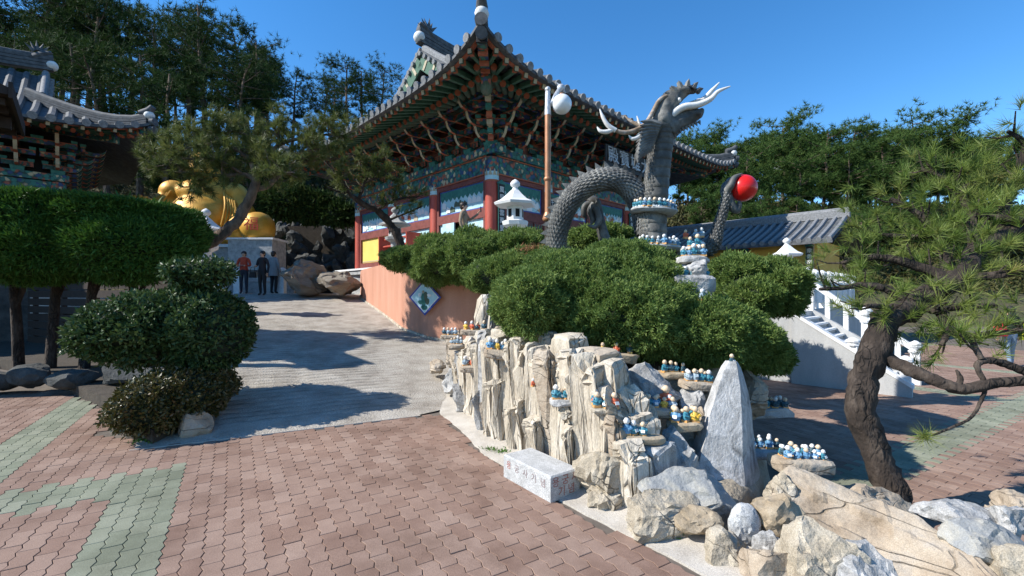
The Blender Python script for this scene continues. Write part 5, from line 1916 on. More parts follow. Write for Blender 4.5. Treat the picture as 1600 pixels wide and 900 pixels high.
# head: continuous skin of skull, brow, snout and gaping lower jaw
hp = [('t', [D(1033, 205), D(1034, 185), D(1040, 168), D(1052, 152), D(1066, 143)], [.22, .21, .19, .15, .11]),
      ('t', [D(1062, 146), D(1076, 140), D(1088, 142)], [.11, .085, .05]),
      ('t', [D(1040, 205), D(1056, 193), D(1072, 186), D(1084, 183)], [.20, .17, .145, .12]),
      ('e', D(1084, 181), (.13, .17, .085)), ('e', D(1052, 158, -.1), (.11, .09, .10)), ('e', D(1052, 158, .1), (.11, .09, .10)),
      ('e', D(1020, 205), (.16, .2, .22)), ('e', D(1038, 185, -.14), (.13, .09, .14)), ('e', D(1038, 185, .14), (.13, .09, .14)),
      ('e', D(1066, 144), (.15, .16, .055)), ('e', D(1094, 176), (.05, .13, .06)), ('e', D(1072, 173, -.09), (.035, .04, .04)), ('e', D(1080, 172, -.1), (.035, .04, .045)), ('e', D(1088, 172, -.09), (.035, .04, .045))]
blob("head", hp, M['dragon'], .024, dragon, smooth_it=3, fine=.010, fscale=14)
for dy in (-.11, .11):
    b = MB(); b.ball(D(1061, 156, dy * 1.35), .035, 0, 10, 7); b.build("eye", M['tusk'], dragon, True)
# crest of spikes from snout over the skull to the nape
crest = [(1090, 139, 8, -3), (1083, 134, 7, -8), (1074, 131, 1, -10), (1064, 133, -6, -9), (1055, 139, -9, -7), (1047, 147, -11, -5), (1040, 156, -12, -3), (1034, 166, -13, -1), (1028, 177, -14, 0), (1022, 188, -14, 2), (1015, 198, -13, 4)]
for (x, y_, dx, dy_) in crest:
    for off in (-.09, .0, .09):
        b = MB(); base = D(x, y_ + 4, off)
        b.cone(base, base + Vector((dx / F * DY * (1 - abs(off)), off * .5, -dy_ / F * DY)), .05, 6, 0, (0, 0, .015))
        b.build("crest_spike", M['dragon_scale'], dragon, True)
# mane: curved blades sweeping back and down behind the jaw
for i in range(11):
    a = i / 10
    for off in (-.2, .2):
        b = MB()
        s0 = D(1022 - 6 * a + 8 * (1 - a), 196 + 36 * a, off)
        b.tube([s0, s0 + Vector((-.16 - .05 * a, off * .25, .03 - .16 * a)), s0 + Vector((-.33 + .10 * a, off * .6, .02 - .28 * a))], [.06, .055, .006], 6, 0)
        b.build("mane_blade", M['dragon_scale'], dragon, True)
# jaw fringe and teeth
for i in range(9):
    b = MB(); p = D(1052 + i * 5, 207 - i * 2.2, -.10)
    b.cone(p, p + Vector((.02, -.02, -.07)), .03, 5); b.build("jaw_barb", M['dragon_scale'], dragon)
for i in range(6):
    for off in (-.10, .10):
        b = MB(); p = D(1062 + i * 5, 176 - i * .6, off)
        b.cone(p, p + Vector((.01, 0, .06)), .022, 5); b.build("tooth", M['dragon'], dragon)
# long white tusks and the antlers
tk = MB(); tk.tube(spline([D(1046, 182, -.12), D(1066, 168, -.14), D(1090, 164, -.15), D(1110, 155, -.16), D(1122, 143, -.17), D(1141, 135, -.18)], 5), lerp_list([.06, .058, .05, .042, .03, .008], 26), 10)
tk.build("tusk", M['tusk'], dragon, True)
tk = MB(); tk.tube(spline([D(1060, 172, .12), D(1082, 163, .13), D(1100, 155, .14), D(1112, 142, .15), D(1124, 129, .16)], 5), lerp_list([.055, .055, .048, .035, .008], 21), 10)
tk.build("tusk", M['tusk'], dragon, True)
for nm, pts, rr_, m in (("antler", [(1042, 150, -.12), (1030, 157, -.14), (1020, 175, -.16), (1008, 194, -.2), (990, 205, -.24), (972, 207, -.26), (958, 202, -.26)], [.03, .032, .034, .036, .04, .036, .03], 'antler'),
                        ("antler_tine", [(962, 204, -.26), (950, 196, -.27), (942, 183, -.27), (937, 170, -.27)], [.04, .038, .03, .006], 'tusk'),
                        ("antler_tine", [(958, 203, -.26), (948, 206, -.27), (938, 205, -.27), (933, 198, -.27)], [.03, .036, .03, .006], 'tusk'),
                        ("antler", [(1008, 196, .15), (998, 196, .2), (985, 189, .24), (975, 180, .26)], [.03, .032, .026, .008], 'antler'),
                        ("antler_tine", [(999, 194, .2), (997, 187, .2), (995, 181, .2)], [.024, .018, .005], 'tusk'),
                        ("antler_tine", [(1003, 208, -.22), (996, 215, -.24), (988, 217, -.25), (982, 211, -.25)], [.035, .036, .03, .006], 'tusk')):
    pp = spline([D(*q) for q in pts], 4)
    b = MB(); b.tube(pp, lerp_list(rr_, len(pp)), 8); b.build(nm, M[m], dragon, True)
# raised right foreleg holding the ball
arm_p = spline([D(1052, 398, .05), D(1085, 396, .05), D(1112, 385, 0), D(1121, 358), D(1129, 332), D(1134, 312), D(1136, 296)], 5)
arm_r = lerp_list([.17, .15, .105, .078, .066, .06, .07], len(arm_p))
b = MB(); b.tube(arm_p, arm_r, 12); b.build("foreleg", M['dragon'], dragon, True)
V_, F_ = scales(arm_p[8:], arm_r[8:], .05, 12, .045, .28)
so_ = link("scales", np_mesh("scales", V_, F_, M['dragon_scale']), dragon); so_["kind"] = "stuff"
ball_c = D(1161, 294, 0); ball_r = .212
for k_, (y0, off) in enumerate(((282, -.10), (286, .05), (292, .16))):
    b = MB()
    pts = [D(1136, 298, off * .3)]
    for a in (175, 140, 105):
        ar = math.radians(a + k_ * 6)
        pts.append(ball_c + Vector((math.cos(ar) * (ball_r + .03), off, math.sin(ar) * (ball_r + .03) * (1 - abs(off)))))
    pp = spline(pts, 4)
    b.tube(pp, lerp_list([.06, .055, .045, .008], len(pp)), 8); b.build("claw", M['dragon_scale'], dragon, True)
b = MB(); pp = spline([D(1137, 306), D(1146, 326), D(1152, 328), D(1155, 318), D(1154, 312)], 4)
b.tube(pp, lerp_list([.07, .065, .055, .04, .008], len(pp)), 8); b.build("claw", M['dragon_scale'], dragon, True)
rb_ = MB(); rb_.ball((0, 0, 0), ball_r, 0, 32, 18)
ro = rb_.build("red_ball", M['red_ball'], None, True, tuple(ball_c + DO))
tag(ro, "glossy red ball gripped in the dragon's raised claw", "ball")
# lowered left foreleg behind
arm2 = spline([D(952, 392, .5), D(944, 372, .5), D(938, 350, .5), D(933, 330, .5), D(928, 316, .48), D(920, 318, .45)], 5)
b = MB(); b.tube(arm2, lerp_list([.13, .10, .09, .10, .11, .07], len(arm2)), 10); b.build("foreleg", M['dragon'], dragon, True)
for k_, q in enumerate((((926, 316), (914, 322), (912, 334), (918, 342)), ((928, 318), (922, 330), (926, 344), (922, 352)), ((930, 324), (936, 342), (930, 354), (918, 352)))):
    pp = spline([D(x, y_, .45 - .07 * k_) for x, y_ in q], 4)
    b = MB(); b.tube(pp, lerp_list([.055, .055, .045, .008], len(pp)), 8); b.build("claw", M['dragon_scale'], dragon, True)
# back of the body running into the juniper
b = MB(); b.tube(spline([D(1010, 372, .35), D(985, 380, .3), D(962, 390, .2)], 4), .08, 8); b.build("tail_coil", M['dragon'], dragon, True)
# stone collars round the neck with rows of figurines
for (x0, x1, y_, n_, wh) in ((986, 1056, 331, 13, "the collar round the dragon's neck"), (994, 1062, 387, 11, "the dragon's lower collar")):
    c_ = W((x0 + x1) / 2, y_, DY) - DO
    b = MB(); rad_ = (x1 - x0) / 2 / F * DY
    vs = []
    for (rr2, z) in ((.55, -.05), (.9, -.045), (1.0, .0), (.97, .025), (.5, .03)):
        for a in range(22):
            an = 2 * PI * a / 22
            q = rr2 * (1 + .06 * math.sin(3 * an + y_) + .04 * math.sin(7 * an))
            vs.append((c_.x + math.cos(an) * rad_ * q, c_.y + math.sin(an) * rad_ * q, c_.z + z - .03 * math.cos(an)))
    b.add(vs, [(i * 22 + a, i * 22 + (a + 1) % 22, (i + 1) * 22 + (a + 1) % 22, (i + 1) * 22 + a) for i in range(4) for a in range(22)])
    o_ = b.build("stone_collar", M['granite_dark'], dragon, True)
    sp = []
    for i in range(n_):
        an = -PI + .12 + (PI - .24) * i / (n_ - 1)
        sp.append(DO + c_ + Vector((math.cos(an) * rad_ * .86, math.sin(an) * rad_ * .86, .02 - .03 * math.cos(an))))
    figs(wh, sp, False, robes="blue grey teal", heads="white", bases="orange white", scale=1.3)
sc_ = D(1085, 384, -.05) + DO
figs("the dragon's shoulder", [sc_ + Vector((-.18, -.1, .10)), sc_ + Vector((-.02, -.1, .12)), sc_ + Vector((.08, -.08, .12))], robes="red grey", heads="white", scale=1.35)
b = stone(dragon, "white_stone", D(1086, 382, -.08), (.16, .12, .07), M['white_stone'], 611, None, cuts=6)

# ------------------------------------------------------------------ white stair and balustrade on the right
stair = root("stone_stair", SW0, TH - PI / 2, "white stone stair with railing down to the courtyard", "stair")
# local x runs down the stair (towards -YH), local y runs away from the side wall (+XH)
run, rise_, ns = 1.75, RTZ - YARD, 11
for k in range(ns):
    b = MB()
    zt = RTZ - (k + 1) * rise_ / (ns + 1)
    x0 = k * run / ns
    b.box((x0 + run / ns / 2, .85, (zt + YARD - .1) / 2), (run / ns, 1.5, zt - YARD + .1), 0)
    b.box((x0 + run / ns / 2 + .012, .85, zt - .02), (run / ns + .03, 1.52, .045), 1)
    b.build("step", [M['granite_dark'], M['white_stone']], stair)
for yy, nm in ((.0, "side_wall"), (1.70, "side_wall")):
    b = MB()
    b.prism([(0, YARD - .1), (run + .25, YARD - .1), (run + .25, YARD + .22), (0, RTZ + .05)], yy - .07, yy + .10, 0, 'y')
    b.build(nm, M['stair_wall'], stair)
b = MB()
b.prism([(-.04, RTZ - .005), (run + .27, YARD + .165), (run + .27, YARD + .24), (-.04, RTZ + .07)], -.09, .12, 0, 'y')
b.build("stringer_cap", M['white_stone'], stair)


def newel(par, x, y, z, h, nm="newel_post", w=.16):
    b = MB()
    b.box((x, y, z + h * .36), (w, w, h * .72), 0)
    b.lathe([(w * .72, h * .72), (w * .80, h * .76), (w * .55, h * .79), (w * .60, h * .82), (w * .78, h * .86), (w * .78, h * .92), (w * .5, h * .96), (w * .15, h)], 10, (x, y, z), 0)
    return b.build(nm, M['white_stone'], par)


zs = lambda x: RTZ - (RTZ - YARD - .1) * x / run
newel(stair, run * .60, 1.70, zs(run * .60) - .35, 1.35)
newel(stair, -.05, 1.70, RTZ, .95)
newel(stair, run + .15, 1.70, YARD, .95)
newel(stair, run + .15, .02, YARD, .78)
newel(stair, run * .62, .02, zs(run * .62) - .2, .62)
for a, e_ in ((-.05, run * .6), (run * .6, run + .15)):
    b = MB(); b.bar((a, 1.70, zs(max(0, a)) + .72), (e_, 1.70, zs(min(run, e_)) + .66), .12, .12); b.build("handrail", M['white_stone'], stair)
    for q in (.33, .66):
        xx = a + (e_ - a) * q
        b = MB(); b.box((xx, 1.70, zs(xx) + .35), (.10, .10, .66)); b.build("rail_post", M['white_stone'], stair)
bal = root("balustrade", SW0 + XH * 1.9 + YH * .42 + Vector((0, 0, RTZ)), TH, "white carved balustrade along the side terrace behind the stair", "balustrade")
for k in range(9):
    newel(bal, .15 + k * .85, 0, 0, 1.12, "post", .17)
for k in range(8):
    b = MB(); b.box((.15 + (k + .5) * .85, 0, .72), (.70, .12, .12)); b.build("rail", M['white_stone'], bal)
    b = MB(); b.box((.15 + (k + .5) * .85, 0, .36), (.70, .07, .42)); b.build("panel", M['white_stone'], bal)

# ------------------------------------------------------------------ rear building, ochre walls
rbp = W(1178, 460, 20.5); rbp.z = RTZ
rear = root("rear_building", Vector((7.6, 23.6, 0)), TH, "low ochre walled building with plain grey tiled roof behind the stair", "building")
# local -y' ... wall plane x = 0, running from y = +3 down to y = -11
b = MB(); b.box((2.0, -1.9, (RTZ + 3.9) / 2), (4.0, 10.2, 3.9 - RTZ)); b.build("wall", M['ochre'], rear)
b = MB(); b.box((-.03, -1.9, 2.75), (.05, 10.1, .24)); b.build("wall_band", M['orange_paint'], rear)
for k in range(5):
    b = MB(); b.lathe([(.13, RTZ - .2), (.13, 3.85)], 12, (-.12, 3.0 - k * 2.45, 0)); b.build("column", M['red_col'], rear, True)
b = MB()
re_ = [(-.95, 3.80), (-.1, 4.10), (1.0, 4.52), (2.0, 4.98)]
y0_, y1_ = 4.0, -7.7
vs = []
for (x, z) in re_ + [(4 - x, z) for x, z in re_[::-1][1:]]:
    for yy in (y0_, y1_): vs.append((x, yy, z))
nn_ = len(re_) * 2 - 1
vs2 = [(x, y, z - .16) for x, y, z in vs]
b.add(vs + vs2, [(i * 2, i * 2 + 1, i * 2 + 3, i * 2 + 2) for i in range(nn_ - 1)] + [(i * 2 + nn_ * 2, i * 2 + nn_ * 2 + 2, i * 2 + nn_ * 2 + 3, i * 2 + nn_ * 2 + 1) for i in range(nn_ - 1)] + [(0, 2 * nn_, 2 * nn_ + 1, 1)])
rroof = b.build("roof", M['tile_roof'], rear)
rt = MB(); rt.tube([(x, 0, z + .02) for x, z in re_], .085, 7); rt.tube([(-.98, 0, 3.79), (-.92, 0, 3.81)], .10, 9)
me_rt = rt.mesh("tile_row", M['tile_end'], True)
for k in range(35): link("tile_row", me_rt, rroof, (0, 3.9 - k * .338, 0))
b = MB(); b.box((2.0, -1.85, 5.1), (.3, 11.8, .3)); b.tube([(2, 4, 5.25), (2, -7.75, 5.25)], .14, 8); b.build("ridge", M['tile_end'], rroof)
vb = verse("verse_board", 0, 0, 0, "諸惡莫作", 0, Vector((7.6, 23.6, 0)) + YH * -4.35 - XH * .32 + Vector((0, 0, 3.6)), "dark verse board on the ochre building's column", TH - PI / 2)
vb = verse("verse_board", 0, 0, 0, "衆善奉行", 0, Vector((7.6, 23.6, 0)) + YH * -6.8 - XH * .32 + Vector((0, 0, 3.6)), "verse board at the sunlit end of the ochre building", TH - PI / 2)

# ------------------------------------------------------------------ pavilion on the left
tip = Vector((-13.0, 16.5, 0))
PLX, PLY, PO = 9.0, 7.0, 2.5
pav = root("left_pavilion", tip - XH * (PLX + PO) + YH * PO, TH, "shaded tiled pavilion with painted eaves behind the clipped trees", "pavilion")


class FlipRoof(Roof):
    pass


pr_ = Roof(PLX, PLY, PO, 7.25, 10.6, .85, .62, 1.1, .42)
pr_.build(pav)
pr_.rafters(pav, .42)
PF = 2.6
for x in (3.0, 6.0, 9.0): column(pav, x, 0, PF, 5.7, .22)
for y in (3.5, 7.0): column(pav, 9.0, y, PF, 5.7, .22)
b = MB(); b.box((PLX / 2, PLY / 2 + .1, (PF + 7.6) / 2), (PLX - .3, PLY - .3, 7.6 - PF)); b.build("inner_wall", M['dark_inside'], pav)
b = MB(); b.box((PLX / 2, -.0, 5.45), (PLX, .24, .5)); b.build("tie_beam", M['dance'], pav)
b = MB(); b.box((PLX, PLY / 2, 5.45), (.24, PLY, .5)); b.build("tie_beam", M['dance'], pav)
b = MB(); b.box((PLX / 2, -.02, 5.85), (PLX + .6, .38, .24)); b.build("wall_plate", M['dance'], pav)
b = MB(); b.box((PLX + .02, PLY / 2, 5.852), (.38, PLY + .5, .236)); b.build("wall_plate", M['dance'], pav)
for k in range(1, 10): link("bracket", bm_, pav, (k * 1.0, 0, 5.97))
for k in range(0, 8):
    o_ = link("bracket", bm_, pav, (PLX, k * 1.0, 5.97)); o_.rotation_euler = (0, 0, PI / 2)
for k in range(3):
    for q in range(3):
        b = MB(); x = .3 + k * 3 + q * .85
        b.box((x + .4, -.12, 3.95), (.74, .06, 2.3), 0); b.box((x + .4, -.16, 4.3), (.56, .03, 1.45), 1)
        for r in range(5):
            b.box((x + .18 + r * .11, -.18, 4.3), (.018, .02, 1.45), 0); b.box((x + .4, -.182, 3.75 + r * .27), (.56, .018, .018), 0)
        b.build("lattice_door", [M['teal'], M['sky_panel']], pav)
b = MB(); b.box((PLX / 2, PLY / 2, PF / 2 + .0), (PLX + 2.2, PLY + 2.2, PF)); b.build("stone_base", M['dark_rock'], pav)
verse("verse_board", 0, 0, 0, "五花時雨", 0, pav.location + XH * 9.0 - YH * .3 + Vector((0, 0, 4.95)), "dark blue verse board with pale characters on the left pavilion", TH)

# near roof on the far left: an open timber canopy, mostly beyond the picture
cn = root("timber_canopy", Vector((-8.3, 7.5, 0)), TH, "dark timber canopy roof jutting in at the far left edge", "canopy")
b = MB()
b.prism([(0, 5.05), (-.45, 5.25), (-.9, 5.05), (-.9, 4.93), (0, 4.93)], -.05, 2.4, 0, 'y'); b.build("roof_deck", M['dark_wood'], cn)
b = MB(); b.bar((.03, -.1, 5.0), (.03, 2.45, 5.0), .05, .26); b.build("fascia", M['dark_wood'], cn)
for k in range(5):
    b = MB(); b.bar((-.05, .2 + k * .5, 4.86), (-.85, .2 + k * .5, 4.86), .09, .11); b.build("rafter", M['dark_wood'], cn)
for (x, y) in ((-.8, .3), (-.8, 2.1)):
    b = MB(); b.lathe([(.14, 0), (.14, 4.9)], 12, (x, y, 0)); b.build("post", M['maroon'], cn, True)
b = MB(); b.box((-.45, 1.2, 4.76), (.8, .16, .2)); b.build("cross_beam", M['dark_wood'], cn)

# dark planks added to deepen the shade behind the clipped trees
fe = root("shade_planks", Vector((-15.0, 14.2, .1)), math.atan2(-3.4, 7.0), "dark planks added to deepen the shade behind the clipped trees", "fence")
for k in range(9):
    b = MB(); b.box((3.9, 0, .15 + k * .235), (8.2, .04, .20)); b.build("plank", M['dark_wood'], fe)
for k in range(5):
    b = MB(); b.box((.1 + k * 1.9, .07, 1.05), (.12, .1, 2.2)); b.build("post", M['dark_wood'], fe)
# ------------------------------------------------------------------ golden statue and its offerings
gp = Vector((-15.1, 22.3, 1.95))
gs = root("golden_statue", gp, math.radians(10), "huge gold painted seated statue with bare belly behind the pine", "statue")
b = MB(); b.box((0, .2, .95), (6.4, 3.4, 1.9), 0); b.box((0, .2, 1.95), (6.7, 3.7, .14), 1); b.box((0, .2, .1), (6.8, 3.8, .2), 1)
b.build("pedestal", [M['granite_dark'], M['white_stone']], gs)
Z = 2.0
bd = [('e', (0, 0, Z + 1.35), (1.55, 1.2, 1.35)), ('e', (0, -.55, Z + 1.15), (1.15, .85, .95)), ('e', (0, .1, Z + 2.6), (1.45, .85, .75)),
      ('t', [(0, .05, Z + 3.0), (0, 0, Z + 3.4)], [.5, .45]), ('e', (0, -.1, Z + 3.85), (.66, .68, .78)), ('e', (0, -.45, Z + 3.6), (.5, .4, .35)),
      ('e', (-.66, -.02, Z + 3.7), (.12, .16, .36)), ('e', (.66, -.02, Z + 3.7), (.12, .16, .36)), ('e', (0, -.76, Z + 3.82), (.12, .12, .16)),
      ('t', [(-1.3, .1, Z + 2.7), (-1.9, -.3, Z + 1.7), (-1.7, -1.0, Z + .95)], [.5, .45, .32]), ('t', [(1.3, .1, Z + 2.7), (1.95, -.3, Z + 1.7), (1.75, -1.0, Z + .95)], [.5, .45, .32]),
      ('e', (-1.65, -1.2, Z + .78), (.34, .3, .22)), ('e', (1.7, -1.2, Z + .78), (.34, .3, .22)),
      ('t', [(-.5, .1, Z + .45), (-1.7, -.6, Z + .55), (-1.0, -1.25, Z + .35)], [.6, .58, .38]), ('t', [(.5, .1, Z + .45), (1.7, -.6, Z + .55), (1.0, -1.25, Z + .35)], [.6, .58, .38]),
      ('e', (0, .2, Z + .4), (2.0, 1.2, .5)), ('e', (-1.35, .05, Z + 2.65), (.62, .58, .6)), ('e', (1.35, .05, Z + 2.65), (.62, .58, .6)), ('e', (-1.9, -.3, Z + 1.7), (.5, .5, .5)), ('e', (1.95, -.3, Z + 1.7), (.5, .5, .5)), ('e', (-1.7, -.6, Z + .55), (.6, .6, .58)), ('e', (1.7, -.6, Z + .55), (.6, .6, .58))]
blob("body", bd, M['gold'], .07, gs, smooth_it=4)
for sx in (-1, 1):
    for k in range(5):
        b = MB()
        pp = spline([(sx * (1.15 + .13 * k), -.6 - .04 * k, Z + 2.6 - .1 * k), (sx * (1.35 + .13 * k), -1.0, Z + 1.8 - .16 * k), (sx * (1.2 + .12 * k), -1.15, Z + .75 - .05 * k)], 4)
        b.tube(pp, .05, 6); b.build("robe_fold", M['gold'], gs, True)
for k in range(26):
    a = PI * .1 + 2 * PI * k / 26
    b = MB(); b.ball((-2.2 + .85 * math.cos(a), -1.1, Z + 1.1 + 1.05 * math.sin(a)), .125, 0, 10, 7); b.build("prayer_bead", M['gold'], gs, True)
sk = root("gold_sack", W(403, 374, 20.2) , 0, "round golden sack with a red character beside the statue", "offering")
b = MB(); b.lathe([(.55, 0), (.68, .2), (.72, .5), (.64, .85), (.45, 1.08), (.2, 1.18), (.05, 1.2)], 24); b.build("sack", M['gold'], sk, True)
o_ = link("character", text_mesh("福", .62, M['sign_red'], .01), sk, (0.12, -.72, .55)); o_.rotation_euler = (PI / 2 - .02, 0, .15)
b = MB(); b.box((0, 0, -.72), (1.9, 1.2, 1.35), 0); b.box((0, 0, -.04), (2.05, 1.35, .08), 1)
pd = b.build("plinth", [M['granite_dark'], M['white_stone']], sk)
for k, (px_, h) in enumerate(((347, 1.0), (372, .95), (441, 1.0))):
    p = W(px_, 455, 18.6); p.z = 1.65
    r_ = root("fence_post", p, 0, ("leftmost", "middle", "rightmost")[k] + " white stone fence post at the head of the ramp", "fence post", "white fence posts at the head of the ramp")
    newel(r_, 0, 0, 0, h * 1.1, "post", .24)
fr_ = root("stone_fence", W(395, 455, 19.2), 0, "low grey stone fence rail below the golden sack", "fence"); fr_.location.z = 1.65
b = MB(); b.box((0, 0, .62), (3.6, .14, .16)); b.build("rail", M['granite'], fr_)
b = MB(); b.box((0, 0, .28), (3.5, .08, .46)); b.build("panel", M['granite_dark'], fr_)

# rocks at the top of the ramp
for i, (x0, y0, x1, y1, Y, m, lab) in enumerate(((432, 402, 512, 458, 17.6, 'brown_boulder', "large smooth brown boulder at the head of the ramp"), (490, 418, 562, 462, 17.4, 'brown_boulder', "low brown boulder beside the hall's corner stone"))):
    c = W((x0 + x1) / 2, (y0 + y1) / 2, Y)
    o = stone(None, "boulder", c, ((x1 - x0) / 2 / F * Y * 1.12, 1.2, (y1 - y0) / 2 / F * Y * 1.2), M[m], 640 + i, E(0, .12, .2), cuts=14, lo=.5, hi=.85, rough=.12, sub=4)
    tag(o, lab, "boulder")
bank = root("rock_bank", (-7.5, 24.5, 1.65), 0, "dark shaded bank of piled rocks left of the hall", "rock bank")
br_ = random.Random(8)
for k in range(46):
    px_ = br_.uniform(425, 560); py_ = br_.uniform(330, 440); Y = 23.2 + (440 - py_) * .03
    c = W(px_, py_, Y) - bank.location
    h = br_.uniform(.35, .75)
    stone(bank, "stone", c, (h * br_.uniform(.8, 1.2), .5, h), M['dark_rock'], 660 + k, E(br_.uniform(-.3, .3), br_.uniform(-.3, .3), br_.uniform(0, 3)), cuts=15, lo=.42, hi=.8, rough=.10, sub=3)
b = MB(); b.prism([(-7, 1.0), (2.6, 1.0), (2.6, 6.5), (-7, 6.5)], 0, 0, 0, 'z') if False else b.box((-.5, 1.6, 1.6), (9, 1.6, 4.4)); b.build("bank_mass", M['soil'], bank)

# ------------------------------------------------------------------ people
skin = mat("skin", [(.45, .27, .18), (.55, .35, .25)], .55, 10, bump=0)
hair = mat("black_hair", [(.012, .010, .009), (.025, .02, .018)], .5, 40, bump=.3)
shoe = mat("shoe_leather", [(.02, .02, .02), (.035, .033, .03)], .6, 10, bump=0)


def cloth(name, c): return mat("cloth_" + name, [tuple(x * .8 for x in c), c], .85, 14, bump=.2, bscale=90)


def person(p, rz, label, top, legs, arms, H=1.66, waist=.95, hairlong=False, shoes=None, coat_to=None, stride=.0):
    s = H / 1.68
    r_ = root("person", p, rz, label, "person")
    vs = [(0, 0, .94), (0, 0, 1.08), (0, .01, 1.26), (0, .01, 1.40), (0, 0, 1.47), (0, -.02, 1.55), (0, -.01, 1.64)]
    rd = [(.15, .11), (.135, .10), (.155, .115), (.10, .085), (.052, .052), (.078, .09), (.07, .078)]
    ed = [(0, 1), (1, 2), (2, 3), (3, 4), (4, 5), (5, 6)]
    for sx, (el, wr, hd) in zip((-1, 1), arms):
        i = len(vs)
        vs += [(sx * .165, .01, 1.37), el, wr, hd]; rd += [(.062, .062), (.045, .045), (.034, .034), (.03, .018)]
        ed += [(3, i), (i, i + 1), (i + 1, i + 2), (i + 2, i + 3)]
    for sx in (-1, 1):
        i = len(vs)
        st = stride * sx
        vs += [(sx * .085, 0, .86), (sx * .095, -.01 + st * .5, .48), (sx * .095, .03 + st, .09), (sx * .105, -.10 + st, .035)]; rd += [(.092, .095), (.062, .065), (.042, .045), (.042, .032)]
        ed += [(0, i), (i, i + 1), (i + 1, i + 2), (i + 2, i + 3)]
    me = bpy.data.meshes.new("body"); me.from_pydata([tuple(c * s for c in v) for v in vs], ed, [])
    o = bpy.data.objects.new("body", me); COL.objects.link(o)
    md = o.modifiers.new("k", 'SKIN'); md.use_smooth_shade = True
    for k_, sv in enumerate(me.skin_vertices[0].data):
        sv.radius = (rd[k_][0] * s, rd[k_][1] * s); sv.use_root = (k_ == 0)
    sb = o.modifiers.new("u", 'SUBSURF'); sb.levels = 2; sb.render_levels = 2
    dg = bpy.context.evaluated_depsgraph_get()
    m2 = bpy.data.meshes.new_from_object(o.evaluated_get(dg)); m2.name = "body"
    bpy.data.objects.remove(o)
    for m in (top, legs, skin, shoes or shoe, hair): m2.materials.append(m)
    hands = [Vector(a[2]) * s for a in arms]; wrs = [Vector(a[1]) * s for a in arms]
    for f in m2.polygons:
        c = f.center; mi = 0
        if c.z > 1.455 * s: mi = 2
        elif any((c - h_).length < .10 * s and (c - h_).length < (c - w_).length + .02 for h_, w_ in zip(hands, wrs)): mi = 2
        elif c.z < .10 * s: mi = 3
        elif c.z < waist * s and abs(c.x) < .19 * s: mi = 1
        f.material_index = mi
    # face and fingers join the same mesh
    bm = bmesh.new(); bm.from_mesh(m2)
    ex = MB()
    for sx in (-1, 1): ex.ball((sx * .032 * s, -.098 * s, 1.575 * s), .010 * s, 4, 6, 4)
    ex.tube([(0, -.095 * s, 1.575 * s), (0, -.118 * s, 1.545 * s)], [.008 * s, .014 * s], 5, 2); ex.box((0, -.102 * s, 1.515 * s), (.045 * s, .012 * s, .008 * s), 3)
    for sx in (-1, 1): ex.ball((sx * .08 * s, 0, 1.565 * s), .022 * s, 2, 6, 4, (.5, 1, 1.3))
    for h_, w_ in zip(hands, wrs):
        d_ = (h_ - w_).normalized(); sd = d_.cross(Vector((0, 0, 1)));
        sd = sd.normalized() if sd.length > .1 else Vector((1, 0, 0)); cu = d_.cross(sd)
        for q, ln in zip((-1.5, -.5, .5, 1.5), (.055, .068, .07, .06)):
            a0 = h_ + sd * (q * .017 * s) + d_ * .012 * s
            ex.tube([a0, a0 + d_ * ln * .55 * s, a0 + d_ * ln * .9 * s + cu * .02 * s], [.009 * s, .0085 * s, .006 * s], 5, 2)
        a0 = h_ - d_ * .03 * s + sd * .026 * s
        ex.tube([a0, a0 + sd * .025 * s + d_ * .02 * s, a0 + sd * .03 * s + d_ * .05 * s], [.011 * s, .010 * s, .007 * s], 5, 2)
    em = ex.mesh("x", [top, legs, skin, shoe, hair], True)
    bm.from_mesh(em); bm.to_mesh(m2); bm.free(); bpy.data.meshes.remove(em)
    m2.polygons.foreach_set("use_smooth", [True] * len(m2.polygons))
    link("body", m2, r_)
    hp_ = [('e', (0, .022 * s, 1.61 * s), (.098 * s, .105 * s, .098 * s)), ('e', (0, .05 * s, 1.56 * s), (.085 * s, .07 * s, .09 * s))]
    if hairlong: hp_.append(('e', (0, .06 * s, 1.47 * s), (.09 * s, .06 * s, .13 * s)))
    blob("hair", hp_, hair, .018, r_, smooth_it=2, fine=.006, fscale=30)
    if coat_to:
        b = MB(); b.lathe([(.21 * s, coat_to * s), (.19 * s, .95 * s), (.175 * s, 1.15 * s), (.19 * s, 1.32 * s), (.12 * s, 1.43 * s)], 16, sy=.75)
        b.build("coat", top, r_, True)
    return r_


hang = lambda sx: ((sx * .25, .03, 1.12), (sx * .26, -.04, .88), (sx * .255, -.06, .80))
hold = lambda sx: ((sx * .24, .0, 1.13), (sx * .13, -.20, 1.10), (sx * .06, -.25, 1.12))
pz = 1.66
a_ = W(381, 453, 17.5); a_.z = pz
person(a_, .25, "person in a red jacket looking down, standing by the white posts", cloth("red", (.42, .06, .03)), cloth("navy", (.02, .025, .04)), (hold(-1), hold(1)), 1.64)
bag = MB(); bag.box((0, 0, .12), (.24, .10, .22), 0, taper=.85); bag.tube([(-.1, 0, .2), (-.06, 0, .42), (.06, 0, .42), (.1, 0, .2)], .012, 6)
bo_ = bag.build("shoulder_bag", cloth("black_bag", (.02, .02, .022)), None, False, (a_.x + .33, a_.y + .02, pz + .62)); tag(bo_, "small black bag at the side of the red jacketed person", "bag")
a_ = W(410, 455, 17.0); a_.z = 1.60
person(a_, -.2, "person in dark clothes holding a phone at the head of the ramp", cloth("charcoal", (.018, .018, .022)), cloth("black", (.014, .014, .017)), (hold(-1), hang(1)), 1.66)
a_ = W(428, 448, 18.4); a_.z = pz
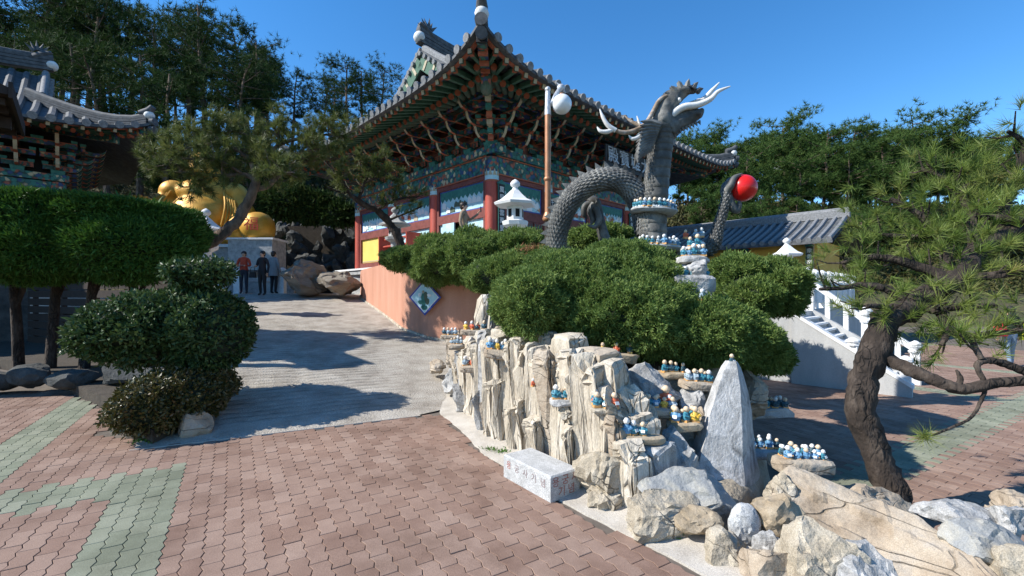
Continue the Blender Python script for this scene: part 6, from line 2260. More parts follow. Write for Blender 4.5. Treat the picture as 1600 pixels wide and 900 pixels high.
person(a_, 2.9, "person in a grey hooded coat seen from behind beside the golden sack", cloth("grey_coat", (.24, .25, .26)), cloth("dark_trousers", (.02, .02, .025)), (hang(-1), hang(1)), 1.72, coat_to=.72)
a_ = Vector((-1.36, 12.9, tz))
person(a_, 1.35, "person raising a phone in front of the hall's corner column", cloth("tan_top", (.30, .22, .15)), cloth("blue_jeans", (.06, .09, .18)), (hang(-1), ((.22, -.10, 1.22), (.16, -.34, 1.36), (.15, -.40, 1.43))), 1.70)
ph = MB(); ph.box((0, 0, 0), (.075, .012, .145), 0); po_ = ph.build("phone", M['black_board'], None, False, (a_.x + .48, a_.y - .06, a_.z + 1.50)); po_.rotation_euler = (0, 0, 1.35); tag(po_, "dark phone held up in front of the hall", "phone")
a_ = W(1578, 573, 12.3); a_.z = YARD
person(a_, PI * .95, "person in a dark top and pale jeans walking away across the courtyard", cloth("dark_top", (.02, .022, .024)), cloth("pale_jeans", (.22, .30, .40)), (hang(-1), hang(1)), 1.62, hairlong=True, shoes=cloth("pink_shoes", (.55, .16, .14)), stride=.10)
bag = MB(); bag.box((0, 0, .14), (.30, .13, .26), 0, taper=.8); bag.tube([(-.08, 0, .26), (-.05, 0, .40), (.05, 0, .40), (.08, 0, .26)], .012, 6)
bo_ = bag.build("handbag", cloth("red_bag", (.60, .02, .04)), None, False, (a_.x - .32, a_.y - .05, YARD + .82)); tag(bo_, "bright red handbag at the left of the walking person", "bag")
jk = MB(); jk.tube([(0, 0, .0), (.02, 0, .25), (0, 0, .5)], [.05, .09, .06], 8, wob=.2); jo_ = jk.build("folded_jacket", cloth("yellow_jacket", (.62, .58, .03)), None, True, (a_.x + .30, a_.y - .02, YARD + .72)); tag(jo_, "yellow jacket carried over the walking person's arm", "jacket")
# far white pagoda on the right hill
pg = root("white_pagoda", W(1215, 275, 46), 0, "tiny white stone pagoda among the pines on the right hill", "pagoda")
pg.location.z -= .3
pg.scale = (.5, .5, .42)
b = MB()
for k in range(4):
    w = 1.5 - .25 * k
    b.lathe([(w * .45, k * .75), (w * .45, k * .75 + .5), (w, k * .75 + .52), (w * .9, k * .75 + .62), (w * .5, k * .75 + .75)], 4, (0, 0, 0), 0, PI / 4)
b.lathe([(.1, 3.0), (.05, 3.9)], 6)
b.build("tower", M['white_stone'], pg)
# ================================================================== VEGETATION
NR_ = np.random.RandomState(4)


def unit(a): return a / (np.linalg.norm(a, axis=1, keepdims=True) + 1e-9)


def leaf_quads(P, Dv, Nv, L, Wd, rs, curl=.15):
    """pointed leaves: base P, along Dv, flat side Nv"""
    S = unit(np.cross(Dv, Nv))
    Nn = unit(np.cross(S, Dv))
    n = len(P)
    L = L.reshape(-1, 1); Wd = Wd.reshape(-1, 1)
    v = np.empty((n, 4, 3))
    v[:, 0] = P
    v[:, 1] = P + Dv * L * .5 + S * Wd * .5 + Nn * L * curl * .5
    v[:, 2] = P + Dv * L
    v[:, 3] = P + Dv * L * .5 - S * Wd * .5 + Nn * L * curl * .5
    return v.reshape(-1, 3), np.arange(n * 4).reshape(n, 4)


def needles(P, Dv, L, Wd, rs):
    """thin three-cornered needles"""
    R_ = unit(rs.normal(size=P.shape))
    S = unit(np.cross(Dv, R_))
    n = len(P)
    L = L.reshape(-1, 1); Wd = Wd.reshape(-1, 1)
    v = np.empty((n, 3, 3))
    v[:, 0] = P + S * Wd * .5; v[:, 1] = P - S * Wd * .5; v[:, 2] = P + Dv * L
    return v.reshape(-1, 3), np.arange(n * 3).reshape(n, 3)


def ell_points(ells, dens, rs, lump=.12, lf=3.0, zmin=None):
    """points and normals on the outside of a union of lumpy ellipsoids"""
    PP, NN = [], []
    for i, (c, r) in enumerate(ells):
        c = np.array(c); r = np.array(r)
        area = 4 * PI * ((((r[0] * r[1]) ** 1.6 + (r[0] * r[2]) ** 1.6 + (r[1] * r[2]) ** 1.6) / 3) ** (1 / 1.6))
        n = int(area * dens)
        u = unit(rs.normal(size=(n, 3)))
        p = u * r
        nn = unit(u / r)
        lumpv = np.array([noise.noise(Vector(q) * lf + Vector((i * 7.0, 0, 0))) + .55 * noise.noise(Vector(q) * (lf * 3.3)) for q in (p + c)])
        p = c + p * (1 + lump * lumpv[:, None])
        keep = np.ones(n, bool)
        for j, (c2, r2) in enumerate(ells):
            if j == i: continue
            q = (p - np.array(c2)) / np.array(r2)
            keep &= (q ** 2).sum(1) > .86
        if zmin is not None: keep &= p[:, 2] > zmin
        PP.append(p[keep]); NN.append(nn[keep])
    return np.concatenate(PP), np.concatenate(NN)


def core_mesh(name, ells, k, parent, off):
    """added solid dark core: blocks light and stands in for the inner shade"""
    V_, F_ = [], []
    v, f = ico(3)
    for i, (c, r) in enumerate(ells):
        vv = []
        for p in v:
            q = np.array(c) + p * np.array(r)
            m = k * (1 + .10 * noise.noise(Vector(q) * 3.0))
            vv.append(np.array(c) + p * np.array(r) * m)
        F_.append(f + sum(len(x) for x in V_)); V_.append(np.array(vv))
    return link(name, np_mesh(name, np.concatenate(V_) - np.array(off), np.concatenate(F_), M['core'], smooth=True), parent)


def shrub(name, label, cat, ells, m, dens, L, Wd, seed, base, per=1, cap=None, spread=.9, lump=.12, inward=.10, up=.25, lf=3.0, group=None, stems=None, corek=.90, kind_leaf='leaf'):
    rs = np.random.RandomState(seed)
    r_ = root(name, base, 0, label, cat, group)
    P, N = ell_points(ells, dens, rs, lump, lf)
    if cap is not None:
        zc = cap - .05 * np.abs(P[:, 0] - base[0])
        hi = P[:, 2] > zc
        P[hi, 2] = zc[hi] + (P[hi, 2] - zc[hi]) * .18; N[hi] = unit(N[hi] * np.array([.4, .4, 1]))
    P = np.repeat(P, per, 0); N = np.repeat(N, per, 0)
    n = len(P)
    P = P - N * rs.uniform(0, inward, (n, 1))
    D_ = unit(N + rs.normal(size=(n, 3)) * spread + np.array([0, 0, up]))
    Ls = L * rs.uniform(.7, 1.25, n) * np.where(rs.uniform(0, 1, n) > .975, 1.9, 1.0); Ws = Wd * rs.uniform(.75, 1.2, n)
    if kind_leaf == 'leaf':
        Nv = unit(N + rs.normal(size=(n, 3)) * .6)
        V_, F_ = leaf_quads(P, D_, Nv, Ls, Ws, rs)
    else:
        V_, F_ = needles(P, D_, Ls, Ws, rs)
    tone = rs.uniform(0, 1, n)
    link("foliage", np_mesh("foliage", V_ - np.array(base), F_, m, tone), r_)
    co_ = core_mesh("shade_core", ells, corek, r_, base)  # near-black core stands in for the shade between the leaves
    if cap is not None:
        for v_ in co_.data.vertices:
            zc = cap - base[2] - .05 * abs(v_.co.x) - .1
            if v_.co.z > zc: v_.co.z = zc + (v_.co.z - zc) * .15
    for st in (stems or []):
        b = MB(); b.tube([Vector(p) - Vector(base) for p in st[0]], st[1], 8, wob=.08); b.build("stem", M['bark'], r_, True)
    return r_


def EL(x0, y0, x1, y1, Y, dep):
    c = W((x0 + x1) / 2, (y0 + y1) / 2, Y)
    return ((c.x, c.y, c.z), ((x1 - x0) / 2 / F * Y, dep / 2, (y1 - y0) / 2 / F * Y))


# ---- junipers over the rockery
j3 = [EL(768, 420, 890, 530, 5.25, 1.4), EL(800, 395, 960, 515, 5.8, 1.7), EL(880, 378, 1060, 520, 5.9, 1.8), EL(890, 430, 1080, 562, 5.25, 1.6), EL(970, 400, 1068, 545, 5.7, 1.7), EL(1010, 462, 1170, 574, 5.15, 1.4),
      EL(1085, 475, 1195, 572, 5.25, 1.3), EL(858, 455, 960, 538, 5.35, 1.4), EL(1130, 500, 1212, 580, 5.4, 1.1), EL(835, 402, 1062, 545, 5.55, 1.6)]
shrub("juniper", "broad spreading juniper draped over the rockery below the dragon", "juniper", j3, M['juniper'], 4200, .045, .014, 11, (W(960, 480, 6.2).x, 6.2, 1.0), per=3, spread=.8, lump=.20, lf=4.5, inward=.10, corek=.84)
j1 = [EL(598, 385, 680, 425, 11.0, 1.5), EL(640, 368, 740, 445, 10.6, 2.0), EL(690, 360, 800, 450, 10.2, 2.2), EL(770, 360, 855, 415, 10.0, 2.0)]
shrub("juniper", "spreading juniper hanging over the top of the peach wall", "juniper", j1, M['juniper'], 1700, .07, .022, 12, (W(720, 420, 10.4).x, 10.4, 2.0), per=3, spread=.8, lump=.22, lf=3, inward=.1)
j2 = [EL(728, 400, 850, 462, 8.6, 1.6), EL(760, 388, 900, 460, 8.3, 1.6), EL(820, 385, 900, 440, 8.0, 1.4)]
shrub("juniper", "low juniper between the lantern and the dragon's body", "juniper", j2, M['juniper'], 2500, .058, .018, 13, (W(800, 430, 8.4).x, 8.4, 1.6), per=3, spread=.8, lump=.22, lf=3.5, inward=.08)
j4 = [EL(1108, 398, 1190, 470, 6.9, 1.3), EL(1150, 408, 1250, 478, 6.8, 1.4), EL(1120, 430, 1215, 498, 6.5, 1.2), EL(1190, 440, 1245, 495, 6.6, 1.0)]
shrub("juniper", "dark juniper right of the figurine pillar", "juniper", j4, M['juniper'], 2600, .06, .018, 14, (W(1180, 450, 6.8).x, 6.8, 1.2), per=3, spread=.8, lump=.25, lf=4, inward=.08)
j5 = [EL(1165, 530, 1225, 582, 6.0, .9), EL(1150, 520, 1200, 570, 6.1, .9)]
shrub("juniper", "small shaded juniper tuft below the stair wall", "juniper", j5, M['juniper'], 2600, .06, .018, 15, (W(1195, 560, 6.0).x, 6.0, .5), per=3, spread=.8, lump=.2, lf=4, inward=.07)
j_shade = [EL(1110, 432, 1188, 510, 9.2, 1.1), EL(1120, 480, 1186, 600, 8.9, 1.1)]  # added juniper, mostly unseen, placed to shade the stair's side wall
shrub("juniper", "added juniper, mostly unseen, shading the side wall of the white stair", "juniper", j_shade, M['juniper'], 1100, .085, .026, 19, (W(1180, 540, 9.1).x, 9.1, YARD), per=3, spread=.8, lump=.25, lf=3, inward=.1)
j6 = [EL(890, 352, 985, 392, 9.2, 1.2)]
shrub("juniper", "low green juniper seen under the dragon's arched body", "juniper", j6, M['juniper'], 1500, .08, .024, 16, (W(935, 380, 9.2).x, 9.2, 2.2), per=3, spread=.8, lump=.25, lf=3, inward=.08)
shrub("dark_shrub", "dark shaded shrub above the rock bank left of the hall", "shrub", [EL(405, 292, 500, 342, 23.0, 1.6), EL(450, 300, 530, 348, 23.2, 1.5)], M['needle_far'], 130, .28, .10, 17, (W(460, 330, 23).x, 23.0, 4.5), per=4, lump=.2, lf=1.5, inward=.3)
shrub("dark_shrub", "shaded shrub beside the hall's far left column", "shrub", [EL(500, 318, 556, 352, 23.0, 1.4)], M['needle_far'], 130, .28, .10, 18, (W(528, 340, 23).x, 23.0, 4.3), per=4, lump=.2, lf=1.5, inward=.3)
# dead brown spray on the juniper
rs = np.random.RandomState(2)
c = np.array(W(838, 389, 7.75)); n = 500
P = c + rs.normal(size=(n, 3)) * np.array([.16, .1, .035]); Dd = unit(rs.normal(size=(n, 3)) + np.array([.3, -.2, .8]))
V_, F_ = needles(P, Dd, rs.uniform(.05, .10, n), rs.uniform(.008, .016, n), rs)
o = link("dead_spray", np_mesh("dead_spray", V_, F_, M['dead'])); tag(o, "rust brown dead spray lying on the juniper behind the dragon", "dead branch", kind="stuff")

# ---- clipped bushes on the left
cam_e = [EL(128, 480, 250, 562, 5.8, 1.2), EL(160, 456, 330, 572, 6.0, 1.6), EL(240, 448, 376, 568, 6.2, 1.6), EL(300, 462, 376, 582, 6.1, 1.4)]
shrub("round_bush", "broad clipped bush of glossy dark leaves beside the ramp", "bush", cam_e, M['camellia'], 1100, .062, .036, 21, (W(260, 600, 5.9).x, 5.9, .1), per=3, spread=1.0, lump=.20, lf=3.6, inward=.16, corek=.84, stems=[([W(270, 690, 5.9), W(275, 600, 5.9), W(255, 540, 5.9)], [.06, .05, .03]), ([W(290, 690, 6.0), W(300, 600, 6.0), W(320, 540, 6.1)], [.05, .04, .03])])
shrub("round_bush", "small leafy tuft rising above the broad clipped bush", "bush", [EL(262, 405, 330, 450, 6.1, .8), EL(290, 402, 362, 452, 6.2, .8)], M['camellia'], 1000, .064, .036, 22, (W(310, 460, 6.1).x, 6.1, 1.3), per=2, spread=1.0, lump=.2, inward=.15, corek=.75)
az = [EL(190, 584, 300, 678, 5.3, 1.0), EL(220, 572, 340, 672, 5.55, 1.2), EL(270, 575, 360, 640, 5.9, 1.1)]
shrub("round_bush", "low clipped bush with bronze tinted leaves at the pavers' edge", "bush", az, M['azalea'], 1300, .046, .026, 23, (W(240, 680, 5.3).x, 5.3, .02), per=3, spread=1.0, lump=.18, lf=4, inward=.12, corek=.84)
hd = [EL(-120, 270, 110, 432, 8.9, 2.6), EL(-40, 265, 210, 438, 9.1, 2.8), EL(90, 270, 285, 436, 9.3, 2.6), EL(170, 295, 305, 428, 9.4, 2.2), EL(-60, 330, 160, 444, 8.6, 2.2), EL(110, 330, 285, 444, 8.9, 2.0)]
hs = []
for (x, lean) in ((30, -10), (78, 12), (130, 18), (215, -8), (265, 6)):
    hs.append(([W(x, 590, 9.2), W(x + lean * .4, 510, 9.2), W(x + lean, 420, 9.2)], [.10, .085, .07]))
    hs.append(([W(x + lean * .5, 480, 9.2), W(x + lean * .5 + 16, 440, 9.3), W(x + lean * .5 + 30, 415, 9.3)], [.05, .045, .03]))
shrub("clipped_yew", "long flat topped clipped evergreen on dark trunks at the left", "hedge", hd, M['hedge'], 760, .10, .027, 24, (W(130, 590, 9.2).x, 9.2, .16), per=4, spread=.75, lump=.10, lf=2.2, inward=.14, up=.4, stems=hs, cap=3.45)

# ---- weeds
def weed(px, py, r, h, seed, label, wide=.012):
    p = W(px, py, 460 and F * EYE / (py - 460)); p.z = 0.012
    rs = np.random.RandomState(seed); n = int(90 * r / .08)
    P = np.array(p) + rs.normal(size=(n, 3)) * np.array([r, r * .6, 0]); P[:, 2] = .01
    Dd = unit(rs.normal(size=(n, 3)) * np.array([.6, .6, .2]) + np.array([0, 0, .9]))
    V_, F_ = leaf_quads(P, Dd, unit(rs.normal(size=(n, 3))), h * rs.uniform(.5, 1.2, n), wide * rs.uniform(.6, 1.3, n), rs)
    o = link("weed", np_mesh("weed", V_ - np.array(p), F_, M['weed'], rs.uniform(0, 1, n)), None, p)
    tag(o, label, "weed")


weed(222, 692, .07, .05, 1, "tuft of green grass at the pavers' edge below the low bush")
weed(768, 704, .05, .04, 2, "small green weed at the cliff foot left of the bench")
weed(785, 708, .04, .04, 3, "thin green weed touching the bench's far corner")
weed(1058, 838, .04, .07, 4, "leafy green weed growing from the foreground stones", .04)


# ---- pines near the camera: limbs, twigs, tufts of long needles
def pine(name, label, cat, base, limbs, m_needle, m_bark, tufts, L, Wn, nper, seed, group=None, twig=(.18, .42), gap=.16, start=.2, upb=.45, drop=0.0):
    """limbs: list of (points, radii, density). needles grow in tufts at twig ends along the limbs"""
    rs = np.random.RandomState(seed); rr = random.Random(seed)
    r_ = root(name, base, 0, label, cat, group)
    B = Vector(base)
    VP, VD = [], []
    b_tw = MB()
    first = True
    for pts, rad, dn in limbs:
        pp = spline(pts, 6)
        ra = lerp_list(rad, len(pp))
        # slight knots and kinks
        pk = [p + noise.noise_vector(p * 3.1) * min(.05, ra[i] * .5) for i, p in enumerate(pp)]
        b = MB(); b.tube([p - B for p in pk], ra, 14 if ra[0] > .06 else 8, wob=.17, rnd=rr)
        b.build("trunk" if first else "limb", m_bark, r_, True)
        first = False
        if dn <= 0: continue
        Ln = [0]
        for a, c2 in zip(pk, pk[1:]): Ln.append(Ln[-1] + (c2 - a).length)
        s = Ln[-1] * start
        while s <= Ln[-1] + 1e-6:
            i = max(j for j in range(len(Ln) - 1) if Ln[j] <= s)
            u = min(1, (s - Ln[i]) / (Ln[i + 1] - Ln[i] + 1e-6))
            p = pk[i].lerp(pk[i + 1], u)
            t = (pk[i + 1] - pk[i]).normalized()
            for q in range(dn):
                d_ = (Vector(rs.normal(size=3)) * .8 + t * .5 + Vector((0, 0, upb))).normalized()
                ln = rr.uniform(*twig)
                mid = p + d_ * ln * .55 + Vector((0, 0, -.03 * ln)); end = p + d_ * ln + Vector((0, 0, .12 * ln))
                b_tw.tube([p - B, mid - B, end - B], [.011, .009, .006], 5)
                for k in range(tufts):
                    e = end + Vector(rs.normal(size=3)) * (.05 + .05 * k)
                    dd = (end - mid).normalized() + Vector(rs.normal(size=3)) * (.25 + .2 * k)
                    VP.append(e); VD.append(dd.normalized())
            s += gap * rr.uniform(.7, 1.3)
    b_tw.build("twigs", m_bark, r_)["kind"] = "stuff"
    if VP:
        P = np.repeat(np.array([tuple(v) for v in VP]), nper, 0); Dv = np.repeat(np.array([tuple(v) for v in VD]), nper, 0)
        n = len(P)
        back = rs.uniform(0, 1, (n, 1))
        P = P - Dv * back * L * .55
        A_ = unit(Dv * rs.uniform(.35, 1.3, (n, 1)) + unit(rs.normal(size=(n, 3))) * .85 + np.array([0, 0, .12]))
        V_, F_ = needles(P, A_, L * rs.uniform(.75, 1.15, n), np.full(n, Wn), rs)
        tone = np.repeat(rs.uniform(0, .85, len(VP)), nper) * .6 + rs.uniform(0, .4, n)
        brown = np.repeat(rs.uniform(0, 1, len(VP)) > .95, nper) & (rs.uniform(0, 1, n) > .4)
        tone[brown] = 1.0
        link("needles", np_mesh("needles", V_ - np.array(base), F_, m_needle, tone), r_)
    return r_


w = W
# right foreground pine
rp_base = w(1396, 800, 3.95)
limbs = [
    ([w(1400, 815, 3.95), w(1390, 770, 3.95), w(1370, 715, 3.98), w(1352, 655, 4.02), w(1352, 600, 4.05), w(1366, 545, 4.1), w(1385, 500, 4.2), w(1420, 480, 4.3)], [.135, .125, .115, .11, .11, .115, .11, .10], 0),
    ([w(1385, 560, 4.05), w(1420, 575, 3.9), w(1460, 592, 3.75), w(1500, 608, 3.65), w(1550, 600, 3.6), w(1625, 594, 3.5)], [.06, .055, .05, .045, .04, .035], 0),
    ([w(1498, 606, 3.65), w(1500, 590, 3.65), w(1494, 578, 3.66)], [.025, .018, .008], 0),
    ([w(1620, 590, 3.6), w(1580, 570, 3.62), w(1545, 562, 3.65), w(1528, 572, 3.65), w(1540, 600, 3.62), w(1535, 620, 3.6), w(1518, 650, 3.58), w(1495, 664, 3.56), w(1455, 680, 3.55)], [.035, .03, .025, .022, .018, .014, .011, .010, .008], 0),
    ([w(1410, 485, 4.3), w(1450, 462, 4.4), w(1490, 440, 4.4), w(1520, 400, 4.5), w(1560, 370, 4.6), w(1625, 340, 4.6)], [.11, .10, .095, .085, .07, .06], 1),
    ([w(1490, 442, 4.4), w(1450, 420, 4.5), w(1400, 405, 4.6), w(1350, 402, 4.7), w(1315, 412, 4.75)], [.06, .05, .04, .03, .018], 2),
    ([w(1470, 450, 4.4), w(1480, 410, 4.6), w(1465, 365, 4.8), w(1430, 330, 4.9), w(1390, 310, 5.0)], [.06, .05, .04, .03, .02], 3),
    ([w(1520, 400, 4.5), w(1520, 350, 4.7), w(1500, 300, 4.9), w(1470, 275, 5.0), w(1440, 265, 5.1)], [.05, .045, .035, .025, .018], 3),
    ([w(1560, 370, 4.6), w(1570, 320, 4.7), w(1590, 270, 4.8), w(1600, 225, 4.8), w(1575, 205, 4.8)], [.05, .04, .03, .025, .018], 3),
    ([w(1600, 345, 4.5), w(1560, 340, 4.6), w(1510, 340, 4.8), w(1470, 345, 5.0)], [.04, .035, .025, .018], 3),
    ([w(1420, 478, 4.3), w(1390, 455, 4.35), w(1350, 445, 4.4), w(1310, 450, 4.4), w(1280, 452, 4.4)], [.05, .04, .03, .022, .014], 1),
    ([w(1400, 490, 4.2), w(1380, 480, 4.1), w(1355, 478, 4.0)], [.04, .03, .015], 2),
    ([w(1450, 462, 4.4), w(1470, 490, 4.2), w(1480, 520, 4.05), w(1470, 540, 4.0)], [.05, .04, .03, .015], 2),
    ([w(1480, 520, 4.05), w(1520, 525, 3.95), w(1560, 520, 3.85), w(1620, 515, 3.8)], [.035, .03, .025, .018], 2),
    ([w(1500, 440, 4.4), w(1550, 430, 4.3), w(1600, 425, 4.2)], [.05, .04, .03], 2),
    ([w(1440, 470, 4.35), w(1460, 485, 4.2), w(1500, 480, 4.1), w(1560, 478, 4.0)], [.04, .035, .03, .02], 2),
    ([w(1465, 365, 4.8), w(1420, 370, 4.9), w(1370, 365, 5.0), w(1330, 350, 5.1)], [.035, .028, .02, .014], 2),
    ([w(1500, 300, 4.9), w(1540, 270, 5.0), w(1560, 260, 5.0)], [.03, .024, .015], 3),
    ([w(1535, 560, 3.65), w(1520, 535, 3.7), w(1500, 515, 3.75)], [.022, .018, .012], 2),
]
pine("pine_tree", "twisted near pine with dark trunk and long needles at the right", "pine tree", rp_base, limbs, M['needle'], M['bark'], 2, .15, .0056, 56, 31, twig=(.08, .26), gap=.15, upb=.55)
# the hanging tuft at the end of the drooping twig
rs = np.random.RandomState(9)
e = np.array(w(1446, 682, 3.55)); n = 150
P = e + rs.normal(size=(n, 3)) * .012; Dd = unit(rs.normal(size=(n, 3)) * .8 + np.array([-.45, -.2, -.05]))
V_, F_ = needles(P, Dd, .15 * rs.uniform(.7, 1.15, n), np.full(n, .0045), rs)
o = link("hanging_needles", np_mesh("hanging_needles", V_ - np.array(rp_base), F_, M['needle'], rs.uniform(.3, 1, n)), [x for x in bpy.data.objects if x.name.startswith("pine_tree")][0])

# left pine over the path
lb = w(288, 430, 10.6)
Y0 = 10.6
limbs = [
    ([w(280, 440, Y0), w(292, 402, Y0), w(322, 383, Y0), w(352, 362, Y0), w(378, 335, Y0), w(396, 302, Y0), w(400, 272, Y0)], [.17, .15, .135, .125, .115, .10, .08], 0),
    ([w(398, 280, Y0), w(380, 272, Y0), w(350, 275, Y0 - .1), w(310, 272, Y0 - .2), w(270, 268, Y0 - .3), w(245, 262, Y0 - .3)], [.06, .05, .045, .035, .025, .015], 3),
    ([w(400, 272, Y0), w(385, 245, Y0), w(350, 225, Y0), w(310, 228, Y0), w(270, 238, Y0), w(240, 245, Y0)], [.06, .05, .04, .03, .025, .015], 3),
    ([w(392, 300, Y0), w(420, 288, Y0 + .2), w(450, 262, Y0 + .4), w(490, 250, Y0 + .6), w(530, 248, Y0 + .6)], [.07, .06, .05, .035, .02], 2),
    ([w(400, 272, Y0), w(410, 240, Y0 + .1), w(395, 215, Y0 + .1), w(365, 205, Y0)], [.06, .045, .03, .02], 3),
    ([w(410, 250, Y0 + .1), w(440, 225, Y0 + .3), w(480, 215, Y0 + .5), w(520, 210, Y0 + .6), w(550, 215, Y0 + .6)], [.05, .04, .03, .025, .015], 3),
    ([w(350, 225, Y0), w(330, 205, Y0), w(345, 195, Y0)], [.03, .02, .012], 3),
    ([w(450, 262, Y0 + .4), w(470, 240, Y0 + .2), w(500, 232, Y0 + .1)], [.03, .022, .014], 3),
    ([w(310, 272, Y0 - .2), w(300, 290, Y0 - .3), w(285, 292, Y0 - .4)], [.025, .02, .012], 3),
    ([w(440, 225, Y0 + .3), w(430, 205, Y0 + .3), w(445, 195, Y0 + .3)], [.03, .02, .012], 3),
    ([w(380, 272, Y0), w(340, 250, Y0 - .4), w(300, 248, Y0 - .6), w(262, 250, Y0 - .6)], [.035, .03, .022, .014], 3),
    ([w(400, 262, Y0), w(430, 268, Y0 - .4), w(460, 270, Y0 - .6)], [.035, .026, .014], 3),
]
pine("pine_tree", "leaning olive pine arching over the golden statue", "pine tree", lb, limbs, M['needle_mid'], M['bark_pale'], 3, .19, .012, 52, 32, twig=(.15, .48), gap=.14, upb=.5)
# small pine leaning out from the terrace
sb_ = w(630, 396, 13.4)
limbs = [
    ([w(632, 400, 13.4), w(622, 372, 13.4), w(606, 345, 13.3), w(588, 328, 13.1), w(566, 318, 12.9), w(548, 305, 12.7)], [.13, .12, .11, .095, .08, .06], 0),
    ([w(548, 305, 12.7), w(535, 285, 12.5), w(520, 265, 12.4), w(505, 250, 12.4)], [.05, .04, .03, .02], 3),
    ([w(560, 312, 12.8), w(570, 285, 12.7), w(580, 262, 12.6), w(590, 250, 12.6)], [.05, .04, .03, .02], 3),
    ([w(588, 328, 13.1), w(605, 318, 12.9), w(628, 310, 12.8), w(652, 308, 12.8)], [.05, .04, .03, .02], 3),
    ([w(545, 300, 12.7), w(530, 300, 12.5), w(512, 292, 12.4)], [.035, .028, .018], 2),
    ([w(570, 285, 12.7), w(600, 275, 12.6), w(625, 278, 12.6)], [.035, .028, .018], 3),
    ([w(606, 345, 13.3), w(630, 335, 13.2), w(660, 322, 13.1)], [.04, .03, .02], 1),
    ([w(580, 262, 12.6), w(560, 245, 12.5), w(540, 240, 12.5)], [.03, .022, .014], 3),
    ([w(600, 275, 12.6), w(610, 260, 12.6), w(600, 248, 12.6)], [.03, .022, .014], 3),
]
pine("pine_tree", "small dark pine leaning out from the terrace by the hall", "pine tree", sb_, limbs, M['needle_mid'], M['bark'], 2, .19, .014, 44, 33, twig=(.15, .40), gap=.22, upb=.4)


# ---- pines on the hills
def far_pine(seed, h, spread, m, crown_from=.42, n_limb=17, tuft=34, per=11, nl=.34, nw=.05):
    rr = random.Random(seed); rs = np.random.RandomState(seed)
    b = MB()
    lean = rr.uniform(-.10, .10) * h
    pts = [Vector((lean * (t ** 1.5) + .25 * noise.noise(Vector((t * 3, seed, 0))), .25 * noise.noise(Vector((t * 3, seed, 9))), h * t)) for t in [i / 9 for i in range(10)]]
    ra = [h * .020 * (1 - .85 * i / 9) + .015 for i in range(10)]
    b.tube(pts, ra, 7, wob=.1, rnd=rr)
    P, Dv = [], []
    for k in range(n_limb):
        t = crown_from + (1 - crown_from) * (k + rr.random() * .8) / n_limb
        t = min(t, .985)
        i = int(t * 9); p = pts[i].lerp(pts[min(9, i + 1)], t * 9 - i)
        a = rr.uniform(0, 2 * PI)
        prof = math.sin(PI * min(1, .22 + .8 * (1 - t) / (1 - crown_from))) * .75 + .25
        ln = spread * prof * rr.uniform(.55, 1.15)
        d_ = Vector((math.cos(a), math.sin(a), rr.uniform(.05, .45)))
        e = p + d_ * ln
        mid = p + d_ * ln * .5 + Vector((0, 0, rr.uniform(-.15, .1) * ln))
        b.tube([p, mid, e], [.05, .035, .015], 5)
        for q in range(tuft):
            u = rr.uniform(.35, 1.08)
            c_ = p + (e - p) * u
            sd = Vector(rs.normal(size=3)) * np.array([.34, .34, .15]).tolist()[0] * ln * .62
            sd.z *= .5
            P.append(tuple(c_ + sd)); Dv.append((sd.x * .4, sd.y * .4, .55))
    tr = b.mesh("trunk", M['bark_pale'], True)
    P = np.repeat(np.array(P), per, 0); Dv = np.repeat(unit(np.array(Dv)), per, 0)
    n = len(P)
    A_ = unit(Dv * .6 + unit(rs.normal(size=(n, 3))))
    V_, F_ = needles(P, A_, nl * rs.uniform(.6, 1.2, n), nw * rs.uniform(.7, 1.3, n), rs)
    tone = np.repeat(rs.uniform(0, 1, n // per), per) * .6 + rs.uniform(0, .35, n)
    cr_ = np_mesh("crown", V_, F_, m, tone)
    return tr, cr_, h


def plant(variants, places, where, group, kind="pine"):
    rr = random.Random(len(places))
    items = []
    for (px, Y, sc, v) in places:
        x = (px - 800) / F * Y
        items.append((px, Y, x, sc, v))
    items.sort()
    for i, (px, Y, x, sc, v) in enumerate(items):
        tr, cr_, h = variants[v % len(variants)]
        z = hill_z(x, Y) - .25
        lab = "%s pine from the left %s" % (ORD[i], where) if i < len(ORD) else "pine number %d from the left %s" % (i + 1, where)
        t = root("pine_tree", (x, Y, z), rr.uniform(0, 6.28), lab, "pine tree", group)
        t.scale = (sc, sc, sc)
        link("trunk", tr, t); link("crown", cr_, t)


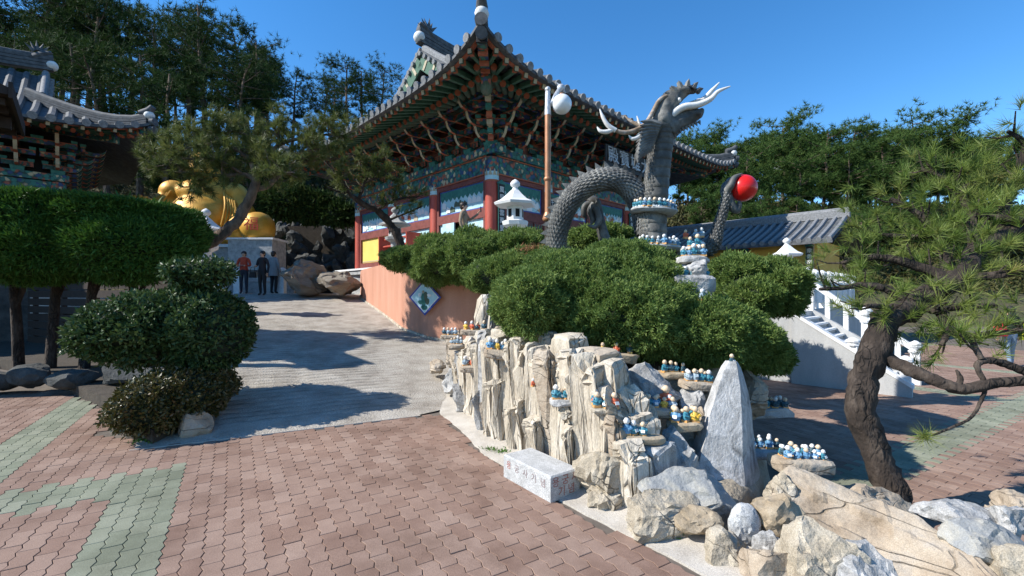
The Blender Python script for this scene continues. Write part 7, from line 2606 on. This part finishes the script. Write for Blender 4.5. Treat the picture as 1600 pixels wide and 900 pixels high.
VL = [far_pine(50 + i, 14.0, 3.0, M['needle_far'], .46 + .06 * (i % 3), 22, 27, 13, .50, .045) for i in range(5)]
lp_ = []
prr = random.Random(5)
for k in range(46):
    px = prr.uniform(-60, 425); Y = prr.uniform(31, 50)
    sc = prr.uniform(.8, 1.12)
    if px > 330: sc *= .75
    lp_.append((px, Y, sc, k))
lp_ += [(455, 37, .62, 1), (500, 36, .55, 2), (540, 33, .62, 3), (565, 34, .6, 0), (470, 31, .5, 4), (520, 40, .6, 1), (590, 38, .62, 2), (20, 29.5, .85, 0), (60, 34, 1.05, 1)]
lp_ += [(180, 29.5, 1.0, 2), (255, 29, 1.05, 3), (330, 28.5, .9, 4), (110, 30, 1.05, 0), (395, 29, .72, 1), (430, 30, .6, 0)]
plant(VL, lp_, "on the dark left hillside", "pines on the left hillside")
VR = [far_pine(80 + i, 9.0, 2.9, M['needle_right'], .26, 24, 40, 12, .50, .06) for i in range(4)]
rpl = []
for k in range(40):
    px = 1075 + k * 13 + prr.uniform(-8, 8); Y = prr.uniform(40, 54)
    rpl.append((px, Y, prr.uniform(.7, 1.0), k))
for k in range(16):
    rpl.append((1090 + k * 32 + prr.uniform(-9, 9), prr.uniform(33, 39), prr.uniform(.35, .6), k))
rpl += [(1130, 38, .62, 1), (1190, 37, .6, 2), (1250, 40, .75, 3), (1330, 44, .95, 0), (1385, 46, .9, 1), (1440, 45, 1.05, 2), (1490, 44, 1.0, 3), (1060, 44, .55, 0)]
plant(VR, rpl, "on the sunlit right hill", "pines on the right hill")

# ---- undergrowth on the hills
def brush(name, label, x0, x1, y0, y1, n, m, size, seed, zmin=1.5):
    rs = np.random.RandomState(seed)
    P = []
    cl = rs.uniform(0, 1, (n // 26, 2)); 
    for (a, c_) in cl:
        x = x0 + (x1 - x0) * a; y = y0 + (y1 - y0) * c_
        z = hill_z(x, y)
        if z < zmin: continue
        r = rs.uniform(.4, 1.1)
        q = rs.normal(size=(26, 3)) * r * .5
        q[:, 2] = np.abs(q[:, 2]) * 1.1
        P.append(q + np.array([x, y, z - .05]))
    P = np.concatenate(P); k = len(P)
    Dd = unit(rs.normal(size=(k, 3)) + np.array([0, 0, .5]))
    V_, F_ = leaf_quads(P, Dd, unit(rs.normal(size=(k, 3))), size * rs.uniform(.6, 1.3, k), size * .45 * rs.uniform(.6, 1.3, k), rs)
    o = link(name, np_mesh(name, V_, F_, m, np.repeat(rs.uniform(0, .7, k // 26), 26) + rs.uniform(0, .3, k)))
    tag(o, label, "undergrowth", kind="stuff")


brush("left_undergrowth", "dark undergrowth covering the left hillside", -46, -2, 24, 46, 80000, M['brush'], .34, 5)
brush("right_undergrowth", "sunlit scrub covering the right hill", 4, 62, 28, 58, 120000, M['brush'], .42, 6)
bpy.context.view_layer.update()
